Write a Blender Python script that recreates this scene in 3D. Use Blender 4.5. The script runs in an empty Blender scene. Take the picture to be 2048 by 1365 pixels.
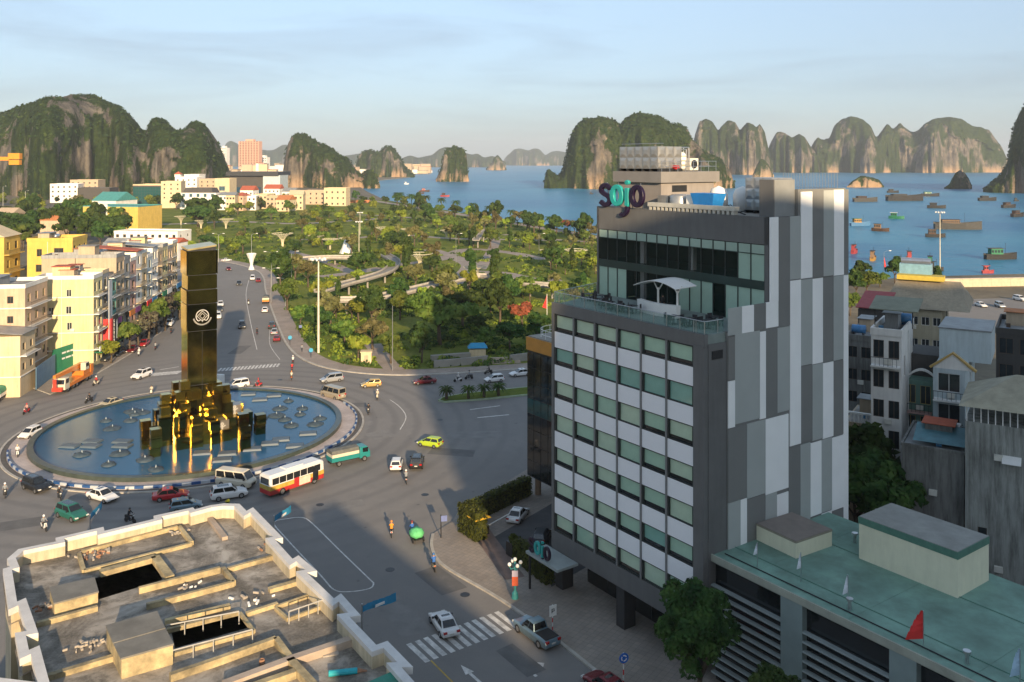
import bpy, bmesh, math, random
import numpy as np
from mathutils import Vector, Matrix
C = bpy.context.scene.collection
SC = bpy.context.scene
R = math.radians
random.seed(11)
# ------------------------------------------------------------------ camera, sky, sun, exposure
F, HY, H = 1750.0, 322.0, 43.5            # focal length and horizon row in photo pixels, height of the drone
cd = bpy.data.cameras.new('camera'); cam = bpy.data.objects.new('camera', cd); C.objects.link(cam)
cam.location = (0, 0, H); cam.rotation_euler = (R(90), 0, 0)
cd.sensor_width = 36; cd.lens = 36 * F / 2048; cd.shift_y = -(682.5 - HY) / 2048
cd.clip_start = 1; cd.clip_end = 60000
SC.camera = cam
SUN_EL = 14.5
SUN_AZ = (0.255, -0.967)                  # horizontal direction towards the sun (behind the camera, a little right)
w = bpy.data.worlds.new('World'); SC.world = w; w.use_nodes = True
nt = w.node_tree; bg = nt.nodes['Background']; bg.inputs[1].default_value = 0.125
sky = nt.nodes.new('ShaderNodeTexSky'); sky.sky_type = 'NISHITA'; sky.sun_disc = False
sky.sun_elevation = R(SUN_EL); sky.sun_rotation = math.atan2(SUN_AZ[0], SUN_AZ[1])
sky.altitude = 40; sky.air_density = 1.0; sky.dust_density = 0.5; sky.ozone_density = 1.3
tc = nt.nodes.new('ShaderNodeTexCoord')
mp = nt.nodes.new('ShaderNodeMapping'); mp.inputs['Scale'].default_value = (1.2, 1.2, 9.0); mp.inputs['Rotation'].default_value = (0.0, R(9), R(25))
n1 = nt.nodes.new('ShaderNodeTexNoise'); n1.inputs['Scale'].default_value = 2.1; n1.inputs['Detail'].default_value = 7; n1.inputs['Roughness'].default_value = 0.56; n1.inputs['Distortion'].default_value = 0.5
r1 = nt.nodes.new('ShaderNodeMapRange'); r1.inputs[1].default_value = 0.47; r1.inputs[2].default_value = 0.78; r1.inputs[3].default_value = 0.55; r1.inputs[4].default_value = 0.75
mx = nt.nodes.new('ShaderNodeMix'); mx.data_type = 'RGBA'; mx.inputs[7].default_value = (0.46, 0.51, 0.62, 1)
nt.links.new(tc.outputs['Generated'], mp.inputs[0]); nt.links.new(mp.outputs[0], n1.inputs['Vector'])
nt.links.new(n1.outputs[0], r1.inputs[0]); nt.links.new(r1.outputs[0], mx.inputs[0])
sz = nt.nodes.new('ShaderNodeSeparateXYZ'); nt.links.new(tc.outputs['Generated'], sz.inputs[0])   # low haze layer: dimmer and bluer towards the horizon all round
rz_ = nt.nodes.new('ShaderNodeValToRGB'); rz_.color_ramp.elements[0].position = 0.0; rz_.color_ramp.elements[0].color = (0.18, 0.235, 0.36, 1); rz_.color_ramp.elements[1].position = 0.5; rz_.color_ramp.elements[1].color = (1.0, 0.93, 0.82, 1)
nt.links.new(sz.outputs[2], rz_.inputs[0])
ml = nt.nodes.new('ShaderNodeMix'); ml.data_type = 'RGBA'; ml.blend_type = 'MULTIPLY'; ml.inputs[0].default_value = 1.0
nt.links.new(sky.outputs[0], ml.inputs[6]); nt.links.new(rz_.outputs[0], ml.inputs[7])
nt.links.new(ml.outputs[2], mx.inputs[6]); nt.links.new(mx.outputs[2], bg.inputs[0])
sl = bpy.data.lights.new('sun', 'SUN'); sl.energy = 2.0; sl.angle = R(0.6); sl.color = (1.0, 0.75, 0.47)
so = bpy.data.objects.new('sun', sl); C.objects.link(so)
ce = math.cos(R(SUN_EL))
so.rotation_euler = Vector((-SUN_AZ[0] * ce, -SUN_AZ[1] * ce, -math.sin(R(SUN_EL)))).to_track_quat('-Z', 'Y').to_euler()
so.location = (200, -300, 300)
vs = SC.view_settings; vs.view_transform = 'Standard'; vs.look = 'None'; vs.gamma = 1; vs.exposure = 2.18; vs.use_curve_mapping = False
SC.render.engine = 'CYCLES'
cy = SC.cycles
cy.max_bounces = 5; cy.diffuse_bounces = 2; cy.glossy_bounces = 3; cy.transmission_bounces = 3; cy.transparent_max_bounces = 6; cy.volume_bounces = 0
cy.caustics_reflective = False; cy.caustics_refractive = False
try: cy.use_denoising = True; cy.denoiser = 'OPENIMAGEDENOISE'
except Exception: pass

# ------------------------------------------------------------------ helpers
def W(x, y, z=0.0):                       # photo pixel seen at height z -> place in the world
    d = F * (H - z) / (y - HY); return Vector(((x - 1024) / F * d, d, z))
def WD(x, y, d):                          # photo pixel at a distance
    return Vector(((x - 1024) / F * d, d, H - (y - HY) * d / F))

class MB:
    def __init__(s): s.v = []; s.f = []; s.m = []; s.i = 0
    def add(s, vs, fs):
        b = len(s.v); s.v += [tuple(p) for p in vs]
        for f in fs: s.f.append([b + k for k in f]); s.m.append(s.i)
        return s
    def face(s, *pts): return s.add(pts, [list(range(len(pts)))])
    def box(s, x0, y0, z0, x1, y1, z1):
        return s.add([(x0, y0, z0), (x1, y0, z0), (x1, y1, z0), (x0, y1, z0), (x0, y0, z1), (x1, y0, z1), (x1, y1, z1), (x0, y1, z1)],
                     [(0, 3, 2, 1), (4, 5, 6, 7), (0, 1, 5, 4), (1, 2, 6, 5), (2, 3, 7, 6), (3, 0, 4, 7)])
    def cbox(s, c, sx, sy, sz): return s.box(c[0]-sx/2, c[1]-sy/2, c[2]-sz/2, c[0]+sx/2, c[1]+sy/2, c[2]+sz/2)
    def tbox(s, x0, y0, z0, x1, y1, z1, t):   # tapered box: the top is inset by t
        return s.add([(x0, y0, z0), (x1, y0, z0), (x1, y1, z0), (x0, y1, z0), (x0+t, y0+t, z1), (x1-t, y0+t, z1), (x1-t, y1-t, z1), (x0+t, y1-t, z1)],
                     [(0, 3, 2, 1), (4, 5, 6, 7), (0, 1, 5, 4), (1, 2, 6, 5), (2, 3, 7, 6), (3, 0, 4, 7)])
    def beam(s, p, q, wd, z0, z1):            # wall between two plan points
        p = Vector((p[0], p[1])); q = Vector((q[0], q[1])); n = (q - p).normalized(); n = Vector((-n.y, n.x)) * wd / 2
        return s.prism([p - n, q - n, q + n, p + n], z0, z1)
    def prism(s, poly, z0, z1, bottom=True):
        poly = [(p[0], p[1]) for p in poly]
        if sum(poly[i-1][0]*poly[i][1]-poly[i][0]*poly[i-1][1] for i in range(len(poly))) < 0: poly = poly[::-1]
        n = len(poly); vs = [(x, y, z0) for x, y in poly] + [(x, y, z1) for x, y in poly]
        fs = [[i, (i+1) % n, n+(i+1) % n, n+i] for i in range(n)] + [list(range(n, 2*n))]
        if bottom: fs.append(list(range(n))[::-1])
        return s.add(vs, fs)
    def cyl(s, p, q, r0, r1=None, n=8, cap=True):
        p = Vector(p); q = Vector(q); r1 = r0 if r1 is None else r1
        d = (q - p).normalized(); a = d.orthogonal().normalized(); b = d.cross(a)
        vs = []
        for k in range(n):
            t = 2 * math.pi * k / n; e = a * math.cos(t) + b * math.sin(t)
            vs.append(p + e * r0)
        for k in range(n):
            t = 2 * math.pi * k / n; e = a * math.cos(t) + b * math.sin(t)
            vs.append(q + e * r1)
        fs = [[k, (k+1) % n, n+(k+1) % n, n+k] for k in range(n)]
        if cap: fs += [list(range(n))[::-1], list(range(n, 2*n))]
        return s.add(vs, fs)
    def tube(s, pts, r, n=6):
        for a, b in zip(pts[:-1], pts[1:]): s.cyl(a, b, r, r, n)
        return s
    def lathe(s, prof, n=16, c=(0, 0, 0)):    # (radius, z) profile
        vs = []; m = len(prof)
        for k in range(n):
            t = 2 * math.pi * k / n
            for r, z in prof: vs.append((c[0] + r * math.cos(t), c[1] + r * math.sin(t), c[2] + z))
        fs = [[k*m+j, ((k+1) % n)*m+j, ((k+1) % n)*m+j+1, k*m+j+1] for k in range(n) for j in range(m-1)]
        return s.add(vs, fs)
    def loft(s, rings, cap=True):
        n = len(rings[0]); vs = [p for r in rings for p in r]; fs = []
        for i in range(len(rings) - 1):
            for k in range(n): fs.append([i*n+k, i*n+(k+1) % n, (i+1)*n+(k+1) % n, (i+1)*n+k])
        if cap: fs += [list(range(n))[::-1], [(len(rings)-1)*n+k for k in range(n)]]
        return s.add(vs, fs)
    def stroke(s, pts, wd, d0, d1, closed=False):   # thick stroke of a path in the xz plane, from y=d0 to y=d1
        n = len(pts); L = []; Rr = []
        for i in range(n):
            a = Vector(pts[i-1]) if (i or closed) else Vector(pts[i]); b = Vector(pts[(i+1) % n]) if (i < n-1 or closed) else Vector(pts[i])
            t = (b - a).normalized(); nn = Vector((-t.y, t.x)) * wd / 2; p = Vector(pts[i]); L.append(p + nn); Rr.append(p - nn)
        rings = [[(l.x, d0, l.y), (r.x, d0, r.y), (r.x, d1, r.y), (l.x, d1, l.y)] for l, r in zip(L, Rr)]
        if closed: rings.append(rings[0])
        return s.loft(rings, not closed)
    def mesh(s, name, mats, smooth=False):
        me = bpy.data.meshes.new(name); me.from_pydata(s.v, [], s.f)
        mats = mats if isinstance(mats, (list, tuple)) else [mats]
        for m in mats: me.materials.append(m)
        if len(mats) > 1: me.polygons.foreach_set('material_index', s.m)
        if smooth: me.polygons.foreach_set('use_smooth', [True] * len(me.polygons))
        me.update(); return me
    def build(s, name, mats, parent=None, smooth=False, loc=(0, 0, 0), rz=0.0):
        return ob(name, s.mesh(name, mats, smooth), parent, loc, rz)
def ob(name, me, parent=None, loc=(0, 0, 0), rz=0.0):
    o = bpy.data.objects.new(name, me); C.objects.link(o); o.location = loc; o.rotation_euler = (0, 0, rz)
    if parent is not None: o.parent = parent
    return o
def tag(o, label=None, cat=None, group=None, kind=None):
    if label: o['label'] = label
    if cat: o['category'] = cat
    if group: o['group'] = group
    if kind: o['kind'] = kind
    return o
def thing(name, label, cat, loc=(0, 0, 0), rz=0.0, group=None):
    o = bpy.data.objects.new(name, None); o.empty_display_size = 0.3; C.objects.link(o); o.location = loc; o.rotation_euler = (0, 0, rz)
    return tag(o, label, cat, group)
def copy_tree(o, parent=None):
    c = o.copy(); C.objects.link(c)
    if parent is not None: c.parent = parent
    for ch in list(o.children): copy_tree(ch, c)
    return c
def paint(o, m, slot=0):
    o.material_slots[slot].link = 'OBJECT'; o.material_slots[slot].material = m
def bev(o, wd=0.03, seg=2):
    b = o.modifiers.new('bevel', 'BEVEL'); b.width = wd; b.segments = seg; b.limit_method = 'ANGLE'; b.angle_limit = R(40); return o

# ------------------------------------------------------------------ materials
_mc = {}
def lin(c):
    return tuple(((v / 255) / 12.92 if v / 255 <= 0.04045 else ((v / 255 + 0.055) / 1.055) ** 2.4) for v in c)
def M(key, col=None, rough=0.75, var=0.18, scale=1.5, metal=0.0, spec=0.4, bump=0.0, bscale=20.0, streak=0.0, dirt=0.0, alpha=None, trans=0.0):
    if key in _mc: return _mc[key]
    m = bpy.data.materials.new(key); m.use_nodes = True; t = m.node_tree; b = t.nodes['Principled BSDF']; L = t.links.new
    b.inputs['Roughness'].default_value = rough; b.inputs['Metallic'].default_value = metal; b.inputs['Specular IOR Level'].default_value = spec
    co = t.nodes.new('ShaderNodeTexCoord')
    nz = t.nodes.new('ShaderNodeTexNoise'); nz.inputs['Scale'].default_value = scale; nz.inputs['Detail'].default_value = 6; nz.inputs['Roughness'].default_value = 0.62
    L(co.outputs['Object'], nz.inputs['Vector'])
    mr = t.nodes.new('ShaderNodeMapRange'); mr.inputs[1].default_value = 0.3; mr.inputs[2].default_value = 0.7
    mr.inputs[3].default_value = 1 - var; mr.inputs[4].default_value = 1 + var * 0.6; L(nz.outputs[0], mr.inputs[0])
    vm = t.nodes.new('ShaderNodeVectorMath'); vm.operation = 'SCALE'; vm.inputs[0].default_value = col[:3]; L(mr.outputs[0], vm.inputs['Scale'])
    out = vm.outputs[0]
    if streak or dirt:                        # rain streaks and patches of grime
        mpn = t.nodes.new('ShaderNodeMapping'); mpn.inputs['Scale'].default_value = (1.6, 1.6, 0.18) if streak else (0.35, 0.35, 0.35); L(co.outputs['Object'], mpn.inputs[0])
        n2 = t.nodes.new('ShaderNodeTexNoise'); n2.inputs['Scale'].default_value = 1.0; n2.inputs['Detail'].default_value = 8; n2.inputs['Roughness'].default_value = 0.7; L(mpn.outputs[0], n2.inputs['Vector'])
        r2 = t.nodes.new('ShaderNodeMapRange'); r2.inputs[1].default_value = 0.42; r2.inputs[2].default_value = 0.68; r2.inputs[3].default_value = 0; r2.inputs[4].default_value = max(streak, dirt); L(n2.outputs[0], r2.inputs[0])
        mm = t.nodes.new('ShaderNodeMix'); mm.data_type = 'RGBA'; L(r2.outputs[0], mm.inputs[0]); L(out, mm.inputs[6]); mm.inputs[7].default_value = (0.045, 0.042, 0.035, 1); out = mm.outputs[2]
    L(out, b.inputs['Base Color'])
    if bump:
        n3 = t.nodes.new('ShaderNodeTexNoise'); n3.inputs['Scale'].default_value = bscale; n3.inputs['Detail'].default_value = 4; L(co.outputs['Object'], n3.inputs['Vector'])
        bn = t.nodes.new('ShaderNodeBump'); bn.inputs['Strength'].default_value = bump; bn.inputs['Distance'].default_value = 0.05; L(n3.outputs[0], bn.inputs['Height']); L(bn.outputs[0], b.inputs['Normal'])
    if trans: b.inputs['Transmission Weight'].default_value = trans
    if alpha is not None: b.inputs['Alpha'].default_value = alpha
    _mc[key] = m; return m
def ND(m, kind, **kw):
    n = m.node_tree.nodes.new(kind)
    for k, v in kw.items():
        if k in n.inputs: n.inputs[k].default_value = v
        else: setattr(n, k, v)
    return n
def ramp(m, src, stops, interp='LINEAR'):
    n = ND(m, 'ShaderNodeValToRGB'); e = n.color_ramp.elements; n.color_ramp.interpolation = interp
    while len(e) > 1: e.remove(e[-1])
    e[0].position = stops[0][0]; e[0].color = (*stops[0][1], 1)
    for p, c in stops[1:]:
        k = e.new(p); k.color = (*c, 1)
    m.node_tree.links.new(src, n.inputs[0]); return n.outputs[0]
def mixc(m, fac, a, b, mode='MIX'):
    n = ND(m, 'ShaderNodeMix', data_type='RGBA', blend_type=mode); l = m.node_tree.links.new
    for v, i in ((fac, 0), (a, 6), (b, 7)):
        if isinstance(v, (int, float)): n.inputs[i].default_value = v
        elif isinstance(v, tuple): n.inputs[i].default_value = (*v, 1)
        else: l(v, n.inputs[i])
    return n.outputs[2]
def noise(m, vec, scale, detail=6, rough=0.6, dist=0.0):
    n = ND(m, 'ShaderNodeTexNoise', Scale=scale, Detail=detail, Roughness=rough, Distortion=dist); m.node_tree.links.new(vec, n.inputs['Vector']); return n.outputs[0]
def mrange(m, src, a, b, c=0.0, d=1.0):
    n = ND(m, 'ShaderNodeMapRange'); n.inputs[1].default_value = a; n.inputs[2].default_value = b; n.inputs[3].default_value = c; n.inputs[4].default_value = d
    m.node_tree.links.new(src, n.inputs[0]); return n.outputs[0]
def newm(key):
    m = bpy.data.materials.new(key); m.use_nodes = True; _mc[key] = m
    co = ND(m, 'ShaderNodeTexCoord'); return m, m.node_tree.nodes['Principled BSDF'], co, m.node_tree.links.new
def bumpn(m, src, strength, dist):
    n = ND(m, 'ShaderNodeBump', Strength=strength, Distance=dist); m.node_tree.links.new(src, n.inputs['Height'])
    m.node_tree.links.new(n.outputs[0], m.node_tree.nodes['Principled BSDF'].inputs['Normal'])

# value noise in numpy for shaping land
def _h(ix, iy, iz, s):
    n = (ix * 374761393 + iy * 668265263 + iz * 1274126177 + s * 974711) & 0xffffffff
    n = ((n ^ (n >> 13)) * 1274126177) & 0xffffffff
    return ((n ^ (n >> 16)) & 0xffff) / 65535.0
def vnoise(p, s=0):
    i = np.floor(p).astype(np.int64); f = p - i; f = f * f * (3 - 2 * f); o = 0
    for dx in (0, 1):
        for dy in (0, 1):
            for dz in (0, 1):
                wgt = np.where(dx, f[:, 0], 1-f[:, 0]) * np.where(dy, f[:, 1], 1-f[:, 1]) * np.where(dz, f[:, 2], 1-f[:, 2])
                o = o + wgt * _h(i[:, 0]+dx, i[:, 1]+dy, i[:, 2]+dz, s)
    return o * 2 - 1
def fbm(p, s=0, oct=4, g=0.5):
    a = 1.0; o = 0; t = 0
    for k in range(oct): o = o + a * vnoise(p * (2.03 ** k), s + k * 7); t += a; a *= g
    return o / t
def npmesh(name, verts, faces, mats, smooth=False, mi=None):
    me = bpy.data.meshes.new(name); nv = len(verts); nf, k = faces.shape
    me.vertices.add(nv); me.vertices.foreach_set('co', np.asarray(verts, np.float32).ravel())
    me.loops.add(nf * k); me.loops.foreach_set('vertex_index', faces.astype(np.int32).ravel())
    me.polygons.add(nf); me.polygons.foreach_set('loop_start', np.arange(0, nf*k, k, dtype=np.int32)); me.polygons.foreach_set('loop_total', np.full(nf, k, np.int32))
    if smooth: me.polygons.foreach_set('use_smooth', np.ones(nf, bool))
    for m in (mats if isinstance(mats, (list, tuple)) else [mats]): me.materials.append(m)
    if mi is not None: me.polygons.foreach_set('material_index', mi.astype(np.int32))
    me.update(calc_edges=True); return me
# ------------------------------------------------------------------ THE SETTING: ground, road, water, hills
from mathutils.geometry import delaunay_2d_cdt
def poly_sheet(name, poly, z, mat, parent=None, holes=()):
    pts, ed = [], []
    for loop in [poly] + list(holes):
        b = len(pts); n = len(loop); pts += [Vector((p[0], p[1])) for p in loop]; ed += [(b + i, b + (i + 1) % n) for i in range(n)]
    r = delaunay_2d_cdt(pts, ed, [], 3 if holes else 1, 1e-4); vs = [(p.x, p.y, z) for p in r[0]]; fs = [list(f) for f in r[2]]
    me = bpy.data.meshes.new(name); me.from_pydata(vs, [], fs); me.update()
    bm = bmesh.new(); bm.from_mesh(me); bm.normal_update()
    for f in bm.faces:
        if f.normal.z < 0: f.normal_flip()
    bm.to_mesh(me); bm.free(); me.materials.append(mat)
    return ob(name, me, parent)
def smooth_path(pts, n=6, closed=False):
    pts = [Vector(p) for p in pts]; out = []; N = len(pts)
    for i in range(N if closed else N - 1):
        g = lambda k: pts[k % N] if closed else pts[min(max(k, 0), N - 1)]
        p0, p1, p2, p3 = g(i-1), g(i), g(i+1), g(i+2)
        for k in range(n):
            t = k / n
            out.append(0.5 * ((2*p1) + (p2-p0)*t + (2*p0-5*p1+4*p2-p3)*t*t + (3*p1-p0-3*p2+p3)*t*t*t))
    if not closed: out.append(pts[-1])
    return out
def ribbon(name, pts, wd, z, mat, parent=None, h=0.0):
    pts = [Vector((p[0], p[1])) for p in pts]; L = []; Rr = []
    for i in range(len(pts)):
        t = (pts[min(i+1, len(pts)-1)] - pts[max(i-1, 0)]).normalized(); n = Vector((-t.y, t.x)) * wd / 2
        L.append(pts[i] + n); Rr.append(pts[i] - n)
    m = MB()
    if h: m.loft([[(r.x, r.y, z), (r.x, r.y, z+h), (l.x, l.y, z+h), (l.x, l.y, z)] for l, r in zip(L, Rr)])
    else:
        for i in range(len(pts)-1): m.face((Rr[i].x, Rr[i].y, z), (Rr[i+1].x, Rr[i+1].y, z), (L[i+1].x, L[i+1].y, z), (L[i].x, L[i].y, z))
    return m.build(name, mat, parent)
PX = lambda l, z=0.0: [W(x, y, z) for x, y in l]

# asphalt: tyre-darkened lanes, patches, fine aggregate
def asphalt():
    m, b, co, L = newm('asphalt'); P = co.outputs['Object']
    big = noise(m, P, 0.035, 5, 0.6); mid = noise(m, P, 0.4, 6, 0.65, 0.4); fine = noise(m, P, 9.0, 3, 0.7)
    c = ramp(m, big, [(0.3, (0.168, 0.158, 0.147)), (0.55, (0.205, 0.192, 0.176)), (0.75, (0.245, 0.228, 0.207))])
    c = mixc(m, mrange(m, mid, 0.35, 0.7, 0, 0.45), c, (0.14, 0.136, 0.133)); c = mixc(m, mrange(m, fine, 0.3, 0.7, 0, 0.3), c, (0.27, 0.26, 0.25))
    ln = ND(m, 'ShaderNodeVectorMath', operation='DISTANCE'); L(P, ln.inputs[0]); ln.inputs[1].default_value = (-51.6, 141.6, 0)     # tyre-polished rings round the island
    ws_ = ND(m, 'ShaderNodeMath', operation='MULTIPLY_ADD'); L(mid, ws_.inputs[0]); ws_.inputs[1].default_value = 1.4; L(ln.outputs['Value'], ws_.inputs[2])
    sn = ND(m, 'ShaderNodeMath', operation='SINE'); m2_ = ND(m, 'ShaderNodeMath', operation='MULTIPLY'); L(ws_.outputs[0], m2_.inputs[0]); m2_.inputs[1].default_value = 1.75; L(m2_.outputs[0], sn.inputs[0])
    near_ = mrange(m, ln.outputs['Value'], 60, 40, 0, 1); wr = ND(m, 'ShaderNodeMath', operation='MULTIPLY'); L(mrange(m, sn.outputs[0], 0.1, 1.0, 0, 0.4), wr.inputs[0]); L(near_, wr.inputs[1]); c = mixc(m, wr.outputs[0], c, (0.12, 0.117, 0.114))
    oil = noise(m, P, 0.9, 3, 0.5); c = mixc(m, mrange(m, oil, 0.68, 0.78, 0, 0.6), c, (0.075, 0.073, 0.07))
    L(c, b.inputs['Base Color']); b.inputs['Roughness'].default_value = 0.86; b.inputs['Specular IOR Level'].default_value = 0.25
    bumpn(m, fine, 0.25, 0.02); return m
def lawn():
    m, b, co, L = newm('lawn'); P = co.outputs['Object']
    a = noise(m, P, 0.05, 6, 0.65); d = noise(m, P, 0.9, 6, 0.7); e = noise(m, P, 6, 3, 0.7)
    c = ramp(m, a, [(0.32, (0.07, 0.105, 0.02)), (0.48, (0.15, 0.185, 0.03)), (0.64, (0.24, 0.24, 0.06)), (0.8, (0.27, 0.22, 0.1))])
    c = mixc(m, mrange(m, d, 0.35, 0.65, 0, 0.6), c, (0.055, 0.085, 0.018)); c = mixc(m, mrange(m, e, 0.4, 0.7, 0, 0.35), c, (0.22, 0.24, 0.06))
    L(c, b.inputs['Base Color']); b.inputs['Roughness'].default_value = 1; b.inputs['Specular IOR Level'].default_value = 0.05; bumpn(m, d, 0.8, 0.4); return m
def paving(key, c1, c2, cm, sc):
    m, b, co, L = newm(key); P = co.outputs['Object']
    mpn = ND(m, 'ShaderNodeMapping'); mpn.inputs['Rotation'].default_value = (0, 0, R(-55)); L(P, mpn.inputs[0])
    br = ND(m, 'ShaderNodeTexBrick', Scale=sc, Color1=(*c1, 1), Color2=(*c2, 1), Mortar=(*cm, 1)); br.inputs['Mortar Size'].default_value = 0.012; br.offset = 0.0; br.inputs['Row Height'].default_value = 0.5; L(mpn.outputs[0], br.inputs['Vector'])
    a = noise(m, P, 0.18, 7, 0.7); c = mixc(m, mrange(m, a, 0.38, 0.68, 0, 0.6), br.outputs[0], tuple(v * 0.42 for v in c1))
    L(c, b.inputs['Base Color']); b.inputs['Roughness'].default_value = 0.8; return m
def water(key, deep, sc, rough, strength, dist, spec=0.5, tint=None):
    m, b, co, L = newm(key); P = co.outputs['Object']
    mpn = ND(m, 'ShaderNodeMapping'); mpn.inputs['Scale'].default_value = (0.35, 1.0, 1.0); mpn.inputs['Rotation'].default_value = (0, 0, R(20)); L(P, mpn.inputs[0])
    a = noise(m, mpn.outputs[0], sc, 5, 0.6); big = noise(m, P, sc * 0.03, 5, 0.6, 0.7)
    c = mixc(m, mrange(m, big, 0.35, 0.68), deep, tint or tuple(v * 1.5 for v in deep)); L(c, b.inputs['Base Color'])
    b.inputs['Roughness'].default_value = rough; b.inputs['Specular IOR Level'].default_value = spec; b.inputs['IOR'].default_value = 1.33; bumpn(m, a, strength, dist); return m
A_ASPH = asphalt(); A_LAWN = lawn()
A_PAVE = paving('pavement_tiles', (0.33, 0.28, 0.23), (0.28, 0.245, 0.21), (0.16, 0.14, 0.12), 0.9)
A_PATH = paving('park_path', (0.36, 0.29, 0.24), (0.31, 0.26, 0.21), (0.22, 0.18, 0.15), 0.5)
A_KERB = M('kerb_stone', (0.42, 0.39, 0.34), 0.85, 0.25, 0.8, bump=0.2)
A_MARK = M('road_paint', (0.62, 0.6, 0.56), 0.7, 0.45, 1.2)
A_SOIL = M('dry_earth', (0.16, 0.135, 0.09), 0.95, 0.4, 0.05, dirt=0.5, bump=0.3, bscale=1.0)
A_CONC = M('concrete', (0.33, 0.31, 0.27), 0.85, 0.25, 0.7, dirt=0.45, bump=0.2)
A_WHITE = M('white_paint', (0.76, 0.75, 0.71), 0.6, 0.08, 0.8)
A_DARKM = M('dark_metal', (0.035, 0.037, 0.04), 0.45, 0.2, 2, metal=0.4)
A_STEEL = M('steel', (0.55, 0.56, 0.57), 0.3, 0.15, 1.5, metal=0.9)
A_BLACK = M('black_rubber', (0.02, 0.02, 0.021), 0.8, 0.2, 3)
A_GLASSD = M('dark_glass', (0.012, 0.016, 0.018), 0.06, 0.3, 0.7, spec=0.8)

# land: one sheet to the horizon, with the sea beyond the coast
coast = [(1700, 560), (330, 350)] + [tuple(W(x, y)[:2]) for x, y in [(2048, 548), (1900, 552), (1700, 561)]] + [(90, 405)] + \
        [tuple(W(x, y)[:2]) for x, y in [(1200, 472), (1080, 452), (960, 432), (860, 416), (770, 400), (735, 384)]] + \
        [(-262, 1500), (-300, 2000), (-270, 2420), (-330, 3000), (-380, 3700), (-1000, 4300), (-9000, 4300), (-9000, -1500), (1700, -1500)]
ground = poly_sheet('ground', coast, 0.0, A_SOIL); tag(ground, kind='structure')
sk = MB()
for a, b in zip(coast[:18], coast[1:19]): sk.face((a[0], a[1], 0.0), (b[0], b[1], 0.0), (b[0], b[1], -3.0), (a[0], a[1], -3.0))
sk.build('sea_wall', A_CONC, ground)
A_SEA = water('sea_water', (0.02, 0.135, 0.27), 0.2, 0.3, 0.7, 1.6, 0.12, (0.045, 0.215, 0.335))
sea = MB()
sx = [-12000, -3000, -600, 0, 600, 3000, 12000]; sy = [150, 700, 1500, 4000, 9000, 18000, 40000]
for i in range(6):
    for j in range(6): sea.face((sx[i], sy[j], -1.6), (sx[i+1], sy[j], -1.6), (sx[i+1], sy[j+1], -1.6), (sx[i], sy[j+1], -1.6))
tag(sea.build('water', A_SEA), kind='structure')

# road: the whole junction is one asphalt sheet
road_poly = [(60, 20), (60, 60)] + [tuple(W(x, y)[:2]) for x, y in [(1500, 700), (900, 700), (700, 700), (520, 515), (430, 505), (300, 505)]] + [(-150, 430), (-125, 330), (-112, 240), (-120, 120), (-120, 20)]
road = poly_sheet('road', [(90, 10), (90, 175), (-10, 190), (-60, 235), (-95, 400), (-140, 460), (-175, 445), (-140, 330), (-112, 240), (-130, 120), (-150, 10)], 0.008, A_ASPH); tag(road, kind='structure')

# park on a kerb
kerb_px = [(415, 519), (470, 528), (512, 541), (527, 556), (531, 580), (541, 612), (556, 652), (574, 690), (602, 717), (650, 736), (720, 747), (800, 751), (900, 748), (1060, 738), (1300, 722)]
kerb_w = smooth_path([Vector(W(x, y)[:2]) for x, y in kerb_px], 5)
park_poly = [tuple(p) for p in kerb_w] + [(75, 250), (85, 330), (80, 400), (48, 512), (20, 585), (-27, 690), (-70, 800), (-140, 960), (-230, 1000), (-330, 860), (-320, 640), (-230, 500)]
park = poly_sheet('park_lawn', park_poly, 0.16, A_LAWN); tag(park, kind='structure')
ribbon('kerb', kerb_w, 0.5, 0.0, A_KERB, park, 0.17)
inn = [p + Vector((p - Vector((-51.6, 141.6))).normalized()) * 0.0 for p in kerb_w]
def offset(path, d):
    out = []
    for i in range(len(path)):
        t = (path[min(i+1, len(path)-1)] - path[max(i-1, 0)]).normalized(); out.append(path[i] + Vector((-t.y, t.x)) * d)
    return out
ribbon('footpath', offset(kerb_w, 2.3), 4.2, 0.168, A_PATH, park)
# park paths (photo points on the ground)
paths = [([(640, 555), (720, 545), (800, 530), (880, 520), (930, 500), (1010, 505), (1090, 520)], 7),
         ([(860, 500), (905, 515), (940, 530), (930, 550), (900, 570)], 8), ([(930, 545), (1000, 548), (1060, 560), (1120, 560)], 9),
         ([(600, 480), (700, 478), (790, 470), (900, 478), (1000, 480), (1120, 482)], 6), ([(560, 500), (640, 520), (700, 545)], 5),
         ([(745, 690), (770, 722), (790, 742)], 4), ([(300, 450), (380, 448), (470, 444), (600, 448), (760, 438)], 10),
         ([(960, 460), (990, 475), (985, 500), (960, 540)], 5), ([(690, 430), (760, 432), (830, 437)], 6), ([(1010, 470), (1080, 478), (1180, 485)], 6)]
for pts, wd in paths: ribbon('path', smooth_path([Vector(W(x, y)[:2]) for x, y in pts], 6), wd, 0.172 + 0.004 * paths.index((pts, wd)), A_PATH, park)
pg = smooth_path([Vector(W(x, y)[:2]) for x, y in [(745, 402), (860, 420), (960, 436), (1080, 456), (1200, 477)]], 4)
ribbon('promenade', pg, 9, 0.21, A_PATH, park)

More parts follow.
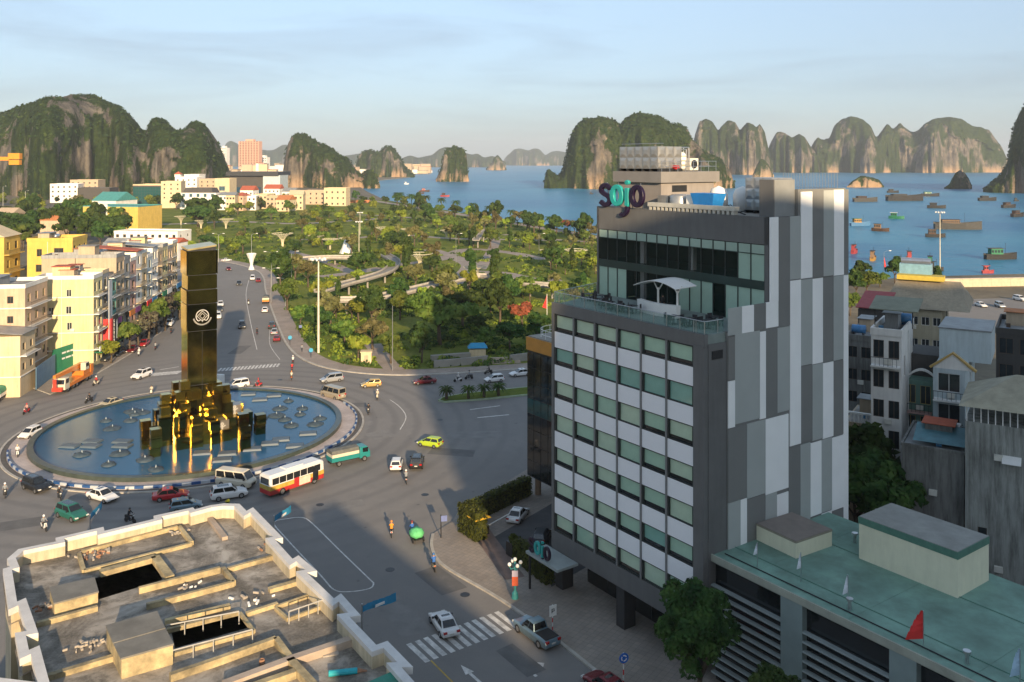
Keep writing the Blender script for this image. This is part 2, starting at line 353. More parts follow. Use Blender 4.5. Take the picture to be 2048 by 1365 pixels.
# hills of limestone
def hill_mat(key, veg, veg2, rk, rk2, lo, hi, sunlit_foot):
    m, b, co, L = newm(key); P = co.outputs['Object']
    ge = ND(m, 'ShaderNodeNewGeometry'); sp = ND(m, 'ShaderNodeSeparateXYZ'); L(ge.outputs['Normal'], sp.inputs[0])
    a = noise(m, P, 0.016, 7, 0.66, 0.6); d = noise(m, P, 0.09, 6, 0.7); f = noise(m, P, 0.35, 4, 0.7)
    mpn = ND(m, 'ShaderNodeMapping'); mpn.inputs['Scale'].default_value = (1, 1, 0.45); L(P, mpn.inputs[0])
    s = noise(m, mpn.outputs[0], 0.07, 7, 0.72, 0.3)
    v = ramp(m, d, [(0.3, tuple(x * 0.45 for x in veg)), (0.48, veg), (0.7, veg2)]); v = mixc(m, mrange(m, f, 0.45, 0.7, 0, 0.7), v, tuple(x * 0.35 for x in veg))
    r = ramp(m, s, [(0.3, tuple(x * 0.35 for x in rk)), (0.5, rk), (0.7, rk2)])
    pz = ND(m, 'ShaderNodeSeparateXYZ'); L(P, pz.inputs[0])
    r = mixc(m, mrange(m, pz.outputs[2], 26, 2, 0, sunlit_foot), r, (0.50, 0.33, 0.19))  # warm sunlight painted into the rock colour near the foot
    at = ND(m, 'ShaderNodeAttribute', attribute_name='bare')
    fb = ND(m, 'ShaderNodeMath', operation='ADD'); L(at.outputs['Fac'], fb.inputs[0]); L(mrange(m, f, 0.3, 0.7, -0.16, 0.16), fb.inputs[1])
    c = mixc(m, mrange(m, fb.outputs[0], 0.42, 0.6), v, r); L(c, b.inputs['Base Color']); b.inputs['Roughness'].default_value = 1; b.inputs['Specular IOR Level'].default_value = 0.05
    ad = ND(m, 'ShaderNodeMath', operation='ADD'); L(d, ad.inputs[0]); L(s, ad.inputs[1]); bumpn(m, ad.outputs[0], 1.0, 4.0); return m
HM1 = hill_mat('hill_rock_green', (0.026, 0.046, 0.012), (0.06, 0.08, 0.018), (0.12, 0.11, 0.095), (0.23, 0.2, 0.16), 0.12, 0.52, 0.25)
HM2 = hill_mat('island_rock', (0.03, 0.05, 0.014), (0.065, 0.085, 0.024), (0.13, 0.115, 0.095), (0.28, 0.225, 0.16), 0.16, 0.62, 0.7)
A_HVEG = None
def hill(name, skyl, base_y, D, seed, mat, nu=150, nv=50, rough=1.0, sink=6.0, pw=2.4, qw=0.55, bare=0.0):
    Y0 = F * (H + 1.6) / (base_y - HY); Yc = Y0 + D / 2
    xs = np.array([p[0] for p in skyl], float); ys = np.array([p[1] for p in skyl], float)
    u = np.linspace(xs[0], xs[-1], nu); zz = H + (HY - np.interp(u, xs, ys)) / F * Yc; zz = np.maximum(zz, 1.0)
    yo = D * 0.26 * fbm(np.stack([u * (F and 1) / max(14.0, (xs[-1] - xs[0]) / 7), u * 0 + seed, u * 0], 1), seed + 5, 3)      # peaks stand at different depths
    zz = H + (HY - np.interp(u, xs, ys)) / F * (Yc + yo); zz = np.maximum(zz, 1.0); kr = np.hanning(9); kr /= kr.sum(); zz = np.convolve(np.pad(zz, 4, 'edge'), kr, 'valid'); YO = np.repeat(yo[:, None], nv, 1)
    uu = (u - xs[0]) / (xs[-1] - xs[0]) * 2 - 1; wf = np.clip((1 - np.abs(uu) ** 3), 0.06, 1) ** 0.6
    v = np.linspace(-1, 1, nv); U, V = np.meshgrid(np.arange(nu), v, indexing='ij')
    X = ((u - 1024) / F * (Yc + yo))[U.astype(int)]; Hh = zz[U.astype(int)]; WF = wf[U.astype(int)]
    sc = max(12.0, Hh.max() * 0.3)
    q = np.stack([X.ravel() / sc, np.full(X.size, seed * 3.1), np.abs(V).ravel() * 1.3], 1)
    dep = 1 + 0.55 * fbm(q, seed, 4).reshape(X.shape)                     # buttresses and gullies
    Y = Yc + YO + V * D / 2 * WF * dep
    pr = np.clip(1 - np.abs(V) ** pw, 0, 1) ** qw
    p3 = np.stack([X.ravel(), Y.ravel(), (Hh * pr).ravel()], 1)
    n1_ = fbm(p3 / (sc * 0.8), seed + 40, 4).reshape(X.shape); n2_ = fbm(p3 / max(7.0, sc * 0.14), seed + 90, 3, 0.6).reshape(X.shape)
    edge = np.clip(pr * 3, 0, 1)
    Z = Hh * pr * (1 + 0.16 * n1_ * rough * (1 - np.exp(-(V * 2.2) ** 2))) + n2_ * rough * max(2.2, sc * 0.05) * edge - sink * (1 - edge)
    Y = Y + n1_ * rough * sc * 0.35 * edge * np.clip(np.abs(V)*2, 0, 1) + n2_ * rough * sc * 0.09 * edge
    idx = np.arange(nu * nv).reshape(nu, nv)
    fc = np.stack([idx[:-1, :-1], idx[1:, :-1], idx[1:, 1:], idx[:-1, 1:]], -1).reshape(-1, 4)
    X = ((u - 1024) / F)[U.astype(int)] * Y                                # depth runs along the line of sight from the bay
    vts = np.stack([X.ravel(), Y.ravel(), Z.ravel()], 1); me = npmesh(name, vts, fc, mat, True)
    # bare limestone: steep faces, in streaks that run down the rock
    gx, gy = np.gradient(Z); ex = np.gradient(X, axis=0); ey = np.gradient(Y, axis=1); sl = np.sqrt((gx / (np.abs(ex) + 1e-3)) ** 2 + (gy / (np.abs(ey) + 1e-3)) ** 2); st = np.clip(np.arctan(sl) / 1.57, 0, 1).ravel()
    k_ = max(16.0, Hh.max() * 0.22); a1 = fbm(np.stack([X.ravel() / k_, Y.ravel() / k_, Z.ravel() / (k_ * 1.6)], 1), seed + 200, 5, 0.6); a2 = fbm(vts / (k_ * 1.9), seed + 230, 3)
    br = np.clip(0.5 + 1.25 * a1 + 0.7 * a2 + 0.9 * (st - 0.72) + bare - (0.12 if mat is HM2 else 0), 0, 1); at = me.attributes.new('bare', 'FLOAT', 'POINT'); at.data.foreach_set('value', br.astype(np.float32))
    o = ob(name, me); tag(o, kind='structure'); return o, vts, fc, br
HILLS = []
hl = hill('hill', [(-160, 330), (-120, 280), (-60, 250), (0, 228), (14, 225), (30, 218), (50, 212), (75, 204), (100, 197), (125, 196), (145, 191), (165, 193), (190, 195), (215, 205), (235, 213), (255, 227), (272, 245), (284, 264), (292, 268), (302, 244), (312, 239), (330, 241), (340, 252), (349, 262), (368, 262), (379, 248), (395, 244), (410, 250), (425, 270), (438, 290), (447, 310), (458, 338), (468, 372)], 398, 300, 3, HM1, 320, 100, 1.3, bare=-0.13); HILLS.append(hl)
hl = hill('hill', [(560, 380), (566, 345), (570, 312), (576, 288), (586, 272), (600, 268), (612, 270), (625, 280), (640, 288), (655, 293), (668, 300), (680, 312), (695, 316), (705, 330), (714, 345), (722, 350), (732, 343), (745, 341), (755, 352), (760, 376)], 379, 160, 5, HM2, 190, 80, 1.4, bare=-0.06); HILLS.append(hl)
hl = hill('hill', [(708, 345), (716, 315), (726, 303), (740, 300), (756, 305), (770, 295), (780, 293), (790, 300), (800, 312), (808, 330), (818, 342), (830, 352)], 356, 150, 8, HM2, 110, 40); HILLS.append(hl)
hl = hill('island', [(872, 360), (878, 345), (885, 328), (888, 305), (895, 297), (910, 294), (925, 297), (933, 308), (935, 325), (934, 340), (938, 360)], 364, 60, 9, HM2, 100, 60, 1.2); HILLS.append(hl)
hill('island', [(972, 338), (982, 328), (988, 316), (995, 310), (1003, 318), (1008, 330), (1013, 339)], 341, 110, 10, HM2, 50, 24)
hl = hill('island', [(1088, 372), (1090, 348), (1096, 338), (1104, 347), (1118, 352), (1126, 343), (1131, 318), (1135, 300), (1140, 275), (1150, 255), (1165, 242), (1185, 240), (1200, 235), (1215, 238), (1230, 243), (1240, 252), (1250, 240), (1265, 230), (1280, 226), (1300, 230), (1320, 235), (1340, 248), (1360, 250), (1375, 258), (1388, 285), (1410, 305), (1440, 318), (1452, 330), (1464, 350), (1470, 372)], 379, 190, 12, HM2, 280, 90, 1.4, bare=-0.1); HILLS.append(hl)
hill('island', [(1380, 315), (1390, 270), (1398, 246), (1412, 238), (1425, 244), (1436, 262), (1446, 250), (1456, 242), (1470, 245), (1480, 262), (1484, 256), (1495, 245), (1507, 250), (1512, 256), (1520, 249), (1530, 265), (1535, 290), (1545, 330)], 350, 330, 14, HM2, 180, 60, 1.4, bare=-0.05)
hill('island', [(1528, 325), (1540, 288), (1553, 265), (1562, 264), (1572, 268), (1584, 276), (1598, 268), (1610, 275), (1620, 292), (1632, 305), (1650, 330)], 346, 260, 16, HM2, 110, 44)
hill('island', [(1610, 320), (1625, 290), (1635, 275), (1645, 281), (1660, 276), (1668, 252), (1685, 239), (1705, 235), (1725, 240), (1742, 253), (1752, 278), (1764, 262), (1775, 247), (1786, 260), (1800, 246), (1812, 258), (1825, 266), (1836, 262), (1850, 248), (1870, 238), (1900, 235), (1925, 240), (1945, 254), (1960, 255), (1980, 262), (1992, 280), (2004, 295), (2016, 322)], 346, 420, 19, HM2, 280, 70, 1.4, bare=-0.08)
hl = hill('hill', [(1966, 378), (1982, 366), (2002, 350), (2014, 330), (2020, 296), (2027, 258), (2036, 232), (2048, 212), (2075, 196), (2110, 178), (2170, 172), (2250, 190), (2320, 250), (2360, 360)], 388, 150, 23, HM1, 220, 80, 0.9, bare=-0.22); HILLS.append(hl)
hill('sea_stack', [(1694, 374), (1702, 365), (1712, 358), (1722, 352), (1734, 353), (1746, 356), (1758, 360), (1768, 373)], 375.5, 22, 31, HM2, 70, 30, 0.9, 3)
hill('sea_stack', [(1888, 376), (1898, 370), (1905, 356), (1911, 346), (1920, 341), (1930, 347), (1938, 358), (1944, 372)], 378.5, 22, 33, HM2, 60, 30, 0.9, 3)
hill('sea_stack', [(1505, 352), (1514, 330), (1522, 318), (1530, 321), (1538, 331), (1548, 352)], 356, 40, 37, HM2, 50, 24, 0.9, 3)
for k, (sk_, by, D_) in enumerate([
    ([(440, 330), (448, 288), (462, 281), (476, 289), (490, 297), (520, 300), (545, 302), (560, 293), (572, 288), (590, 300), (640, 310), (690, 312), (730, 306), (790, 318)], 334, 900),
    ([(790, 330), (806, 316), (820, 311), (836, 316), (852, 313), (866, 310), (876, 300), (890, 294), (905, 296), (925, 305), (945, 310), (955, 307), (968, 316), (985, 312), (1000, 318), (1012, 326)], 335, 700),
    ([(1004, 328), (1012, 313), (1022, 306), (1026, 300), (1040, 297), (1050, 300), (1058, 302), (1066, 297), (1080, 299), (1090, 312), (1102, 304), (1115, 302), (1130, 305), (1160, 312), (1200, 322)], 331.6, 900)]):
    hill('island', sk_, by, D_, 51 + k, HM2, 120, 24)
# unseen cliff, added behind the camera to keep the hotel corner in shade
hl = hill('cliff', [(-1, 0), (1, 0)], 900, 10, 1, HM1, 2, 2)[0]; bpy.data.objects.remove(hl)
def shade_cliff():
    x0, x1 = 46.0, 185.0; nu, nv = 80, 40
    u = np.linspace(0, 1, nu); v = np.linspace(-1, 1, nv); U, V = np.meshgrid(u, v, indexing='ij')
    X = x0 + (x1 - x0) * U; top = 81 * np.clip(np.minimum(U * 24, (1 - U) * 8), 0, 1) ** 0.35
    p = np.stack([X.ravel() / 30, V.ravel(), np.zeros(X.size)], 1); n = fbm(p, 77, 4).reshape(X.shape)
    Z = top * np.clip(1 - np.abs(V) ** 4, 0, 1) ** 0.5 * (1 + 0.05 * n) - 0.5; Y = -75 + V * 30 * (1 + 0.2 * n)
    idx = np.arange(nu * nv).reshape(nu, nv); fc = np.stack([idx[:-1, :-1], idx[1:, :-1], idx[1:, 1:], idx[:-1, 1:]], -1).reshape(-1, 4)
    tag(ob('cliff', npmesh('cliff', np.stack([X.ravel(), Y.ravel(), Z.ravel()], 1), fc, HM1, True)), kind='structure')
shade_cliff()
# haze over the bay
def haze():
    m = bpy.data.materials.new('haze'); m.use_nodes = True; t = m.node_tree; t.nodes.remove(t.nodes['Principled BSDF'])
    v = t.nodes.new('ShaderNodeVolumePrincipled'); v.inputs['Color'].default_value = (0.78, 0.87, 1.0, 1); v.inputs['Density'].default_value = 7e-5; v.inputs['Anisotropy'].default_value = 0.0
    t.links.new(v.outputs[0], t.nodes['Material Output'].inputs['Volume'])
    b = MB().box(-9500, -1700, -6.6, 9500, 14000, 340); tag(b.build('haze', m), kind='stuff')
haze()
# ------------------------------------------------------------------ THE HOTEL and its neighbours (street frame: x along the street, y into the block)
ST = math.atan2(-0.8194, 0.5731)
G_DARK = M('hotel_grey', (0.135, 0.134, 0.13), 0.7, 0.12, 0.35, streak=0.18)
G_PLA = M('panel_pale_grey', (0.37, 0.39, 0.37), 0.65, 0.06, 0.4)
G_MID = M('panel_mid_grey', (0.185, 0.186, 0.176), 0.65, 0.06, 0.4)
G_WHT = M('panel_white', (0.86, 0.855, 0.83), 0.6, 0.05, 0.4)
G_SPAN = M('spandrel_white', (0.82, 0.81, 0.81), 0.55, 0.05, 0.5)
G_FRAME = M('window_frame_dark', (0.025, 0.032, 0.03), 0.5, 0.2, 2)
G_PILA = M('mullion_grey', (0.19, 0.19, 0.185), 0.6, 0.12, 1)
def glassm(key, c, rough=0.08):
    return M(key, c, rough, 0.14, 0.6, spec=0.7)
G_GRN = [glassm('green_glass', (0.37, 0.54, 0.4)), glassm('pale_green_glass', (0.48, 0.6, 0.44)), glassm('teal_glass', (0.22, 0.42, 0.34))]
G_BLIND = M('blind_pale', (0.33, 0.47, 0.38), 0.4, 0.1, 0.8)
G_CLEAR = M('clear_glass', (0.01, 0.03, 0.026), 0.03, 0.1, 1, spec=0.3, alpha=0.3)
G_TRANS = M('transom_glass', (0.33, 0.44, 0.37), 0.15, 0.1, 1)
G_FLOOR = M('terrace_floor', (0.2, 0.24, 0.22), 0.7, 0.2, 0.6)
P_PUR = M('sign_purple', (0.012, 0.004, 0.024), 0.4, 0.1, 1)
P_TEAL = M('sign_teal', (0.02, 0.33, 0.31), 0.4, 0.08, 1)
hotel = thing('hotel', 'grey hotel tower with white and green window grid and patchwork side wall', 'hotel', (4.04, 89.5, 0), ST)
LX, LY = 20.7, 19.4
m = MB(); z0, zt = 4.0, 28.1
m.prism([(0.5, 0.5), (LX, 0.5), (LX, LY), (-2.5, LY), (-2.5, 8.3)], z0, zt)     # body behind the window grid
m.box(0, 0, 28.05, LX, 0.5, 29.05)                                              # terrace parapet
m.prism([(0, 0.5), (0.5, 0.5), (-2.0, 8.3), (-2.5, 8.3)], 4.0, 28.6)            # left flank wall
m.box(0, 0, 4.0, LX, 0.5, 5.85); m.box(0, 0, 27.95, LX, 0.5, 28.05)
m.box(19.55, -0.06, 4.0, LX, 0.5, 28.05); m.box(0, 0, 5.85, 0.38, 0.5, 27.95)
m.box(LX - 0.02, 0.5, 4.0, LX + 0.06, 2.7, 28.2)
m.build('wall', G_DARK, hotel)
m = MB().prism([(0.6, 0.5), (LX - 0.1, 0.5), (LX - 0.1, 8.2), (-2.0, 8.2)], 28.15, 28.96); m.build('terrace_floor', G_FLOOR, hotel)
bx = [0.38 + 3.195 * i for i in range(7)]
fr = MB(); fw = 2.95; fh = 1.75
fr.box(-fw/2, -0.02, 0, -fw/2 + 0.16, 0.3, fh); fr.box(fw/2 - 0.07, -0.02, 0, fw/2, 0.3, fh); fr.box(-fw/2, -0.02, fh - 0.07, fw/2, 0.3, fh); fr.box(-fw/2, -0.02, 0, fw/2, 0.3, 0.1)
fr_me = fr.mesh('window_frame', G_FRAME)
pn = MB().box(-fw/2 + 0.16, 0.16, 0.1, fw/2 - 0.07, 0.19, fh - 0.07)
pn_me = [pn.mesh('pane', g) for g in G_GRN]
op = MB().box(-fw/2 + 0.2, 0.12, 0.1, fw/2 - 0.1, 0.15, 0.42); op_me = op.mesh('vent_pane', A_GLASSD)
sp = MB().box(-1.5, -0.01, 0, 1.5, 0.4, 1.6); sp_me = sp.mesh('spandrel_panel', G_SPAN)
random.seed(4)
for r_ in range(7):
    zt_ = 27.9 - 3.37 * r_
    for c_ in range(6):
        cx = (bx[c_] + bx[c_+1]) / 2
        f = ob('window', fr_me, hotel, (cx, 0.06, zt_ - fh))
        k = 2 if (r_ == 1 and c_ != 1) or (r_ == 5 and c_ == 4) else (1 if random.random() < 0.45 else 0)
        ob('pane', pn_me[k], f)
        if random.random() < 0.6: ob('vent_pane', op_me, f)
        if r_ < 6: ob('spandrel_panel', sp_me, hotel, (cx, 0.05, zt_ - fh - 1.61))
mu_me = MB().box(-0.1, -0.05, 5.85, 0.1, 0.45, 27.95).mesh('mullion', G_PILA)
for x in bx[1:6]: ob('mullion', mu_me, hotel, (x, 0, 0))
# ground storey: columns, glazed lobby set back
m = MB()
m.box(1.5, 3.5, 0, LX, LY, 4.0); m.build('lobby_wall', G_DARK, hotel)
lb = MB().box(-1.5, 0, 0.2, 1.5, 0.06, 3.4).mesh('lobby_pane', A_GLASSD)
for i in range(6): ob('lobby_pane', lb, hotel, (3.2 + 3.1 * i, 3.4, 0))
for x in (1.0, 10.2, 18.6): MB().box(x - 0.55, 0.2, 0, x + 0.55, 1.6, 4.0).build('column', M('column_dark', (0.04, 0.04, 0.042), 0.6, 0.2, 1), hotel)
# patchwork wall: each painted rectangle is a panel
def PF(px, py):                       # photo pixel on the right-hand wall -> (depth y, height z)
    r = (px - 1024) / F; s = (15.9 - r * 72.5) / (r * 0.5731 - 0.8194); d = 72.5 + 0.5731 * s; return s, H - (py - HY) * d / F
rects = [(1537, 1554, 435, 604, 'W'), (1554, 1577, 435, 655, 'D'), (1577, 1599, 433, 560, 'L'), (1599, 1622, 384, 558, 'W'), (1622, 1644, 382, 556, 'D'), (1644, 1665, 381, 553, 'L'), (1665, 1685, 380, 552, 'W'), (1685, 1694, 379, 550, 'D'),
    (1577, 1599, 562, 893, 'W'), (1599, 1622, 560, 732, 'L'), (1599, 1622, 733, 886, 'D'), (1622, 1643, 558, 729, 'W'), (1622, 1643, 730, 882, 'L'), (1643, 1664, 556, 726, 'D'), (1643, 1664, 727, 878, 'W'), (1664, 1684, 553, 722, 'L'), (1664, 1684, 723, 873, 'D'), (1684, 1694, 551, 1080, 'W'),
    (1574, 1598, 897, 1080, 'D'), (1598, 1618, 890, 1080, 'L'), (1618, 1640, 887, 1034, 'W'), (1618, 1640, 1036, 1090, 'D'), (1640, 1661, 880, 1026, 'L'), (1640, 1661, 1028, 1080, 'W'), (1661, 1684, 876, 1022, 'W'), (1661, 1684, 1023, 1075, 'D'),
    (1453.5, 1481, 617, 672, 'L'), (1481, 1505, 613, 667, 'W'), (1505, 1529, 609, 662, 'D'), (1529, 1554, 605, 657, 'W'),
    (1453.5, 1467, 675, 762, 'D'), (1467, 1517, 669, 849, 'L'), (1517, 1529, 664, 839, 'W'), (1529, 1552, 661, 835, 'D'), (1552, 1577, 656, 826, 'L'),
    (1453.5, 1467, 763, 857, 'W'), (1453.5, 1491, 858, 1006, 'D'), (1491, 1528, 848, 998, 'L'), (1528, 1574, 839, 990, 'W'), (1551, 1574, 990, 1090, 'W'), (1453.5, 1478, 1007, 1180, 'L'), (1478, 1491, 1000, 1180, 'W'), (1491, 1528, 999, 1180, 'D'), (1528, 1551, 990, 1180, 'L')]
pm = {'W': G_WHT, 'D': G_MID, 'L': G_PLA}; 
m = MB(); m.box(LX, 2.74, 0, LX + 0.1, 8.3, 28.9); m.box(LX, 8.3, 0, LX + 0.1, 19.38, 38.4); m.box(LX - 0.4, 12.2, 38.4, LX + 0.1, 19.38, 40.9); m.box(LX - 0.4, 2.74, 28.2, LX, 8.2, 29.0)
m.build('gable_wall', G_MID, hotel)
for xa, xb, ya, yb, c in rects:
    s0, za = PF(xa, ya); s1, _ = PF(xb, ya); _, zb = PF(xa, yb); zb = max(zb, 0.1)
    t_ = 0.17 + random.uniform(0, 0.02)
    MB().box(LX + 0.1, s0 + 0.008, zb + 0.008, LX + t_, s1 - 0.008, za - 0.008).build('wall_panel', pm[c], hotel)
MB().box(LX + 0.06, 0.9, 26.9, LX + 0.12, 2.2, 27.6).build('vent_grille', A_DARKM, hotel)
one = MB().add([(0, 1.45, 6.2), (0, 1.75, 6.2), (0, 1.75, 8.1), (0, 1.55, 8.1), (0, 1.2, 7.6), (0, 1.2, 7.35), (0, 1.45, 7.55)], [[0, 1, 2, 3, 4, 5, 6]])
o = one.build('numeral', A_WHITE, hotel, loc=(LX + 0.085, 0.2, 0.6))
# upper glazed storeys
UX0, UX1, UY, UZ = -2.5, 20.7, 8.22, 38.5
m = MB()
m.box(UX0, UY, 36.05, UX1, UY + 0.4, UZ); m.box(UX0, UY, 28.2, UX0 + 0.35, 19.4, UZ); m.box(UX0, 19.0, 28.2, UX1, 19.4, UZ); m.box(UX1 - 0.45, UY, 28.2, UX1, UY + 0.4, UZ)
m.box(UX1 - 0.3, UY + 0.4, 28.2, UX1 - 0.02, 19.0, UZ); m.box(UX0 + 0.35, UY + 0.4, 37.6, UX1 - 0.3, 19.0, 37.9); m.build('upper_wall', G_DARK, hotel)
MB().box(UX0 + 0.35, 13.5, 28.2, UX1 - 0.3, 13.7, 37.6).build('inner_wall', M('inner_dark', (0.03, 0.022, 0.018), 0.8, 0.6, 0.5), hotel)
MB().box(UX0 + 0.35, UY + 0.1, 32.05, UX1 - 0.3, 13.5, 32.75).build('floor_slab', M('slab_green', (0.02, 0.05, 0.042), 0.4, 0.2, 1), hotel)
nb = 15; bw = (UX1 - 0.45 - UX0 - 0.35) / nb
tr = MB().box(-bw/2 + 0.04, 0.02, 35.2, bw/2 - 0.04, 0.06, 35.98).mesh('transom_pane', G_TRANS)
ga = MB().box(-bw/2 + 0.04, 0.02, 32.8, bw/2 - 0.04, 0.06, 35.12)
gb = MB().box(-bw/2 + 0.04, 0.02, 28.25, bw/2 - 0.04, 0.06, 32.0)
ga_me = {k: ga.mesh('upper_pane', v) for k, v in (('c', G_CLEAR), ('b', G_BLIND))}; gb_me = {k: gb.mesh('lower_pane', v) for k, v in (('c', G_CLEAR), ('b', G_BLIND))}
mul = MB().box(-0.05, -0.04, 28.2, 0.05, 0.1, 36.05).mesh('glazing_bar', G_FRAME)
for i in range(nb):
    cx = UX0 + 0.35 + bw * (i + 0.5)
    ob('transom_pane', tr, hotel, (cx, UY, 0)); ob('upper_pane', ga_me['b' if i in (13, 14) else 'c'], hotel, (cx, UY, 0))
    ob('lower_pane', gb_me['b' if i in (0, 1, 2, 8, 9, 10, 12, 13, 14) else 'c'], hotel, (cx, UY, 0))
    ob('glazing_bar', mul, hotel, (cx - bw/2, UY, 0))
m = MB(); m.box(UX0 + 0.35, UY - 0.03, 35.12, UX1 - 0.45, UY + 0.1, 35.2); m.box(UX0 + 0.35, UY - 0.05, 32.0, UX1 - 0.45, UY + 0.12, 32.8); m.build('transom_rail', M('slab_green2', (0.02, 0.045, 0.04), 0.35, 0.2, 1), hotel)
for x in (3.7, 10.6): MB().box(x - 0.28, UY + 0.9, 28.2, x + 0.28, UY + 1.4, 37.6).build('inner_column', A_WHITE, hotel)
# glass balustrade of the terrace
rail = [(-2.4, 8.1), (0.15, 0.25), (19.6, 0.25), (20.55, 0.25), (20.55, 2.6)]
bal = MB().box(0, -0.015, 0.05, 1.0, 0.015, 1.05); bal_me = bal.mesh('balustrade_pane', M('balustrade_glass', (0.16, 0.32, 0.28), 0.04, 0.1, 1, spec=0.4, alpha=0.22))
for a, b in zip(rail[:-1], rail[1:]):
    a = Vector(a); b = Vector(b); L_ = (b - a).length; n = max(1, round(L_ / 1.6)); an = math.atan2(b.y - a.y, b.x - a.x)
    for k in range(n):
        o = ob('balustrade_pane', bal_me, hotel, (*(a + (b - a) * (k / n)), 29.0), an); o.scale.x = L_ / n * 0.98
m = MB(); m.tube([(p[0], p[1], 30.1) for p in rail], 0.035)
for a, b in zip(rail[:-1], rail[1:]):
    for k in range(int((Vector(b)-Vector(a)).length // 1.6) + 1):
        p = Vector(a).lerp(Vector(b), min(1, k * 1.6 / (Vector(b)-Vector(a)).length)); m.cyl((p.x, p.y, 29.0), (p.x, p.y, 30.1), 0.03, n=5)
m.build('handrail', A_STEEL, hotel)
# roof storey: stair tower, lift house with tank
m = MB(); m.box(19.0, 9.32, 38.4, 20.5, 12.15, 41.8); m.build('stair_tower', M('tower_grey', (0.24, 0.25, 0.245), 0.7, 0.15, 0.5), hotel)
MB().box(18.9, 9.2, 38.4, 20.5, 9.31, 41.8).build('stair_tower_front', G_DARK, hotel)  # dark panel set over the front face of the tower
HS = (Vector((15.5, 91)) - Vector((4.04, 89.5))); hx = HS.x * 0.5731 - HS.y * 0.8194; hy = HS.x * 0.8194 + HS.y * 0.5731   # lift house corner in hotel axes
m = MB(); m.box(hx - 7.1, hy + 0.4, 38.0, hx - 0.4, hy + 8.4, 41.2); m.build('lift_house', M('lift_house_grey', (0.27, 0.245, 0.225), 0.7, 0.12, 0.5, streak=0.15), hotel)
MB().box(hx - 7.5, hy, 41.2, hx, hy + 8.9, 42.35).build('lift_house_roof', M('lift_roof_grey', (0.21, 0.2, 0.19), 0.7, 0.12, 0.5), hotel)
MB().box(hx - 0.42, hy + 2.0, 40.2, hx - 0.37, hy + 4.2, 40.9).build('vent_grille', A_DARKM, hotel)
m = MB(); m.box(UX0, UY + 0.4, 37.9, UX1 - 0.3, 19, 38.45); m.build('roof_floor', A_CONC, hotel)
# sign letters
def ring_pts(cx, cz, rx, rz, a0=0, a1=360, n=28):
    return [(cx + rx * math.cos(R(a0 + (a1 - a0) * k / n)), cz + rz * math.sin(R(a0 + (a1 - a0) * k / n))) for k in range(n + (a1 - a0 < 360))]
def sojo(parent_name, label, loc, rz, S, SX):
    t = thing(parent_name, label, 'sign', loc, rz)
    s_ = smooth_path([Vector(p) for p in [(0.98, 1.5), (0.6, 1.82), (0.2, 1.68), (0.1, 1.35), (0.35, 1.1), (0.75, 0.9), (0.95, 0.6), (0.82, 0.28), (0.45, 0.15), (0.02, 0.42)]], 4)
    def put(nm, mb, mt): o = mb.build(nm, mt, t); o.scale = (SX, S, S); bev(o, 0.04, 2)
    put('letter_s', MB().stroke([tuple(p) for p in s_], 0.38, -0.13, 0.13), P_PUR)
    put('letter_o', MB().stroke(ring_pts(1.65, 1.0, 0.44, 0.72), 0.37, -0.15, 0.15, True), P_TEAL)
    put('letter_j', MB().stroke([(2.6, 1.65), (2.6, 0.9), (2.6, 0.3), (2.55, 0.15)], 0.36, -0.14, 0.14), P_TEAL)
    put('letter_j_dot', MB().stroke(ring_pts(2.62, 2.1, 0.1, 0.1, n=12), 0.2, -0.14, 0.14, True), P_TEAL)
    put('letter_j_tail', MB().stroke([tuple(p) for p in smooth_path([Vector(p) for p in [(2.62, 0.12), (2.56, -0.3), (2.25, -0.62), (1.95, -0.55)]], 4)], 0.32, -0.14, 0.14), P_PUR)
    put('letter_o', MB().stroke(ring_pts(3.5, 1.0, 0.46, 0.75), 0.37, -0.15, 0.15, True), P_PUR)
    return t
def hp(x, y, z): return Vector((4.04 + 0.5731 * x + 0.8194 * y, 89.5 - 0.8194 * x + 0.5731 * y, z))
sg = sojo('roof_sign', 'roof sign of big purple and teal letters spelling sojo', hp(-1.75, UY - 0.15, 38.55), ST, 1.27, 1.66)
for ch in [m_ for m_ in [0]]:
    m = MB(); 
    for x in (0.8, 2.6, 4.4, 6.0): m.cyl((x, 0.7, -0.1), (x, 0.3, 2.6), 0.05, n=5)
    m.build('support_frame', A_STEEL, sg)
cn = thing('canopy', 'flat pale canopy carrying sojo letters above the hotel entrance', 'canopy', hp(-0.9, -2.6, 0), ST)
MB().box(0, 0, 3.7, 5.2, 2.6, 3.95).build('canopy_roof', M('canopy_grey', (0.3, 0.34, 0.33), 0.6, 0.15, 1), cn)
for x_ in (0.3,): MB().cyl((x_, 0.3, 0), (x_, 0.3, 3.65), 0.12).build('post', A_DARKM, cn)
sg2 = sojo('entrance_sign', 'small purple and teal letters standing on the entrance canopy', hp(-0.7, -2.3, 3.98), ST, 0.75, 0.85)

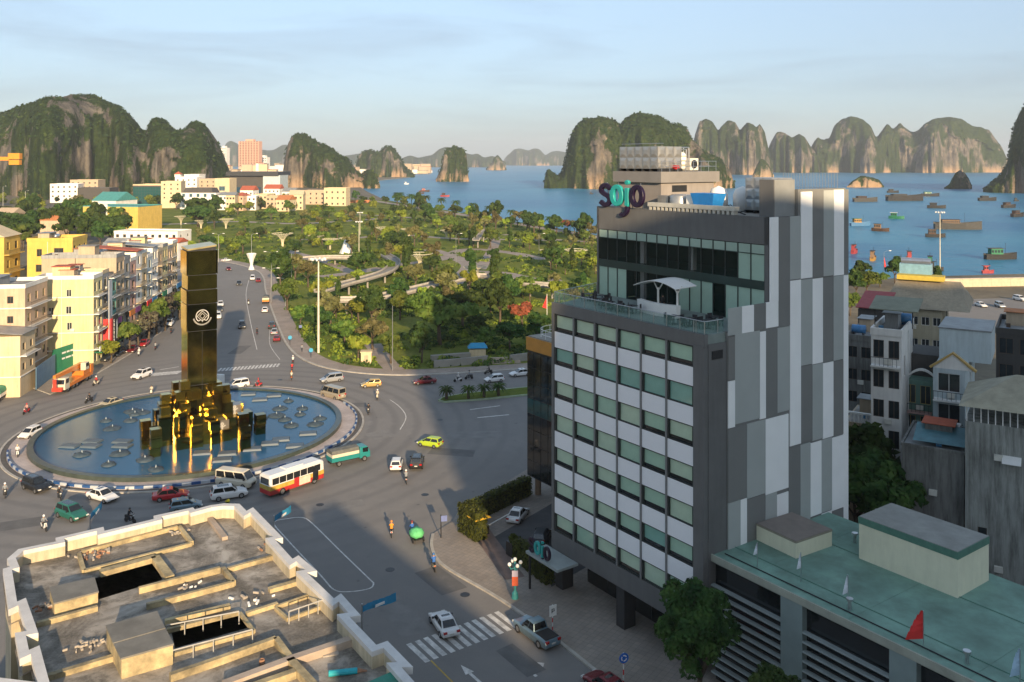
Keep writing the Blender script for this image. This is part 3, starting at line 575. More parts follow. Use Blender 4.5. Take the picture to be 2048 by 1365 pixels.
# roof equipment
def on_roof(x, y, z=38.45): return hp(x, y, z)
A_TANK = M('tank_steel', (0.45, 0.44, 0.41), 0.4, 0.2, 1.2, metal=0.75)
def panel_tank(name, label, loc, nx, ny, nz, s, rz, group=None):
    t = thing(name, label, 'water tank', loc, rz, group); W_, D_, H_ = nx * s, ny * s, nz * s
    MB().box(0.03, 0.03, 0.3, W_ - 0.03, D_ - 0.03, 0.3 + H_ - 0.03).build('tank_shell', A_TANK, t)
    pm_ = MB(); pm_.add([(0.03, 0, 0.03), (s-0.03, 0, 0.03), (s-0.03, 0, s-0.03), (0.03, 0, s-0.03), (s*.3, -0.06, s*.3), (s*.7, -0.06, s*.3), (s*.7, -0.06, s*.7), (s*.3, -0.06, s*.7)], [(0, 1, 5, 4), (1, 2, 6, 5), (2, 3, 7, 6), (3, 0, 4, 7), (4, 5, 6, 7)])
    me = pm_.mesh('tank_panel', A_TANK)
    for k in range(nz):
        for i in range(nx): ob('tank_panel', me, t, (i * s, 0.02, 0.3 + k * s))
        for j in range(ny): ob('tank_panel', me, t, (W_ - 0.02, j * s, 0.3 + k * s), R(90))
    m = MB()
    for i in range(nx + 1): m.box(i*s-0.08, 0, 0, i*s+0.08, D_, 0.3)
    m.build('support_beam', A_DARKM, t); return t
panel_tank('water_tank', 'big dimpled steel panel tank on the lift house roof', on_roof(hx - 7.0, hy + 0.5, 42.35), 5, 3, 2, 1.2, ST)
panel_tank('water_tank', 'pale steel panel tank beside the roof stair tower', on_roof(14.4, 12.6), 3, 3, 3, 1.05, ST)
def ac_unit(loc, rz, label, s=1.0, group=None):
    t = thing('condenser_unit', label, 'air conditioner', loc, rz, group)
    b = MB().box(0, 0, 0.1, 1.2*s, 0.6*s, 1.3*s).build('casing', M('ac_cream', (0.62, 0.6, 0.53), 0.5, 0.1, 2), t); bev(b, 0.03)
    MB().lathe([(0.0, 0.02), (0.4*s, 0.02), (0.45*s, 0.0)], 14).build('fan_grille', A_DARKM, t, loc=(0.6*s, -0.01, 0.7*s)).rotation_euler = (R(90), 0, 0); return t
ac_unit(on_roof(hx - 2.0, hy + 6.4, 42.35), ST + R(90), 'cream air conditioner box at the end of the lift house roof', 1.1)
t = thing('pressure_vessel', 'white ribbed pressure vessel among the pipes on the lift house roof', 'tank', on_roof(hx - 2.0, hy + 4.9, 42.35))
MB().lathe([(0, 0.2), (0.5, 0.22), (0.62, 0.5), (0.62, 1.7), (0.5, 2.0), (0, 2.15)], 14).build('shell', A_WHITE, t, smooth=True)
for z in (0.6, 1.1, 1.6): MB().lathe([(0.62, z), (0.66, z + .05), (0.62, z + 0.1)], 14).build('band', M('band_ochre', (0.4, 0.3, 0.16), 0.6), t)
for k, dx in enumerate((0, 0.8, 1.6)):
    t = thing('pump', 'red water pump under the pipes on the lift house roof', 'pump', on_roof(hx - 1.4 - 0.25*k, hy + 2.9 + dx*0.7, 42.35), ST, 'red roof pumps')
    red = M('pump_red', (0.4, 0.03, 0.03), 0.5); MB().cyl((0, 0, 0.45), (0.7, 0, 0.45), 0.24, n=10).build('motor', red, t); MB().box(-0.1, -0.25, 0, 0.8, 0.25, 0.16).build('base', A_DARKM, t)
t = thing('pipework', 'rack of grey pipes rising above the lift house roof', 'pipes', on_roof(hx - 2.6, hy + 2.4, 42.35), ST); m = MB()
for k in range(4): m.tube([(k*0.4, 0, 0), (k*0.4, 0, 2.4 + 0.2*(k % 2)), (k*0.4, 3.2, 2.4 + 0.2*(k % 2)), (k*0.4, 3.2, 0.8)], 0.05)
m.build('pipe', A_STEEL, t)
m = MB(); m.tube([(1.6, -1, 3.0), (-5, -1, 3.0)], 0.03); m.build('upper_pipe', A_STEEL, t)
t = thing('roof_railing', 'thin pale railing along the edge of the lift house roof', 'railing', on_roof(hx - 7.3, hy + 0.2, 42.35), ST); m = MB()
pts = [(7.1, 0.1), (7.1, 8.4), (0.1, 8.4)]
for hgt in (0.55, 1.1): m.tube([(p[0], p[1], hgt) for p in pts], 0.025, 5)
m.build('rail', A_STEEL, t); m = MB()
for k in range(8): m.cyl((7.1, 0.1 + k * 1.18, 0), (7.1, 0.1 + k * 1.18, 1.1), 0.03, n=5)
m.build('post', A_STEEL, t)
blue = M('tarp_blue', (0.02, 0.2, 0.55), 0.5, 0.2, 1)
t = thing('tub', 'bright blue and white tapered tub on the hotel roof edge', 'tub', on_roof(12.4, 9.6), ST)
MB().loft([[(-1.0, -0.6, 0), (1.0, -0.6, 0), (1.0, 0.6, 0), (-1.0, 0.6, 0)], [(-1.5, -0.9, 1.9), (1.5, -0.9, 1.9), (1.5, 0.9, 1.9), (-1.5, 0.9, 1.9)]]).build('basin', blue, t); MB().box(-2.4, -0.5, 0, -1.5, 0.5, 1.7).build('white_end', A_WHITE, t)
t = thing('water_tank', 'round steel tank lying low beside the blue tub', 'water tank', on_roof(8.4, 9.9), ST)
MB().lathe([(0, 0.1), (1.0, 0.15), (1.05, 0.3), (1.05, 1.5), (0.9, 1.65), (0, 1.7)], 18).build('shell', A_TANK, t, smooth=True); MB().box(-2.6, -0.6, 0.1, -1.1, 0.6, 1.5).build('side_box', A_TANK, t)
for k, (x, y) in enumerate(((9.8, 14.0), (11.9, 15.2))):
    t = thing('water_tank', ('white domed tank with dark round hatch behind the blue tub', 'white domed tank nearer the stair tower without a hatch')[k], 'water tank', on_roof(x, y), ST)
    MB().lathe([(0, 0), (0.95, 0), (0.95, 1.6), (0.7, 2.2), (0, 2.5)], 16).build('shell', A_WHITE, t, smooth=True)
    if k == 0: MB().cyl((0, -0.93, 1.2), (0, -1.0, 1.2), 0.6, n=16).build('hatch', A_DARKM, t)
t = thing('roof_ledge', 'low cream ledge with dark slots along the hotel roof edge', 'ledge', on_roof(5.4, UY + 0.05, 38.5), ST)
MB().box(0, 0, 0.35, 11.4, 0.7, 0.75).build('coping', M('ledge_cream', (0.5, 0.49, 0.43), 0.7, 0.15, 1), t)
lg = MB().box(-0.14, 0, 0, 0.14, 0.6, 0.35).mesh('ledge_block', M('ledge_cream'))
for k in range(20): ob('ledge_block', lg, t, (0.3 + k * 0.57, 0.05, 0))
t = thing('rod_fence', 'row of thin upright rods along the far roof edge', 'fence', on_roof(14.0, 18.9, 38.4), ST)
rd = MB().cyl((0, 0, 0), (0, 0, 3.9), 0.03, n=5).mesh('rod', A_STEEL)
for k in range(20): ob('rod', rd, t, (0.33 * k, 0, 0))
MB().cyl((0, 0, 2.5), (6.3, 0, 2.5), 0.03, n=5).build('rail', A_STEEL, t)
t = thing('junk_pile', 'dark heap of pipes and hoses on the hotel roof', 'pile', on_roof(14.6, 9.9), ST); m = MB(); random.seed(8)
for k in range(26): a = Vector((random.uniform(-1.4, 1.4), random.uniform(-.6, .6), random.uniform(0.05, .8))); m.cyl(a, a + Vector((random.uniform(-.8, .8), random.uniform(-.5, .5), random.uniform(-.2, .3))), 0.06, n=5)
m.build('pipes', A_DARKM, t)['kind'] = 'stuff'

# terrace bar, tables, chairs
t = thing('terrace_bar', 'white curved bar with sail canopy on the hotel terrace', 'bar', hp(11.1, 5.0, 28.97), ST)
m = MB(); arc = [(-2.6 + 5.2 * k / 12, -1.0 - 0.55 * math.sin(math.pi * k / 12)) for k in range(13)]
m.loft([[(x, y, 0), (x, y - 0.1, 1.15), (x, y + 0.5, 1.15), (x, y + 0.45, 0)] for x, y in arc]); m.build('counter', A_WHITE, t)
m = MB(); n = 10
rr = [(-2.7 + 5.6 * k / n, 2.15 + 1.05 * math.sin(math.pi * (0.1 + 0.72 * k / n))) for k in range(n + 1)]
m.loft([[(x, -1.5, z), (x, 1.3, z + 0.1), (x, 1.3, z + 0.16), (x, -1.5, z + 0.06)] for x, z in rr]); m.build('canopy', A_WHITE, t)
for px_ in ((-0.2, -0.6), (2.3, -0.6)):
    m = MB(); m.cyl((px_[0], px_[1], 0), (px_[0], px_[1], 2.5), 0.1); m.tube([(px_[0], px_[1], 2.2), (px_[0] - 0.6, px_[1], 3.0)], 0.06); m.tube([(px_[0], px_[1], 2.2), (px_[0] + 0.6, px_[1], 3.0)], 0.06); m.build('post', A_WHITE, t)
CH = M('chair_dark', (0.03, 0.03, 0.032), 0.6)
def chair_proto():
    t = thing('terrace_chair', 'dark slatted metal chair at a terrace table', 'chair', (0, 0, 0), 0, 'dark chairs on the hotel terrace')
    MB().box(-0.24, -0.24, 0.43, 0.24, 0.24, 0.48).build('seat', CH, t); MB().box(-0.24, 0.2, 0.48, 0.24, 0.25, 0.92).build('backrest', CH, t)
    lm = MB().box(-0.025, -0.025, 0, 0.025, 0.025, 0.43).mesh('leg', CH)
    for sx_ in (-0.2, 0.2):
        for sy_ in (-0.2, 0.2): ob('leg', lm, t, (sx_, sy_, 0))
    return t
def table_proto():
    t = thing('terrace_table', 'small dark square table on the hotel terrace', 'table', (0, 0, 0), 0, 'dark tables on the hotel terrace')
    MB().box(-0.4, -0.4, 0.7, 0.4, 0.4, 0.75).build('tabletop', CH, t); MB().cyl((0, 0, 0.05), (0, 0, 0.7), 0.05).build('pedestal', CH, t); MB().cyl((0, 0, 0), (0, 0, 0.05), 0.25, n=10).build('foot', CH, t); return t
TW = ['at the far left end of the terrace', 'under the left glazing of the terrace', 'second from the left along the terrace rail', 'nearest left of the white bar along the rail', 'in the cluster just left of the bar', 'touching the left end of the bar', 'at the rail just right of the bar', 'in the middle of the right rail cluster', 'at the right corner of the terrace', 'behind the right cluster near the bar end']
cp, tp = chair_proto(), table_proto(); first = True
for i, (x, y) in enumerate([(1.2, 4.0), (2.8, 4.4), (4.3, 3.2), (6.2, 2.4), (7.9, 2.2), (9.2, 2.6), (15.4, 1.9), (17.0, 2.2), (18.6, 2.8), (17.8, 4.6)]):
    tb = tp if i == 0 else copy_tree(tp); tb.location = hp(x, y, 28.97); tb.rotation_euler.z = ST; tb['label'] = 'small dark square table ' + TW[i]
    for k in range(4 if i in (4, 7) else 3):
        c = cp if first else copy_tree(cp); first = False; a = k * math.pi / 2 + 0.2 * i
        c.location = hp(x + 0.62 * math.sin(a), y + 0.62 * math.cos(a), 28.97); c.rotation_euler.z = ST - a; c['label'] = 'dark chair by table ' + TW[i]

# black glass building behind the hotel, with its orange band
bb = thing('office_building', 'black glass building with an orange band and roof garden beside hotel', 'building', (2.0, 114, 0), ST)
m = MB(); m.box(0, 0, 2.6, 20, 20, 18.9); m.build('wall', M('black_wall', (0.02, 0.021, 0.021), 0.3, 0.25, 0.4), bb)
gp = MB().box(0.06, -0.05, 0, 1.44, 0.0, 1.9).mesh('glass_panel', A_GLASSD)
gp2 = MB().box(0.06, -0.05, 0, 1.44, 0.0, 1.9).mesh('glass_panel', M('black_teal_glass', (0.015, 0.06, 0.06), 0.08, 0.4, 0.7, spec=0.8))
for i in range(8):
    for k in range(8): ob('glass_panel', gp2 if (k == 4 and i < 6) else gp, bb, (i * 1.5, 0, 2.8 + k * 2.0))
MB().box(-0.12, -0.12, 18.95, 20.1, 20.1, 20.6).build('fascia', M('orange_band', (0.5, 0.23, 0.04), 0.6, 0.15, 0.8), bb)
MB().box(0.1, 0.1, 20.6, 20, 20, 20.75).build('roof', A_CONC, bb)
m = MB(); ra = [(0.4 + 3 - 3 * math.cos(R(a)), 0.4 + 3 - 3 * math.sin(R(a))) for a in range(0, 91, 15)]
for z in (21.2, 21.8): m.tube([(0.4, 12, z)] + [(x, y, z) for x, y in ra] + [(12, 0.4, z)], 0.04, 5)
for x, y in ra[::2]: m.cyl((x, y, 20.7), (x, y, 21.8), 0.04, n=5)
m.build('railing', A_WHITE, bb)
for p in ((1, 1), (7, 1), (13, 1), (1, 10)): MB().cyl((p[0], p[1], 0), (p[0], p[1], 2.6), 0.4, n=10).build('column', M('column_tan', (0.25, 0.17, 0.11), 0.7), bb)
MB().box(2.5, 4, 0, 20, 20, 2.6).build('ground_wall', A_GLASSD, bb)

# green-roofed building in front
A_AC = M('ac_cream', (0.62, 0.6, 0.53), 0.5, 0.1, 2)
GR = M('roof_green', (0.19, 0.33, 0.265), 0.75, 0.3, 0.25, dirt=0.38, bump=0.1)
gbx = thing('office_block', 'low building with flat green roof and dark louvred street front', 'building', (16.72, 73.15, 0), ST)
GZ = 10.6; GL = 46.0; GD = 15.5
m = MB(); m.box(0.05, 0.5, 0, GL, GD, GZ - 0.3); m.build('wall', M('block_grey', (0.12, 0.14, 0.13), 0.7, 0.2, 0.5), gbx)
m = MB(); m.box(0.05, -0.1, GZ - 0.3, GL, GD + 0.1, GZ); m.build('roof', GR, gbx)
m = MB(); m.box(0.05, -0.25, GZ - 0.45, GL, -0.1, GZ + 0.12); m.box(-0.02, -0.25, GZ - 0.4, 0.05, 4.3, GZ + 0.25); m.build('roof_edge', M('roof_edge_stone', (0.32, 0.33, 0.27), 0.8, 0.2, 0.8), gbx)
m = MB(); m.box(0.05, 2.6, GZ, GL, 2.66, GZ + 0.05); m.box(0.05, 9.8, GZ, GL, 9.86, GZ + 0.05); m.build('roof_seam', M('seam_green', (0.09, 0.2, 0.15), 0.7), gbx)
MB().box(0.1, 0.35, 0, GL, 0.45, GZ - 0.9).build('glazing', A_GLASSD, gbx)
lv = MB().box(0, -0.3, 0, 7.0, 0.1, 0.12).mesh('louvre_slat', M('louvre_pale', (0.3, 0.34, 0.33), 0.5, 0.15, 1.0))
x = 0.1; bays = []
while x < GL - 7: bays.append(x); x += 9.0
for i, x in enumerate(bays):
    for k in range(11):
        o = ob('louvre_slat', lv, gbx, (x, 0.05, 0.9 + k * 0.72))
    MB().box(x + 7.02, -0.22, 0, x + 8.98, 0.4, GZ - 0.45).build('pier', M('pier_grey', (0.2, 0.25, 0.24), 0.7, 0.12, 0.6), gbx)
random.seed(12)
for k in range(5):        # weathered sheet joints across the roof and small roof vents
    x_ = 8.7 * k + 4.0; MB().box(x_, 0.2, GZ + .001, x_ + .05, GD - .2, GZ + .02).build('roof_seam', GR, gbx)
for x_, y_ in ((5.5, 11.8), (12.0, 1.4), (24.0, 12.5), (31.0, 1.2), (20.5, 1.6)): MB().cyl((x_, y_, GZ), (x_, y_, GZ + .7), .14, n=10).cyl((x_, y_, GZ + .7), (x_, y_, GZ + .85), .26, n=10).build('vent_pipe', A_STEEL, gbx)
MB().tube([(0.6, 0.9, GZ + .06), (18, 1.0, GZ + .06), (34, .8, GZ + .06)], .05, 6).build('roof_cable', A_DARKM, gbx)
CR = M('cream_render', (0.74, 0.71, 0.53), 0.75, 0.1, 0.4, streak=0.1)
def roofbox(label, pts, zt, zb, rim, rimm, topm):
    t = thing('roof_house', label, 'rooftop room', (*pts[0], zb)); o0 = Vector(pts[0]); P_ = [Vector(p) - o0 for p in pts]
    MB().prism(P_, 0, zt - zb - rim).build('wall', CR, t); c = sum(P_, Vector((0, 0))) / 4
    MB().prism([c + (p - c) * 1.012 for p in P_], zt - zb - rim, zt - zb).build('roof', [rimm, topm], t)
    MB().prism([c + (p - c) * 1.0 for p in P_], zt - zb, zt - zb + 0.05).build('roof_top', topm, t); return t
XY = lambda l, z: [tuple(W(x, y, z)[:2]) for x, y in l]
def sq(a, b, dpt):                       # street-aligned rectangle from front corner a to b
    a = Vector(a); b = Vector(b); e = (b - a).normalized(); n = Vector((-e.y, e.x)); n = n if n.y > 0 else -n; return [a, b, b + n * dpt, a + n * dpt]
bf, bl, br_ = W(1915, 1197, GZ), W(1718, 1117, GZ), W(2000, 1172, GZ)
TOPG = M('roof_top_grey', (0.3, 0.3, 0.275), 0.85, 0.2, 0.4, dirt=0.3)
roofbox('long cream rooftop room with a green rim on the green roof', sq(bl.xy, bf.xy, (br_ - bf).length * 1.02), 14.05, GZ, 0.55, M('rim_green', (0.09, 0.2, 0.15), 0.7), TOPG)
sf, sl_, sr = W(1592, 1118, GZ), W(1513, 1080, GZ), W(1653, 1088, GZ)
roofbox('small low cream rooftop room with brownish top against the patchwork wall', sq(sl_.xy, sf.xy, (sr - sf).length), 12.0, GZ, 0.14, M('rim_tan', (0.3, 0.27, 0.2), 0.8), M('roof_top_brown', (0.24, 0.2, 0.17), 0.85, 0.2, 0.4, dirt=0.25))
def flag(px, py0, py1, zb, mat, label, group, wd=0.8, base=None):
    b = base or W(px, py1 + 28, zb); zt = H - (py0 - HY) * b.y / F
    t = thing('flag', label, 'flag', b, -0.35, group); MB().cyl((0, 0, 0), (0, 0, zt - b.z), 0.03, n=5).build('pole', A_STEEL, t)
    hh = (py1 - py0) * b.y / F; m = MB(); n = 5
    for k in range(n):
        a, c = k / n, (k + 1) / n; f_ = lambda q: (-(wd * (0.15 + 0.85 * q)) * (1 if q < 0.75 else 1.0), 0.18 * math.sin(5 * q), 0)
        za, zc = zt - b.z - a * hh, zt - b.z - c * hh
        m.face((0, 0, za), (0, 0, zc), (f_(c)[0], f_(c)[1], zc - 0.1 * hh), (f_(a)[0], f_(a)[1], za))
    m.build('cloth', mat, t); return t
WF_ = M('flag_white', (0.62, 0.66, 0.7), 0.8); 
flag(1515, 1085, 1108, GZ, WF_, 'white flag hanging on pole beside the small cream rooftop room', None, 0.32)
flag(1602, 1105, 1136, GZ, WF_, 'white flag in front of the small cream rooftop room corner', None, 0.32)
flag(1696, 1150, 1186, GZ, WF_, 'white flag standing alone in the middle of the green roof', None, 0.38)
flag(1847, 1222, 1278, GZ, M('flag_red', (0.62, 0.035, 0.03), 0.8), 'bright red flag above the green roof edge', None, 1.15, W(1847, 1290, GZ))
flag(2040, 1298, 1350, GZ, M('flag_pale_blue', (0.35, 0.5, 0.62), 0.8), 'pale blue and white flag at the right end of green roof', None, .6)
# ------------------------------------------------------------------ ROUNDABOUT with pool and mirrored obelisk
RC = Vector((-51.6, 141.6))
def circ(r, n=96, c=RC): return [(c.x + r * math.cos(2 * math.pi * k / n), c.y + r * math.sin(2 * math.pi * k / n)) for k in range(n)]
A_WALK = paving('ring_tiles', (0.52, 0.44, 0.4), (0.46, 0.39, 0.36), (0.32, 0.28, 0.26), 0.8)
rb = thing('roundabout', 'round traffic island with tiled walk around the blue pool', 'traffic island', (RC.x, RC.y, 0))
def ringmesh(r0, r1, z0, z1, n=128):      # solid ring
    m = MB(); m.lathe([(r0, z0), (r0, z1), (r1, z1), (r1, z0)], n); m.f = [f[::-1] for f in m.f]; return m
ringmesh(23.6, 26.2, 0.0, 0.16).build('walk', A_WALK, rb)
ringmesh(22.7, 23.6, 0.0, 0.75).build('pool_rim', M('rim_stone', (0.05, 0.065, 0.055), 0.35, 0.3, 1.0), rb)
ringmesh(26.25, 26.9, 0.0, 0.12).build('outer_gutter', M('gutter_dark', (0.1, 0.092, 0.085), 0.85, 0.25, 1), rb)
ringmesh(26.95, 27.3, 0.0, 0.15).build('outer_kerb', A_KERB, rb)
kb = M('kerb_blue', (0.02, 0.075, 0.22), 0.6, 0.15, 2); kw = M('kerb_white', (0.42, 0.46, 0.5), 0.6, 0.15, 2)
kbm = [MB().box(-0.6, -0.12, 0, 0.6, 0.12, 0.34).mesh('kerb_block', q) for q in (kb, kw)]
for k in range(74):
    a = R(207 + k * 2.62)
    if a > R(395): break
    ob('kerb_block', kbm[k % 2], rb, (26.05 * math.cos(a), 26.05 * math.sin(a), 0.16), a + math.pi / 2)
A_POOL = water('pool_water', (0.009, 0.065, 0.14), 1.2, 0.18, 0.25, 0.06, 0.35, (0.015, 0.1, 0.19))
MB().lathe([(0, 0.42), (8, 0.42), (22.75, 0.42)], 96).build('pool_water', A_POOL, rb)
SLAB = M('slab_grey', (0.085, 0.115, 0.14), 0.5, 0.2, 0.7); DST = M('float_dark', (0.05, 0.075, 0.095), 0.6, 0.4, 2.0, bump=0.5)
def pool_at(x, y): p = W(x, y, 0.45); return p
# flat slabs lying in the pool
slabs = [(185, 884), (182, 893), (140, 893), (245, 884), (245, 893), (497, 789), (548, 792), (520, 800), (562, 880), (540, 888), (590, 893), (505, 899), (405, 907), (455, 908), (445, 921), (616, 868)]
wh = ['in the left half of the pool', 'beside the obelisk reflection at the front', 'in the right half of the pool', 'behind the obelisk at the far side']
for i, (x, y) in enumerate(slabs):
    g = wh[0] if x < 300 else wh[3] if y < 810 else wh[1] if x < 470 else wh[2]
    p = pool_at(x, y); t = MB().tbox(-1.35, -0.9, 0, 1.35, 0.9, 0.28, 0.12).build('float_slab', SLAB, loc=(p.x, p.y, 0.4), rz=R(12 if x > 380 else -8)); tag(t, 'flat grey slab ' + g, 'slab', 'flat slabs lying in the pool')
jets = [(212, 843), (225, 858), (262, 842), (270, 830), (265, 824), (164, 910), (217, 930), (240, 908), (290, 920), (312, 940), (310, 908), (560, 818), (570, 840), (600, 830), (630, 849), (583, 852), (605, 818), (553, 832), (520, 838), (640, 838), (577, 803), (285, 826)]
for i, (x, y) in enumerate(jets):
    g = 'in the left half of the pool' if x < 400 else 'in the right half of the pool'
    p = pool_at(x, y); s_ = 0.75 + 0.55 * ((i * 37) % 10) / 10
    t = thing('fountain_mound', 'dark round fountain mound ' + g, 'fountain', (p.x, p.y, 0.3), i, 'round fountain mounds in the pool')
    m = MB().lathe([(1.25 * s_, 0.02), (1.15 * s_, 0.25), (0.75 * s_, 0.42), (0.25 * s_, 0.52), (0.0, 0.54)], 12); random.seed(i)
    m.v = [(a * (1 + random.uniform(-.12, .12)), b * (1 + random.uniform(-.12, .12)), c_ * (1 + random.uniform(-.2, .25))) for a, b, c_ in m.v]; m.build('mound', DST, t, True)
    MB().cyl((0, 0, 0.5), (0, 0, 0.85), 0.12, 0.03, 8).build('jet_nozzle', M('spray', (0.3, 0.36, 0.4), 0.5), t)
# obelisk
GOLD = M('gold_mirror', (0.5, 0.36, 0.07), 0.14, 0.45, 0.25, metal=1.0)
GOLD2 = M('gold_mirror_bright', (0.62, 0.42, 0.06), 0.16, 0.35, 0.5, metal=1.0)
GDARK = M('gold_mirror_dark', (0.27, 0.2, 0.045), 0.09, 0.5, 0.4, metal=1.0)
OB = W(398, 872); OR = R(32)
obk = thing('obelisk', 'tall dark gold mirrored obelisk rising from stacked cubes in the pool', 'monument', (OB.x, OB.y, 0.2), OR)
hw, OH = 2.15, 29.9
m = MB(); m.add([(-hw, -hw, 0), (hw, -hw, 0), (hw, hw, 0), (-hw, hw, 0), (-hw*.97, -hw*.97, OH - 0.5), (hw*.97, -hw*.97, OH), (hw*.97, hw*.97, OH + .1), (-hw*.97, hw*.97, OH - .4)], [(0, 3, 2, 1), (4, 5, 6, 7), (0, 1, 5, 4), (1, 2, 6, 5), (2, 3, 7, 6), (3, 0, 4, 7)])
m.build('core', A_DARKM, obk)
zc = [0.2, 8.4, 16.8, 21.0, 23.2, 25.5, 29.3]
rp_ = random.Random(6)
for i in range(6):
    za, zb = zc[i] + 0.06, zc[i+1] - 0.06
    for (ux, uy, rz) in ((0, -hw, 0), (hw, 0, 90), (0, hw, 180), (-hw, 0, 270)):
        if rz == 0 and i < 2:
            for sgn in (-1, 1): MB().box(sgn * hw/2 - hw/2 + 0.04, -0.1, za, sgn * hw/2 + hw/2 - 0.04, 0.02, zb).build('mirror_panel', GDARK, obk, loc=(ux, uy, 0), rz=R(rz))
        else: MB().box(-hw + 0.03, -0.1, za, hw - 0.03, 0.02, zb).build('mirror_panel', GOLD2 if rz == 270 else (GDARK if i == 2 else GOLD), obk, loc=(ux, uy, 0), rz=R(rz)).rotation_euler = (R(rp_.uniform(-.35, .35)), 0, R(rz + rp_.uniform(-.5, .5)))  # left face gets a brighter gold, its sunlight put into the colour
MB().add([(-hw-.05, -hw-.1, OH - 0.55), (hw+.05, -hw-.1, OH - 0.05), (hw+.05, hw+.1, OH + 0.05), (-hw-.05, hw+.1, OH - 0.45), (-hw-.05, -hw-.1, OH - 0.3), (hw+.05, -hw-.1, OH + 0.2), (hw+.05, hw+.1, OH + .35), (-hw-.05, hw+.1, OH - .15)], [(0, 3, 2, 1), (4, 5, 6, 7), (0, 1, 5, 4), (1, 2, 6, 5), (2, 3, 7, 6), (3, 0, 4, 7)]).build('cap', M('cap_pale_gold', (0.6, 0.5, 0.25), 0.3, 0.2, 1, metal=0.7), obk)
emw = M('emblem_white', (0.42, 0.41, 0.37), 0.5, 0.05)
m = MB(); m.stroke(ring_pts(0, 0, 1.15, 1.15, -52, 232, 30), 0.16, -0.04, 0.0); m.stroke([(0, 0.95), (0.95, 0), (0, -0.95), (-0.95, 0)], 0.14, -0.04, 0.0, True); m.stroke([(0, 0.5), (0.5, 0), (0, -0.5), (-0.5, 0)], 0.1, -0.04, 0.0, True)
m.stroke([(-0.7, -0.9), (-0.25, -0.65)], 0.14, -0.04, 0); m.stroke([(0.7, -0.9), (0.25, -0.65)], 0.14, -0.04, 0); m.stroke([(0, -0.65), (0, -1.15)], 0.12, -0.04, 0); m.build('emblem', emw, obk, loc=(0.0, -hw - 0.16, 19.1)).scale = (.82, 1, .82)
m = MB()
for k in range(21):
    a = R(196 + k * 7.4); m.stroke([(1.5 * math.cos(a), 1.5 * math.sin(a)), (1.78 * math.cos(a), 1.78 * math.sin(a))], 0.1, -0.04, 0)
m.build('emblem_wreath', emw, obk, loc=(0.0, -hw - 0.16, 19.1)).scale = (.82, 1, .82)
random.seed(21); placed = []
bm_ = {}
def blk(sx_, sy_, sz_, mt):
    key = (sx_, sy_, sz_, mt.name)
    if key not in bm_: bm_[key] = MB().box(-sx_/2, -sy_/2, 0, sx_/2, sy_/2, sz_).mesh('block', mt)
    return bm_[key]
ring_defs = [(2.9, 10, 7.2), (3.8, 12, 5.9), (4.8, 14, 4.4), (5.8, 16, 3.0), (6.8, 14, 1.9)]
for r_, n_, hh in ring_defs:
    for k in range(n_):
        a = 2 * math.pi * (k + random.uniform(-.3, .3)) / n_; r2 = r_ + random.uniform(-.5, .5); sz = random.choice((1.3, 1.6, 2.0, 2.3))
        h_ = max(1.0, hh + random.uniform(-1.5, 1.6)); h_ = round(h_ * 2) / 2
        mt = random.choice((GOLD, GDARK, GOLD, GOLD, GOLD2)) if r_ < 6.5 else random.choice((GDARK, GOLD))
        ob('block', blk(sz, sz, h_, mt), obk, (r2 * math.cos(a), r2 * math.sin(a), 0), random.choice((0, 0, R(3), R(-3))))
        if random.random() < 0.6: ob('block', blk(1.4, 1.4, 1.3, random.choice((GOLD, GOLD2, GDARK))), obk, (r2 * math.cos(a) + random.uniform(-.4, .4), r2 * math.sin(a) + random.uniform(-.4, .4), h_), 0)
def symbol(loc, kind):
    m = MB()
    m.stroke(ring_pts(0, 0.95, 0.18, 0.18, n=10), 0.16, -0.05, 0, True); m.stroke([(0, 0.7), (0, 0.1), (-0.3, -0.5)], 0.22, -0.05, 0); m.stroke([(0, 0.1), (0.3, -0.5)], 0.2, -0.05, 0); m.stroke([(-0.5, 0.75), (0, 0.45), (0.5, 0.7)], 0.17, -0.05, 0)
    m.build('symbol', emw, obk, loc=loc)
def cube_face(px, py, d, sz, hgt, mt, sym):
    p = WD(px, py, d); q = Matrix.Rotation(-OR, 3, 'Z') @ (p - Vector((OB.x, OB.y, 0.2)))
    ob('block', blk(sz, sz, hgt, mt), obk, (q.x, q.y, q.z - hgt / 2))
    if sym: symbol((q.x, q.y - sz / 2 - 0.01, q.z - 0.1), sym)
gpk = M('block_grey_pink', (0.22, 0.2, 0.17), 0.3, 0.2, 1, metal=0.5)
cube_face(441, 856, 135.5, 2.1, 2.8, gpk, 1); cube_face(466, 822, 138.5, 2.0, 2.2, gpk, 2); cube_face(392, 795, 136.5, 1.5, 1.6, GOLD, 0)
p = WD(391, 801, 135.6); q = Matrix.Rotation(-OR, 3, 'Z') @ (p - Vector((OB.x, OB.y, 0.2)))
MB().stroke(ring_pts(0, 0, 0.4, 0.4, n=14), 0.22, -0.1, 0, True).build('green_emblem', M('emblem_green', (0.25, 0.6, 0.05), 0.5), obk, loc=q)
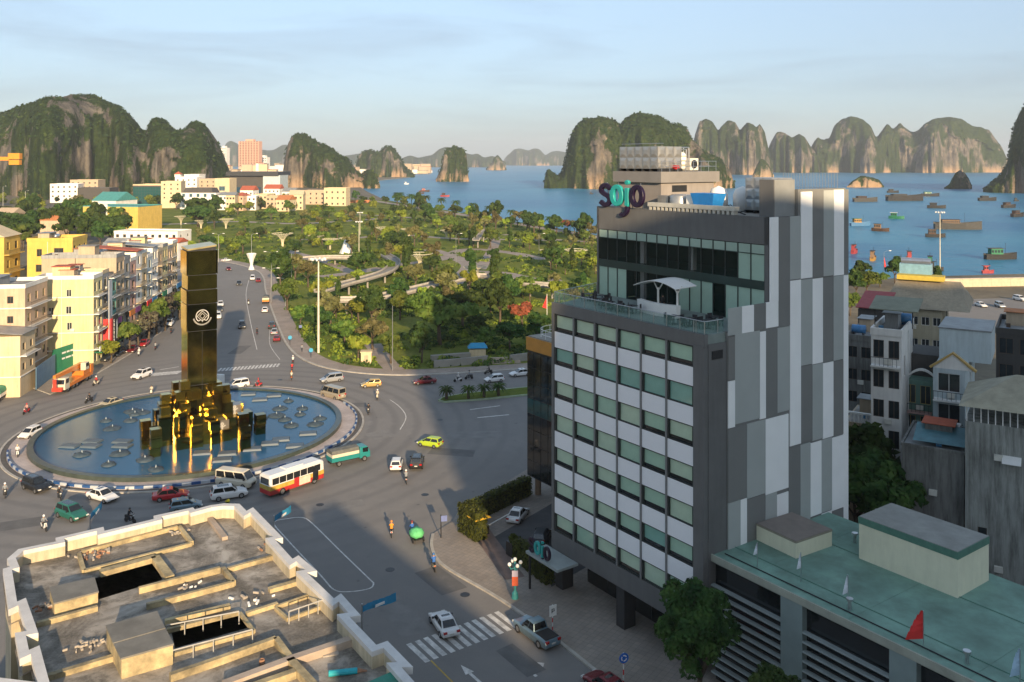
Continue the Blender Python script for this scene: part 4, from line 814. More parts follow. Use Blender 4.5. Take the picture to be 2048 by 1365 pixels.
for k, (px, py0, py1, mt, lb) in enumerate([(291, 838, 896, GOLD2, 'tall bright gold cube stack standing left in the pool'), (310, 855, 912, GOLD, 'shorter dull gold cube stack standing left in the pool'), (487, 824, 900, GDARK, 'dark cube stack standing right of the obelisk base'), (520, 826, 867, GDARK, 'small dark green cube stack farthest right of the obelisk')]):
    b = W(px, py1, 0.4); hgt = (py1 - py0) * b.y / F; t = thing('cube_stack', lb, 'sculpture', (b.x, b.y, 0.3), OR, 'mirrored cube stacks around the obelisk'); z = 0; random.seed(k); n = 3 if k < 3 else 2
    for j in range(n): MB().box(-0.75, -0.75, 0, 0.75, 0.75, hgt / n - 0.06).build('cube', mt if j != 1 else (GOLD if k < 2 else GDARK), t, loc=(random.uniform(-.15, .15), 0, z)); z += hgt / n
bnr = thing('banner_box', 'small red and white box sign behind the obelisk cubes', 'sign', W(440, 781), R(-10)); MB().box(-0.8, -0.4, 0, 0.8, 0.4, 1.3).build('red_panel', M('sign_red', (0.6, 0.03, 0.03), 0.6), bnr); MB().box(-0.75, -0.35, 1.3, 0.75, 0.35, 3.0).build('white_panel', A_WHITE, bnr)

# ------------------------------------------------------------------ road markings and pavements
def mark(name, poly, z=0.02): 
    m = MB(); m.face(*[(p[0], p[1], z) for p in poly]); o = m.build(name, A_MARK, road)
    return o
def quad_px(l): return [tuple(W(x, y)[:2]) for x, y in l]
us = Vector((0.5731, -0.8194)); un = Vector((0.8194, 0.5731))
# zebra crossing in the foreground: bars along the street
zc0, zc1 = W(836, 1306), W(1013, 1240)
for k in range(12):
    c = Vector(zc0[:2]).lerp(Vector(zc1[:2]), k / 11); a = us * 1.75; b = un * 0.25
    mark('crosswalk_stripe', [c - a - b, c + a - b, c + a + b, c - a + b])
for k in range(17):
    c = Vector(W(440, 740)[:2]).lerp(Vector(W(556, 731)[:2]), k / 16); a = Vector((-0.1, 1.0)) * 1.5; b = Vector((1, 0.1)) * 0.22
    mark('crosswalk_stripe', [c - a - b, c + a - b, c + a + b, c - a + b])
for k in range(9):
    c = Vector(W(300, 750)[:2]).lerp(Vector(W(358, 745)[:2]), k / 8); a = Vector((0.1, 1.0)) * 1.5; b = Vector((1, 0.1)) * 0.25
    mark('crosswalk_stripe', [c - a - b, c + a - b, c + a + b, c - a + b])
def line_px(l, wd=0.15, nm='lane_line', closed=False, sm=5):
    pts = [Vector(W(x, y)[:2]) for x, y in l]
    if sm: pts = smooth_path(pts, sm, closed)
    if closed: pts.append(pts[0])
    o = ribbon(nm, pts, wd, 0.02, A_MARK, road); return o
line_px([(548, 1046), (575, 1038), (605, 1036), (625, 1048), (680, 1102), (738, 1158), (747, 1168), (738, 1178), (700, 1184), (668, 1180), (640, 1150), (570, 1075)], 0.16, 'island_outline', True)
line_px([(800, 860), (812, 835), (800, 815), (780, 800)], 0.14, 'guide_line'); line_px([(514, 700), (500, 640), (492, 590), (498, 560)], 0.16, 'centre_line')
line_px([(560, 720), (540, 690), (540, 660)], 0.12, 'guide_line'); line_px([(940, 820), (1000, 812)], 0.3, 'lane_line', sm=0); line_px([(320, 740), (358, 734)], 0.3, 'stop_line', sm=0); line_px([(955, 836), (1018, 830)], 0.35, 'lane_line', sm=0)
yl = ribbon('yellow_line', [Vector(W(862, 1322)[:2]), Vector(W(905, 1365)[:2]), Vector(W(940, 1400)[:2])], 0.14, 0.02, M('paint_yellow', (0.5, 0.34, 0.06), 0.7, 0.3), road)
def arrow(px, py, turn):
    c = Vector(W(px, py)[:2]); d = -us; n = un
    P = lambda a, b: tuple(c + d * a + n * b)
    mark('lane_arrow', [P(-2.4, -0.14), P(-2.4, 0.14), P(0.4, 0.14), P(0.4, -0.14)]); mark('lane_arrow', [P(0.42, -0.42), P(0.42, 0.42), P(1.9, 0.0)])
    if turn: mark('lane_arrow', [P(-1.5, 0.16), P(-0.9, 0.5), P(-0.9, 0.95), P(-1.5, 0.95)]); mark('lane_arrow', [P(-1.9, 0.97), P(-0.5, 0.97), P(-1.2, 1.75)])
for i_, (px_, py_, a_, b_, an_) in enumerate([(690, 1010, 5, 2.4, .3), (905, 905, 7, 3, -.2), (760, 870, 4, 4, .6), (880, 1160, 3, 6, .6), (560, 980, 5, 2, .1), (700, 810, 6, 2.5, .0), (950, 870, 9, 3.5, .05), (30, 1050, 6, 3, .4), (230, 785, 8, 3, .2), (480, 700, 3, 9, 0), (800, 1230, 3, 8, .55), (1040, 1320, 2, 5, .6)]):
    c_ = W(px_, py_).xy; e_ = Vector((math.cos(an_), math.sin(an_))) * a_ / 2; f_ = Vector((-math.sin(an_), math.cos(an_))) * b_ / 2; mm_ = MB(); mm_.face(*[(*q_, 0.012 + .0008 * i_) for q_ in (c_ - e_ - f_, c_ + e_ - f_, c_ + e_ * .9 + f_, c_ - e_ + f_ * .93)]); mm_.build('asphalt_patch', M('patch_dark', (0.125, 0.122, 0.118), .9, .2, .6) if i_ % 2 else M('patch_pale', (0.2, 0.192, 0.18), .9, .2, .6), road)
for px_, py_ in ((640, 1010), (850, 990), (930, 1190), (780, 1140), (160, 960), (300, 800), (560, 760), (880, 840)):
    c_ = W(px_, py_); MB().lathe([(0, .03), (.4, .03), (.42, .02), (.5, .02), (.5, 0.01)], 16).build('manhole_cover', A_DARKM, road, loc=(c_.x, c_.y, 0))
arrow(1040, 1327, True); arrow(945, 1352, False)
pv_px = [(866, 1070), (863, 1092), (872, 1117), (900, 1142), (1000, 1200), (1095, 1268), (1180, 1335), (1260, 1400), (1400, 1520)]
pv_w = smooth_path([Vector(W(x, y)[:2]) for x, y in pv_px], 4)
inner = [(30, 50), (34, 60), (45, 60), (45, 110), (15, 125), (4.5, 127), (-2, 116)] + [tuple(W(x, y)[:2]) for x, y in [(925, 1010), (905, 1045)]]
pvm = poly_sheet('pavement', [tuple(p) for p in pv_w] + inner, 0.15, A_PAVE); tag(pvm, kind='structure')
ribbon('kerb', pv_w, 0.35, 0.0, A_KERB, pvm, 0.16)
lotp = poly_sheet('parking_lot', [tuple(W(x, y)[:2]) for x, y in [(975, 1085), (1035, 1120), (1100, 1160)]] + [(4, 89), (14, 100), (6, 112)], 0.156, M('lot_asphalt', (0.075, 0.075, 0.076), 0.85, 0.25, 0.5)); tag(lotp, kind='structure')
ribbon('ramp', [W(940, 1030)[:2], W(975, 1085)[:2], W(1030, 1160)[:2]], 2.2, 0.16, M('ramp_red', (0.2, 0.14, 0.115), 0.85, 0.25, 0.8), pvm)
# median with its four palms: grass strip and kerb
md = [Vector(W(x, y)[:2]) for x, y in [(885, 797), (878, 803), (890, 806), (960, 801), (1060, 791), (1300, 770), (1300, 757), (1060, 776), (930, 789)]]
mdo = poly_sheet('median', [tuple(p) for p in md], 0.22, A_LAWN); tag(mdo, kind='structure'); ribbon('kerb', md + [md[0]], 0.35, 0.0, M('kerb_green_stone', (0.3, 0.36, 0.24), 0.85, 0.2, 1), mdo, 0.26)
# west pavement in front of the street houses
ws = [Vector(W(x, y)[:2]) for x, y in [(0, 800), (60, 775), (100, 790), (200, 745), (262, 708), (318, 668), (356, 632), (372, 600)]]
wp = poly_sheet('pavement', [tuple(p) for p in ws] + [(-118, 300), (-170, 300), (-170, 150)], 0.15, A_PAVE); tag(wp, kind='structure'); ribbon('kerb', ws, 0.3, 0.0, A_KERB, wp, 0.16)

# hedges, kiosk
HEDGE = None
# ------------------------------------------------------------------ HOUSES
def cells(m, o, ux, ny, w_, h_, ops, t):
    """wall from o along ux (width w_) and up, with recessed openings; ny points inwards"""
    xs = sorted({0.0, w_} | {q for a in ops for q in (a[0], a[2])}); zs = sorted({0.0, h_} | {q for a in ops for q in (a[1], a[3])})
    P = lambda x, z, d=0.0: (o[0] + ux[0]*x + ny[0]*d, o[1] + ux[1]*x + ny[1]*d, o[2] + z)
    for i in range(len(xs) - 1):
        j = 0
        while j < len(zs) - 1:
            x0, x1 = xs[i], xs[i+1]; cx = (x0+x1)/2
            inside = lambda jj: any(a[0] < cx < a[2] and a[1] < (zs[jj]+zs[jj+1])/2 < a[3] for a in ops)
            if inside(j): j += 1; continue
            k = j
            while k + 1 < len(zs) - 1 and not inside(k + 1): k += 1
            m.face(P(x0, zs[j]), P(x1, zs[j]), P(x1, zs[k+1]), P(x0, zs[k+1])); j = k + 1
    for x0, z0_, x1, z1_ in ops:
        m.face(P(x0, z0_), P(x0, z1_), P(x0, z1_, t), P(x0, z0_, t)); m.face(P(x1, z0_), P(x1, z0_, t), P(x1, z1_, t), P(x1, z1_))
        m.face(P(x0, z1_), P(x1, z1_), P(x1, z1_, t), P(x0, z1_, t)); m.face(P(x0, z0_), P(x0, z0_, t), P(x1, z0_, t), P(x1, z0_))
        m.face(P(x0, z0_, t), P(x1, z0_, t), P(x1, z1_, t), P(x0, z1_, t))
_win = {}
FR_DARK = M('frame_brown', (0.09, 0.06, 0.04), 0.6, 0.2, 2); FR_WHITE = M('frame_white', (0.6, 0.6, 0.57), 0.6, 0.1, 2)
PANE = M('window_pane', (0.03, 0.037, 0.04), 0.1, 0.5, 0.6, spec=0.7); PANE_B = M('window_pane_blue', (0.05, 0.11, 0.14), 0.12, 0.4, 0.6, spec=0.7)
def win_me(w_, h_, fr, pane):
    k = (round(w_, 2), round(h_, 2), fr.name, pane.name)
    if k not in _win:
        b = 0.07; m = MB(); m.box(0, 0, 0, w_, 0.08, b); m.box(0, 0, h_-b, w_, 0.08, h_); m.box(0, 0, b, b, 0.08, h_-b); m.box(w_-b, 0, b, w_, 0.08, h_-b)
        if w_ > 0.9: m.box(w_/2-b/2, 0, b, w_/2+b/2, 0.08, h_-b)
        _win[k] = (m.mesh('window', fr), MB().box(b, 0.02, b, w_-b, 0.05, h_-b).mesh('pane', pane))
    return _win[k]
def put_windows(t, o, an, ops, fr, pane, dep=0.1, nm='window'):
    for x0, z0_, x1, z1_ in ops:
        a, b = win_me(x1-x0, z1_-z0_, fr, pane); c, s_ = math.cos(an), math.sin(an)
        wn = ob(nm, a, t, (o[0] + c*x0 - s_*dep, o[1] + s_*x0 + c*dep, o[2] + z0_), an); ob('pane', b, wn)
def ops_grid(w_, h_, floors, bays, ww=1.2, wh=1.5, z0_=0.9, first=0, skip=()):
    fh_ = h_ / floors; out = []
    for f_ in range(first, floors):
        for b_ in range(bays):
            if (f_, b_) in skip: continue
            cx = w_ * (b_ + 0.5) / bays; ww_ = min(ww, w_ / bays * 0.7); hh_ = min(wh, fh_ * 0.6)
            out.append((cx - ww_/2, f_*fh_ + z0_ * fh_/3.6, cx + ww_/2, f_*fh_ + z0_ * fh_/3.6 + hh_))
    return out
A_ROOFC = M('roof_concrete', (0.3, 0.28, 0.25), 0.9, 0.3, 0.5, dirt=0.5)
RED_TILE = M('roof_tile_red', (0.4, 0.1, 0.05), 0.8, 0.25, 1.5); ORANGE_TILE = M('roof_orange', (0.45, 0.17, 0.06), 0.8, 0.25, 1.0); TIN = M('roof_tin_grey', (0.25, 0.26, 0.26), 0.5, 0.25, 0.8, dirt=0.35); TEALR = M('roof_teal', (0.07, 0.27, 0.25), 0.6, 0.2, 0.6)
def house(label, loc, rz, w_, dep, h_, floors=3, bays=2, wall=None, roof='flat', roofm=None, fr=None, pane=None, ww=1.2, wh=1.5, side=None, sidebays=2, cat='house', name='house', group=None, balcony=(), parapet=0.8, trim=None, tank=None, ops=None, sideops=None, first=0, ledges=False):
    fr = fr or FR_DARK; pane = pane or PANE; roofm = roofm or A_ROOFC
    t = thing(name, label, cat, loc, rz, group); m = MB(); t_ = 0.18
    if name == 'row_house' or ledges:
        for f_ in range(1, floors): MB().box(-.12, -.14, f_ * h_ / floors - .1, w_ + .02, dep, f_ * h_ / floors + .08).build('floor_ledge', trim or wall, t)
    fo = ops_grid(w_, h_, floors, bays, ww, wh, first=first) if ops is None else ops
    cells(m, (0, 0, 0), (1, 0), (0, 1), w_, h_, fo, t_)
    lo = (sideops if sideops is not None else ops_grid(dep, h_, floors, sidebays, ww * 0.85, wh * 0.85, first=1)) if side in ('l', 'b') else []
    ro = (sideops if sideops is not None else ops_grid(dep, h_, floors, sidebays, ww * 0.85, wh * 0.85, first=1)) if side in ('r', 'b') else []
    cells(m, (0, dep, 0), (0, -1), (1, 0), dep, h_, lo, t_); cells(m, (w_, 0, 0), (0, 1), (-1, 0), dep, h_, ro, t_)
    m.face((w_, dep, 0), (0, dep, 0), (0, dep, h_), (w_, dep, h_)); m.face((0, 0, h_), (w_, 0, h_), (w_, dep, h_), (0, dep, h_))
    m.build('wall', wall, t)
    put_windows(t, (0, 0, 0), 0, fo, fr, pane); put_windows(t, (0, dep, 0), -math.pi/2, lo, fr, pane); put_windows(t, (w_, 0, 0), math.pi/2, ro, fr, pane)
    if roof == 'flat' and parapet > 0:
        m = MB(); p = parapet; m.box(-.08, -.08, h_, w_+.08, .14, h_+p); m.box(-.08, dep-.14, h_, w_+.08, dep+.08, h_+p); m.box(-.08, .14, h_, .14, dep-.14, h_+p); m.box(w_-.14, .14, h_, w_+.08, dep-.14, h_+p); m.build('parapet', trim or wall, t)
        MB().box(.14, .14, h_ + .01, w_-.14, dep-.14, h_ + .08).build('roof', roofm, t)
    elif roof == 'gable':
        e, r_ = 0.4, min(w_, dep) * 0.32
        MB().add([(-e, -e, h_), (w_+e, -e, h_), (w_+e, dep+e, h_), (-e, dep+e, h_), (-e, dep/2, h_+r_), (w_+e, dep/2, h_+r_)], [(0, 1, 5, 4), (2, 3, 4, 5), (0, 4, 3), (1, 2, 5), (0, 3, 2, 1)]).build('roof', roofm, t)
    elif roof == 'hip':
        e, r_ = 0.5, min(w_, dep) * 0.3; i = min(w_, dep) * 0.4
        MB().add([(-e, -e, h_), (w_+e, -e, h_), (w_+e, dep+e, h_), (-e, dep+e, h_), (i, dep/2, h_+r_), (w_-i, dep/2, h_+r_)], [(0, 1, 5, 4), (2, 3, 4, 5), (3, 0, 4), (1, 2, 5), (0, 3, 2, 1)]).build('roof', roofm, t)
    elif roof == 'shed':
        MB().add([(-.3, -.5, h_ + .25), (w_+.3, -.5, h_ + .25), (w_+.3, dep+.3, h_+1.5), (-.3, dep+.3, h_+1.5), (-.3, -.5, h_+.37), (w_+.3, -.5, h_+.37), (w_+.3, dep+.3, h_+1.62), (-.3, dep+.3, h_+1.62)], [(0, 3, 2, 1), (4, 5, 6, 7), (0, 1, 5, 4), (1, 2, 6, 5), (2, 3, 7, 6), (3, 0, 4, 7)]).build('roof', roofm, t)
    fh_ = h_ / floors
    rq = random.Random(int(abs(loc[0]) * 131 + abs(loc[1]) * 17))
    if roof in ('flat', 'none') and h_ > 8 and math.hypot(loc[0], loc[1]) < 260:     # air conditioners, pipes and roof clutter
        if name == 'house' or name == 'row_house':
            for k_ in range(rq.randint(2, 4)):
                fl_ = rq.randint(1, max(1, floors - 1)); cx_ = rq.uniform(.5, max(.6, dep - 1.5)); sx_ = (-.32 if side in ('l', 'b') else w_ + .02) if rq.random() < .6 else None
                if sx_ is not None: MB().box(sx_, cx_, fl_ * fh_ + .3, sx_ + .3, cx_ + .8, fl_ * fh_ + .9).build('air_conditioner', A_AC, t)
                else: MB().box(w_ * .45, -.34, fl_ * fh_ + .25, w_ * .45 + .75, -.03, fl_ * fh_ + .8).build('air_conditioner', A_AC, t)
            px_ = -.05 if side in ('l', 'b') else w_ + .05; MB().cyl((px_, dep * .55, 0), (px_, dep * .55, h_), .06, n=6).build('drain_pipe', FR_WHITE if rq.random() < .5 else A_DARKM, t)
        if roof == 'flat':
            a_, b_ = rq.uniform(.1, .4) * w_, rq.uniform(.3, .6) * dep
            MB().box(a_, b_, h_ + .09, a_ + w_ * .45, b_ + dep * .25, h_ + 1.9).build('roof_shed', rq.choice((wall, GRYW, TAN)), t); MB().box(a_ - .3, b_ - .3, h_ + 1.92, a_ + w_ * .45 + .3, b_ + dep * .25 + .3, h_ + 2.0).build('shed_roof', rq.choice((TIN, RED_TILE, TIN, ORANGE_TILE)), t)
            for k_ in range(3): MB().cbox((rq.uniform(.6, w_ - .6), rq.uniform(.6, dep - .6), h_ + .35), .5, .5, .5).build('roof_box', rq.choice((A_AC, FR_DARK, M('crate_blue', (.06, .2, .35), .6))), t)
    for f_ in balcony:
        z = f_ * fh_; b = MB().box(0.1, -1.1, z - 0.08, w_ - 0.1, -0.01, z + 0.1).build('balcony', trim or wall, t)
        m = MB(); m.box(0.12, -1.08, z + 1.0, w_-0.12, -1.02, z + 1.06)
        for k in range(int(w_ / 0.45)): m.box(0.14 + k*0.45, -1.07, z + 0.1, 0.18 + k*0.45, -1.03, z + 1.0)
        m.build('balcony_rail', A_DARKM, b)
    if tank:
        k = thing('water_tank', 'steel water tank on the roof of the ' + tank[1], 'water tank', tuple(Vector(loc) + Matrix.Rotation(rz, 3, 'Z') @ Vector((w_ * tank[2], dep * tank[3], h_ + 0.1))), rz)
        tm = tank[0]; m = MB(); m.cyl((-0.9, 0, 0.9), (0.9, 0, 0.9), 0.6, n=14); m.build('shell', tm, k, True); m = MB(); [m.box(x-.05, -.5, 0, x+.05, .5, .5) for x in (-.6, .6)]; m.build('stand', A_DARKM, k)
    return t
def house_px(label, xl, xr, ytop, d, rzdeg, dep, floors, bays, wall, **kw):
    rz = R(rzdeg); X0 = (xl - 1024) / F * d; r = (xr - 1024) / F; w_ = (r * d - X0) / (math.cos(rz) - r * math.sin(rz)); h_ = H - (ytop - HY) * d / F
    if kw.get('roof', 'flat') == 'flat': h_ -= kw.get('parapet', 0.8)
    return house(label, (X0, d, 0), rz, w_, dep, h_, floors, bays, wall, **kw)
def wallm(key, c, **kw): return M(key, c, 0.85, 0.12, 0.35, streak=kw.get('streak', 0.22))
YEL = wallm('wall_yellow', (0.62, 0.43, 0.1)); LIME = wallm('wall_pale_yellow', (0.58, 0.53, 0.3)); CREAM = wallm('wall_cream', (0.62, 0.5, 0.32)); PEACH = wallm('wall_peach', (0.55, 0.4, 0.28)); WHT = wallm('wall_white', (0.76, 0.74, 0.69), streak=0.14); GRYW = wallm('wall_grey', (0.32, 0.33, 0.33), streak=0.4); DGR = wallm('wall_dark', (0.07, 0.065, 0.06), streak=0.4)
TAN = wallm('wall_tan', (0.46, 0.36, 0.25)); PINK = wallm('wall_pink', (0.5, 0.32, 0.28)); BLUG = wallm('wall_blue_grey', (0.48, 0.55, 0.56)); WEATH = wallm('wall_weathered', (0.33, 0.34, 0.31), streak=0.8); WEATHD = wallm('wall_weathered_dark', (0.2, 0.2, 0.185), streak=0.85); TEALW = wallm('wall_teal', (0.12, 0.3, 0.27))
RD = M('sign_red', (0.6, 0.02, 0.02), 0.6); GN = M('sign_green', (0.02, 0.2, 0.1), 0.6, 0.2, 0.5); BL = M('sign_blue', (0.04, 0.2, 0.42), 0.6, 0.2, 0.5)
# street row on the left: fronts face the road, flanks face us
RS = Vector((-88.0, 184.0)); RE = Vector((-0.137, 0.9905)); RZ = math.atan2(RE.y, RE.x)
def row_at(t_, off=0.0): p = RS + RE * t_ + Vector((-0.9905, -0.137)) * off; return (p.x, p.y, 0.0)
row = [(0.0, 5.6, 11.5, 18.6, 5, LIME, 'pale yellow corner house with a tiled edge and blank side wall', 'l'), (5.7, 4.3, 10, 18.9, 5, GRYW, 'narrow grey house with a long poster, next to the pale yellow house', None), (10.1, 5.2, 10, 17.4, 4, TEALW, 'teal fronted house behind the red shop sign', None),
       (15.4, 6.0, 16, 21.4, 5, TAN, 'tall tan house with a broad bare side wall above the row', 'l'), (21.5, 4.6, 11, 20.2, 5, GRYW, 'grey framed house just past the tall tan house', None), (26.2, 4.8, 12, 19.3, 5, PINK, 'pink house with red awnings in the street row', None), (31.1, 5.0, 12, 21.0, 5, WHT, 'white house with a red gable roof in the street row', None), (36.2, 4.6, 11, 20.2, 5, CREAM, 'cream house with signs, middle of the street row', None),
       (40.9, 5.0, 13, 18.6, 5, BLUG, 'blue grey house with a purple sign in the street row', None), (46.0, 5.2, 12, 20.6, 5, WHT, 'white house with green awning in the street row', None), (51.3, 5.0, 12, 19.0, 5, TAN, 'plain tan house three doors from the obelisk side', None), (56.4, 5.2, 12, 19.8, 5, LIME, 'lime yellow house two doors from the obelisk side', None), (61.7, 5.2, 12, 18.8, 5, PEACH, 'peach house next to the last house of the row', None), (67.0, 6.0, 14, 19.8, 5, CREAM, 'last cream house of the row seen beside the obelisk', None)]
random.seed(31)
for i, (t0, w_, dep, h_, fl, wm, lb, sd) in enumerate(row):
    so_ = [(1.5, 3.0, 2.6, 4.6), (6.2, 8.0, 7.2, 9.6), (6.0, 11.4, 7.1, 13.0), (2.6, 11.2, 3.6, 12.8), (6.1, 15.0, 7.1, 16.5)] if i == 0 else [(3, 16.8, 4, 18.4)]
    t = house('street house: ' + lb if False else lb, row_at(t0), RZ, w_, dep, h_, fl, 2 if w_ > 5 else 1, wm, fr=FR_WHITE if i % 3 == 0 else FR_DARK, ww=1.7, wh=2.0, side=sd, sideops=so_, group='narrow houses along the left street', balcony=(1, 2, 3, 4) if i % 2 == 0 else (2, 3), roof='shed' if i in (2, 6, 9) else 'flat', roofm={2: TIN, 6: RED_TILE, 9: TIN}.get(i), trim=random.choice((WHT, CREAM, GRYW)), name='row_house')
    # shop signs fixed over the door and between floors
    for z, hh in ((3.3, 1.0),) + (((6.9, 1.3),) if i % 3 else ()):
        mt = random.choice((RD, GN, BL, A_WHITE, M('sign_purple_dull', (0.25, 0.06, 0.2), 0.6), M('sign_orange', (0.6, 0.2, 0.04), 0.6)))
        s_ = MB().box(0.2, -1.25, z, w_ - 0.2, -1.12, z + hh).build('shop_sign', mt, t)
    MB().box(0.3, -1.6, 3.0, w_ - 0.3, -0.02, 3.1).build('awning', random.choice((GN, RD, TIN)), t)
    if i in (0, 3, 7, 11):
        cr = thing('stair_room', 'small roof stair room on the ' + lb.split(' with')[0].split(' in the')[0].split(' next')[0], 'rooftop room', (*(Vector(row_at(t0)[:2]) + RE * 1.0 + Vector((-.99, -.137)) * 5), h_ + 0.05), RZ)
        MB().box(0, 0, 0, w_ * 0.55, 3.5, 2.5).build('wall', wm, cr); MB().box(-.2, -.2, 2.5, w_ * 0.55 + .2, 3.7, 2.65).build('roof', RED_TILE if i == 0 else A_ROOFC, cr)
# red shop sign and dark sign with white strokes
p = row_at(8.6, -1.6); t = thing('shop_sign', 'tall bright red upright sign on the street houses', 'sign', p, RZ); MB().box(-2.2, 0, 3.0, -2.0, 2.6, 9.0).build('side_panel', RD, t); MB().box(-2.0, 0, 3.0, -1.0, 0.3, 9.0).build('front_panel', RD, t)
dk = MB().box(-0.9, -0.05, 3.4, 2.6, 0.25, 9.4).build('dark_panel', M('sign_black', (0.02, 0.02, 0.025), 0.5), t); m = MB()
for k in range(6): z = 8.6 - k * 0.85; m.stroke([(-0.5, z), (-0.5, z - .6)], .14, -.1, -.06); m.stroke([(-0.5, z), (-0.1, z)], .12, -.1, -.06); m.stroke([(-.1, z - .6), (-.1, z - (0.1 if k % 2 else .35))], .12, -.1, -.06)
m.build('lettering', A_WHITE, t); MB().add([(1.0, -.08, 4.2), (2.3, -.08, 4.0), (2.2, -.08, 6.0), (1.7, -.08, 8.6), (1.2, -.08, 7.8)], [[0, 1, 2, 3, 4]]).build('picture', A_WHITE, t)
t = thing('poster', 'long pale upright poster on the narrow grey house', 'poster', row_at(6.0, -1.3), RZ); MB().box(0, 0, 4.0, 2.2, 0.12, 17.5).build('sheet', M('poster_pale', (0.5, 0.53, 0.56), 0.7, 0.25, 0.4), t)
m = MB(); m.stroke([(0.5, 5), (0.9, 9), (0.6, 13)], 0.5, -0.05, -.01); m.stroke([(1.5, 6), (1.4, 8.5)], 0.6, -.05, -.01); m.build('print', M('poster_print', (0.2, 0.22, 0.25), 0.7, 0.3, 0.6), t)
# big cream house under netting at the left edge, in two volumes
house('big cream house at the left edge with stepped dirty side walls', (-93.5, 168.0, 0), RZ, 11, 16, 19.0, 5, 3, PEACH, side='l', sidebays=3, roof='flat', ww=1.3, wh=1.6, balcony=(2, 3, 4), trim=WHT, first=1, ledges=True)
house('lower cream annex with a grey shed roof in front of the big cream house', (-90.5, 161.0, 0), RZ, 6.8, 15, 11.2, 3, 2, CREAM, side='l', sidebays=1, roof='shed', roofm=TIN, ww=1.2, wh=1.3, balcony=(2,), trim=WHT, first=1, ledges=True)
house('low cream workshop at the lower left edge of the street', (-93.5, 153.0, 0), RZ, 7.5, 14, 6.4, 2, 2, CREAM, side='l', sidebays=1, roof='flat', parapet=0.5, trim=PEACH, first=1)
# hoardings by the crane truck
def hoard(x0, y0, x1, y1, hgt, mt, label, strip=None):
    a, b = W(x0, y0), W(x1, y1); t = thing('hoarding', label, 'hoarding', a, math.atan2((b-a).y, (b-a).x)); L_ = (b - a).to_2d().length; n = max(1, int(L_ / 2.4)); me = MB().box(0.03, -0.05, 0.2, L_/n - 0.03, 0.05, hgt).mesh('board', mt)
    for k in range(n): ob('board', me, t, (k * L_/n, 0, 0))
    MB().box(0, 0.06, 0, L_, 0.14, hgt * 0.9).build('back_rail', A_DARKM, t)
    if strip:
        m = MB()
        for r_, wds in enumerate(strip):
            x = L_ * 0.2
            for wd in wds: m.box(x, -0.08, hgt * (0.72 - 0.22 * r_), x + wd, -0.055, hgt * (0.72 - 0.22 * r_) + 0.35); x += wd + 0.3
        m.build('print', A_WHITE, t)
    return t
hoard(105, 752, 192, 720, 5.2, GN, 'green hoarding with two white text lines behind the crane truck', [(1.2, .9, 1.5, .8, 1.4), (0.9, 1.6, 1.0)])
hoard(72, 782, 110, 752, 4.4, M('board_blue', (0.12, 0.24, 0.36), 0.6, 0.2, 0.5), 'slanted blue grey hoarding at the building site corner'); hoard(14, 790, 52, 777, 3.2, M('board_green_blue', (0.05, 0.3, 0.3), 0.6, 0.35, 0.3), 'green and blue picture hoarding at the left edge')
# houses further left and behind
t = house('bright yellow house with deep roof terrace above the street row', (-108.5, 216, 0), RZ, 10.5, 10.5, 23.6, 6, 3, YEL, side='l', sideops=[(6.2, 19.8, 8.4, 22), (2.0, 16.2, 3.4, 18.0), (6.2, 16.2, 7.6, 18.0), (2.2, 20, 3.4, 21.8)], parapet=0.9, ww=1.5, wh=1.8, balcony=(5,), tank=(A_STEEL, 'bright yellow house', 0.4, 0.5), first=3)
house('yellow house with a gable front cut by the left edge', (-119, 205, 0), RZ, 9, 12, 25.6, 6, 2, YEL, side='l', sideops=[(2, 19, 4, 21.5), (6, 19, 8, 21.5), (2, 14, 4, 16)], roof='gable', roofm=CREAM, ww=1.5, wh=1.8, balcony=(4, 5), first=3)
house('low pale house with a tin roof behind the yellow houses', (-116, 232, 0), RZ, 9, 14, 15, 4, 2, TAN, roof='gable', roofm=TIN, side='l')
house_px('long white building with terrace rooms behind the street row', 228, 355, 462, 420, -6, 14, 3, 9, WHT, side='r', parapet=0.9, first=1, ww=1.5)
house_px('small house with a red tiled roof in front of the long white building', 272, 300, 486, 400, -6, 9, 3, 2, WHT, roof='hip', roofm=RED_TILE)
house_px('grey roofed low house beside the red tiled house', 205, 262, 492, 395, -6, 10, 3, 3, GRYW, roof='gable', roofm=TIN)
house_px('red roofed house at the end of the long white building', 330, 356, 486, 380, -6, 9, 3, 2, WHT, roof='gable', roofm=RED_TILE)
t = house_px('large windowless yellow warehouse with a teal roof edge', 166, 276, 412, 545, -10, 26, 2, 1, YEL, ops=[(7.5, 6.5, 9.0, 9.0)], roof='flat', roofm=TEALR, trim=TEALR, parapet=0.5, cat='warehouse', name='warehouse')
MB().box(11.4, -0.7, 0, 17.0, -0.02, 16.5).build('pilaster', WHT, t)
house_px('low teal roofed hall behind the yellow warehouse', 184, 232, 402, 640, -10, 26, 2, 3, WHT, roof='gable', roofm=TEALR, first=1)
house_px('little house with orange tiled roof hidden among trees', 80, 118, 441, 470, -4, 9, 2, 2, PEACH, roof='hip', roofm=ORANGE_TILE)
house_px('tan roofed house at the far left among the dark trees', -10, 24, 428, 500, -4, 12, 2, 2, TAN, roof='gable', roofm=TAN)
A_GG = M('glass_teal_dark', (0.015, 0.085, 0.085), 0.1, 0.4, 0.05, spec=0.7)
def far(label, xl, xr, yt, d, rot, dep, fl, by, wm, **kw): return house_px(label, xl, xr, yt, d, rot, dep, fl, by, wm, **kw)
far('white corner house under the big hill with dark windows', 100, 156, 368, 905, 10, 22, 4, 5, WHT, ww=1.8, wh=1.8, roofm=PEACH, side='r', first=1)
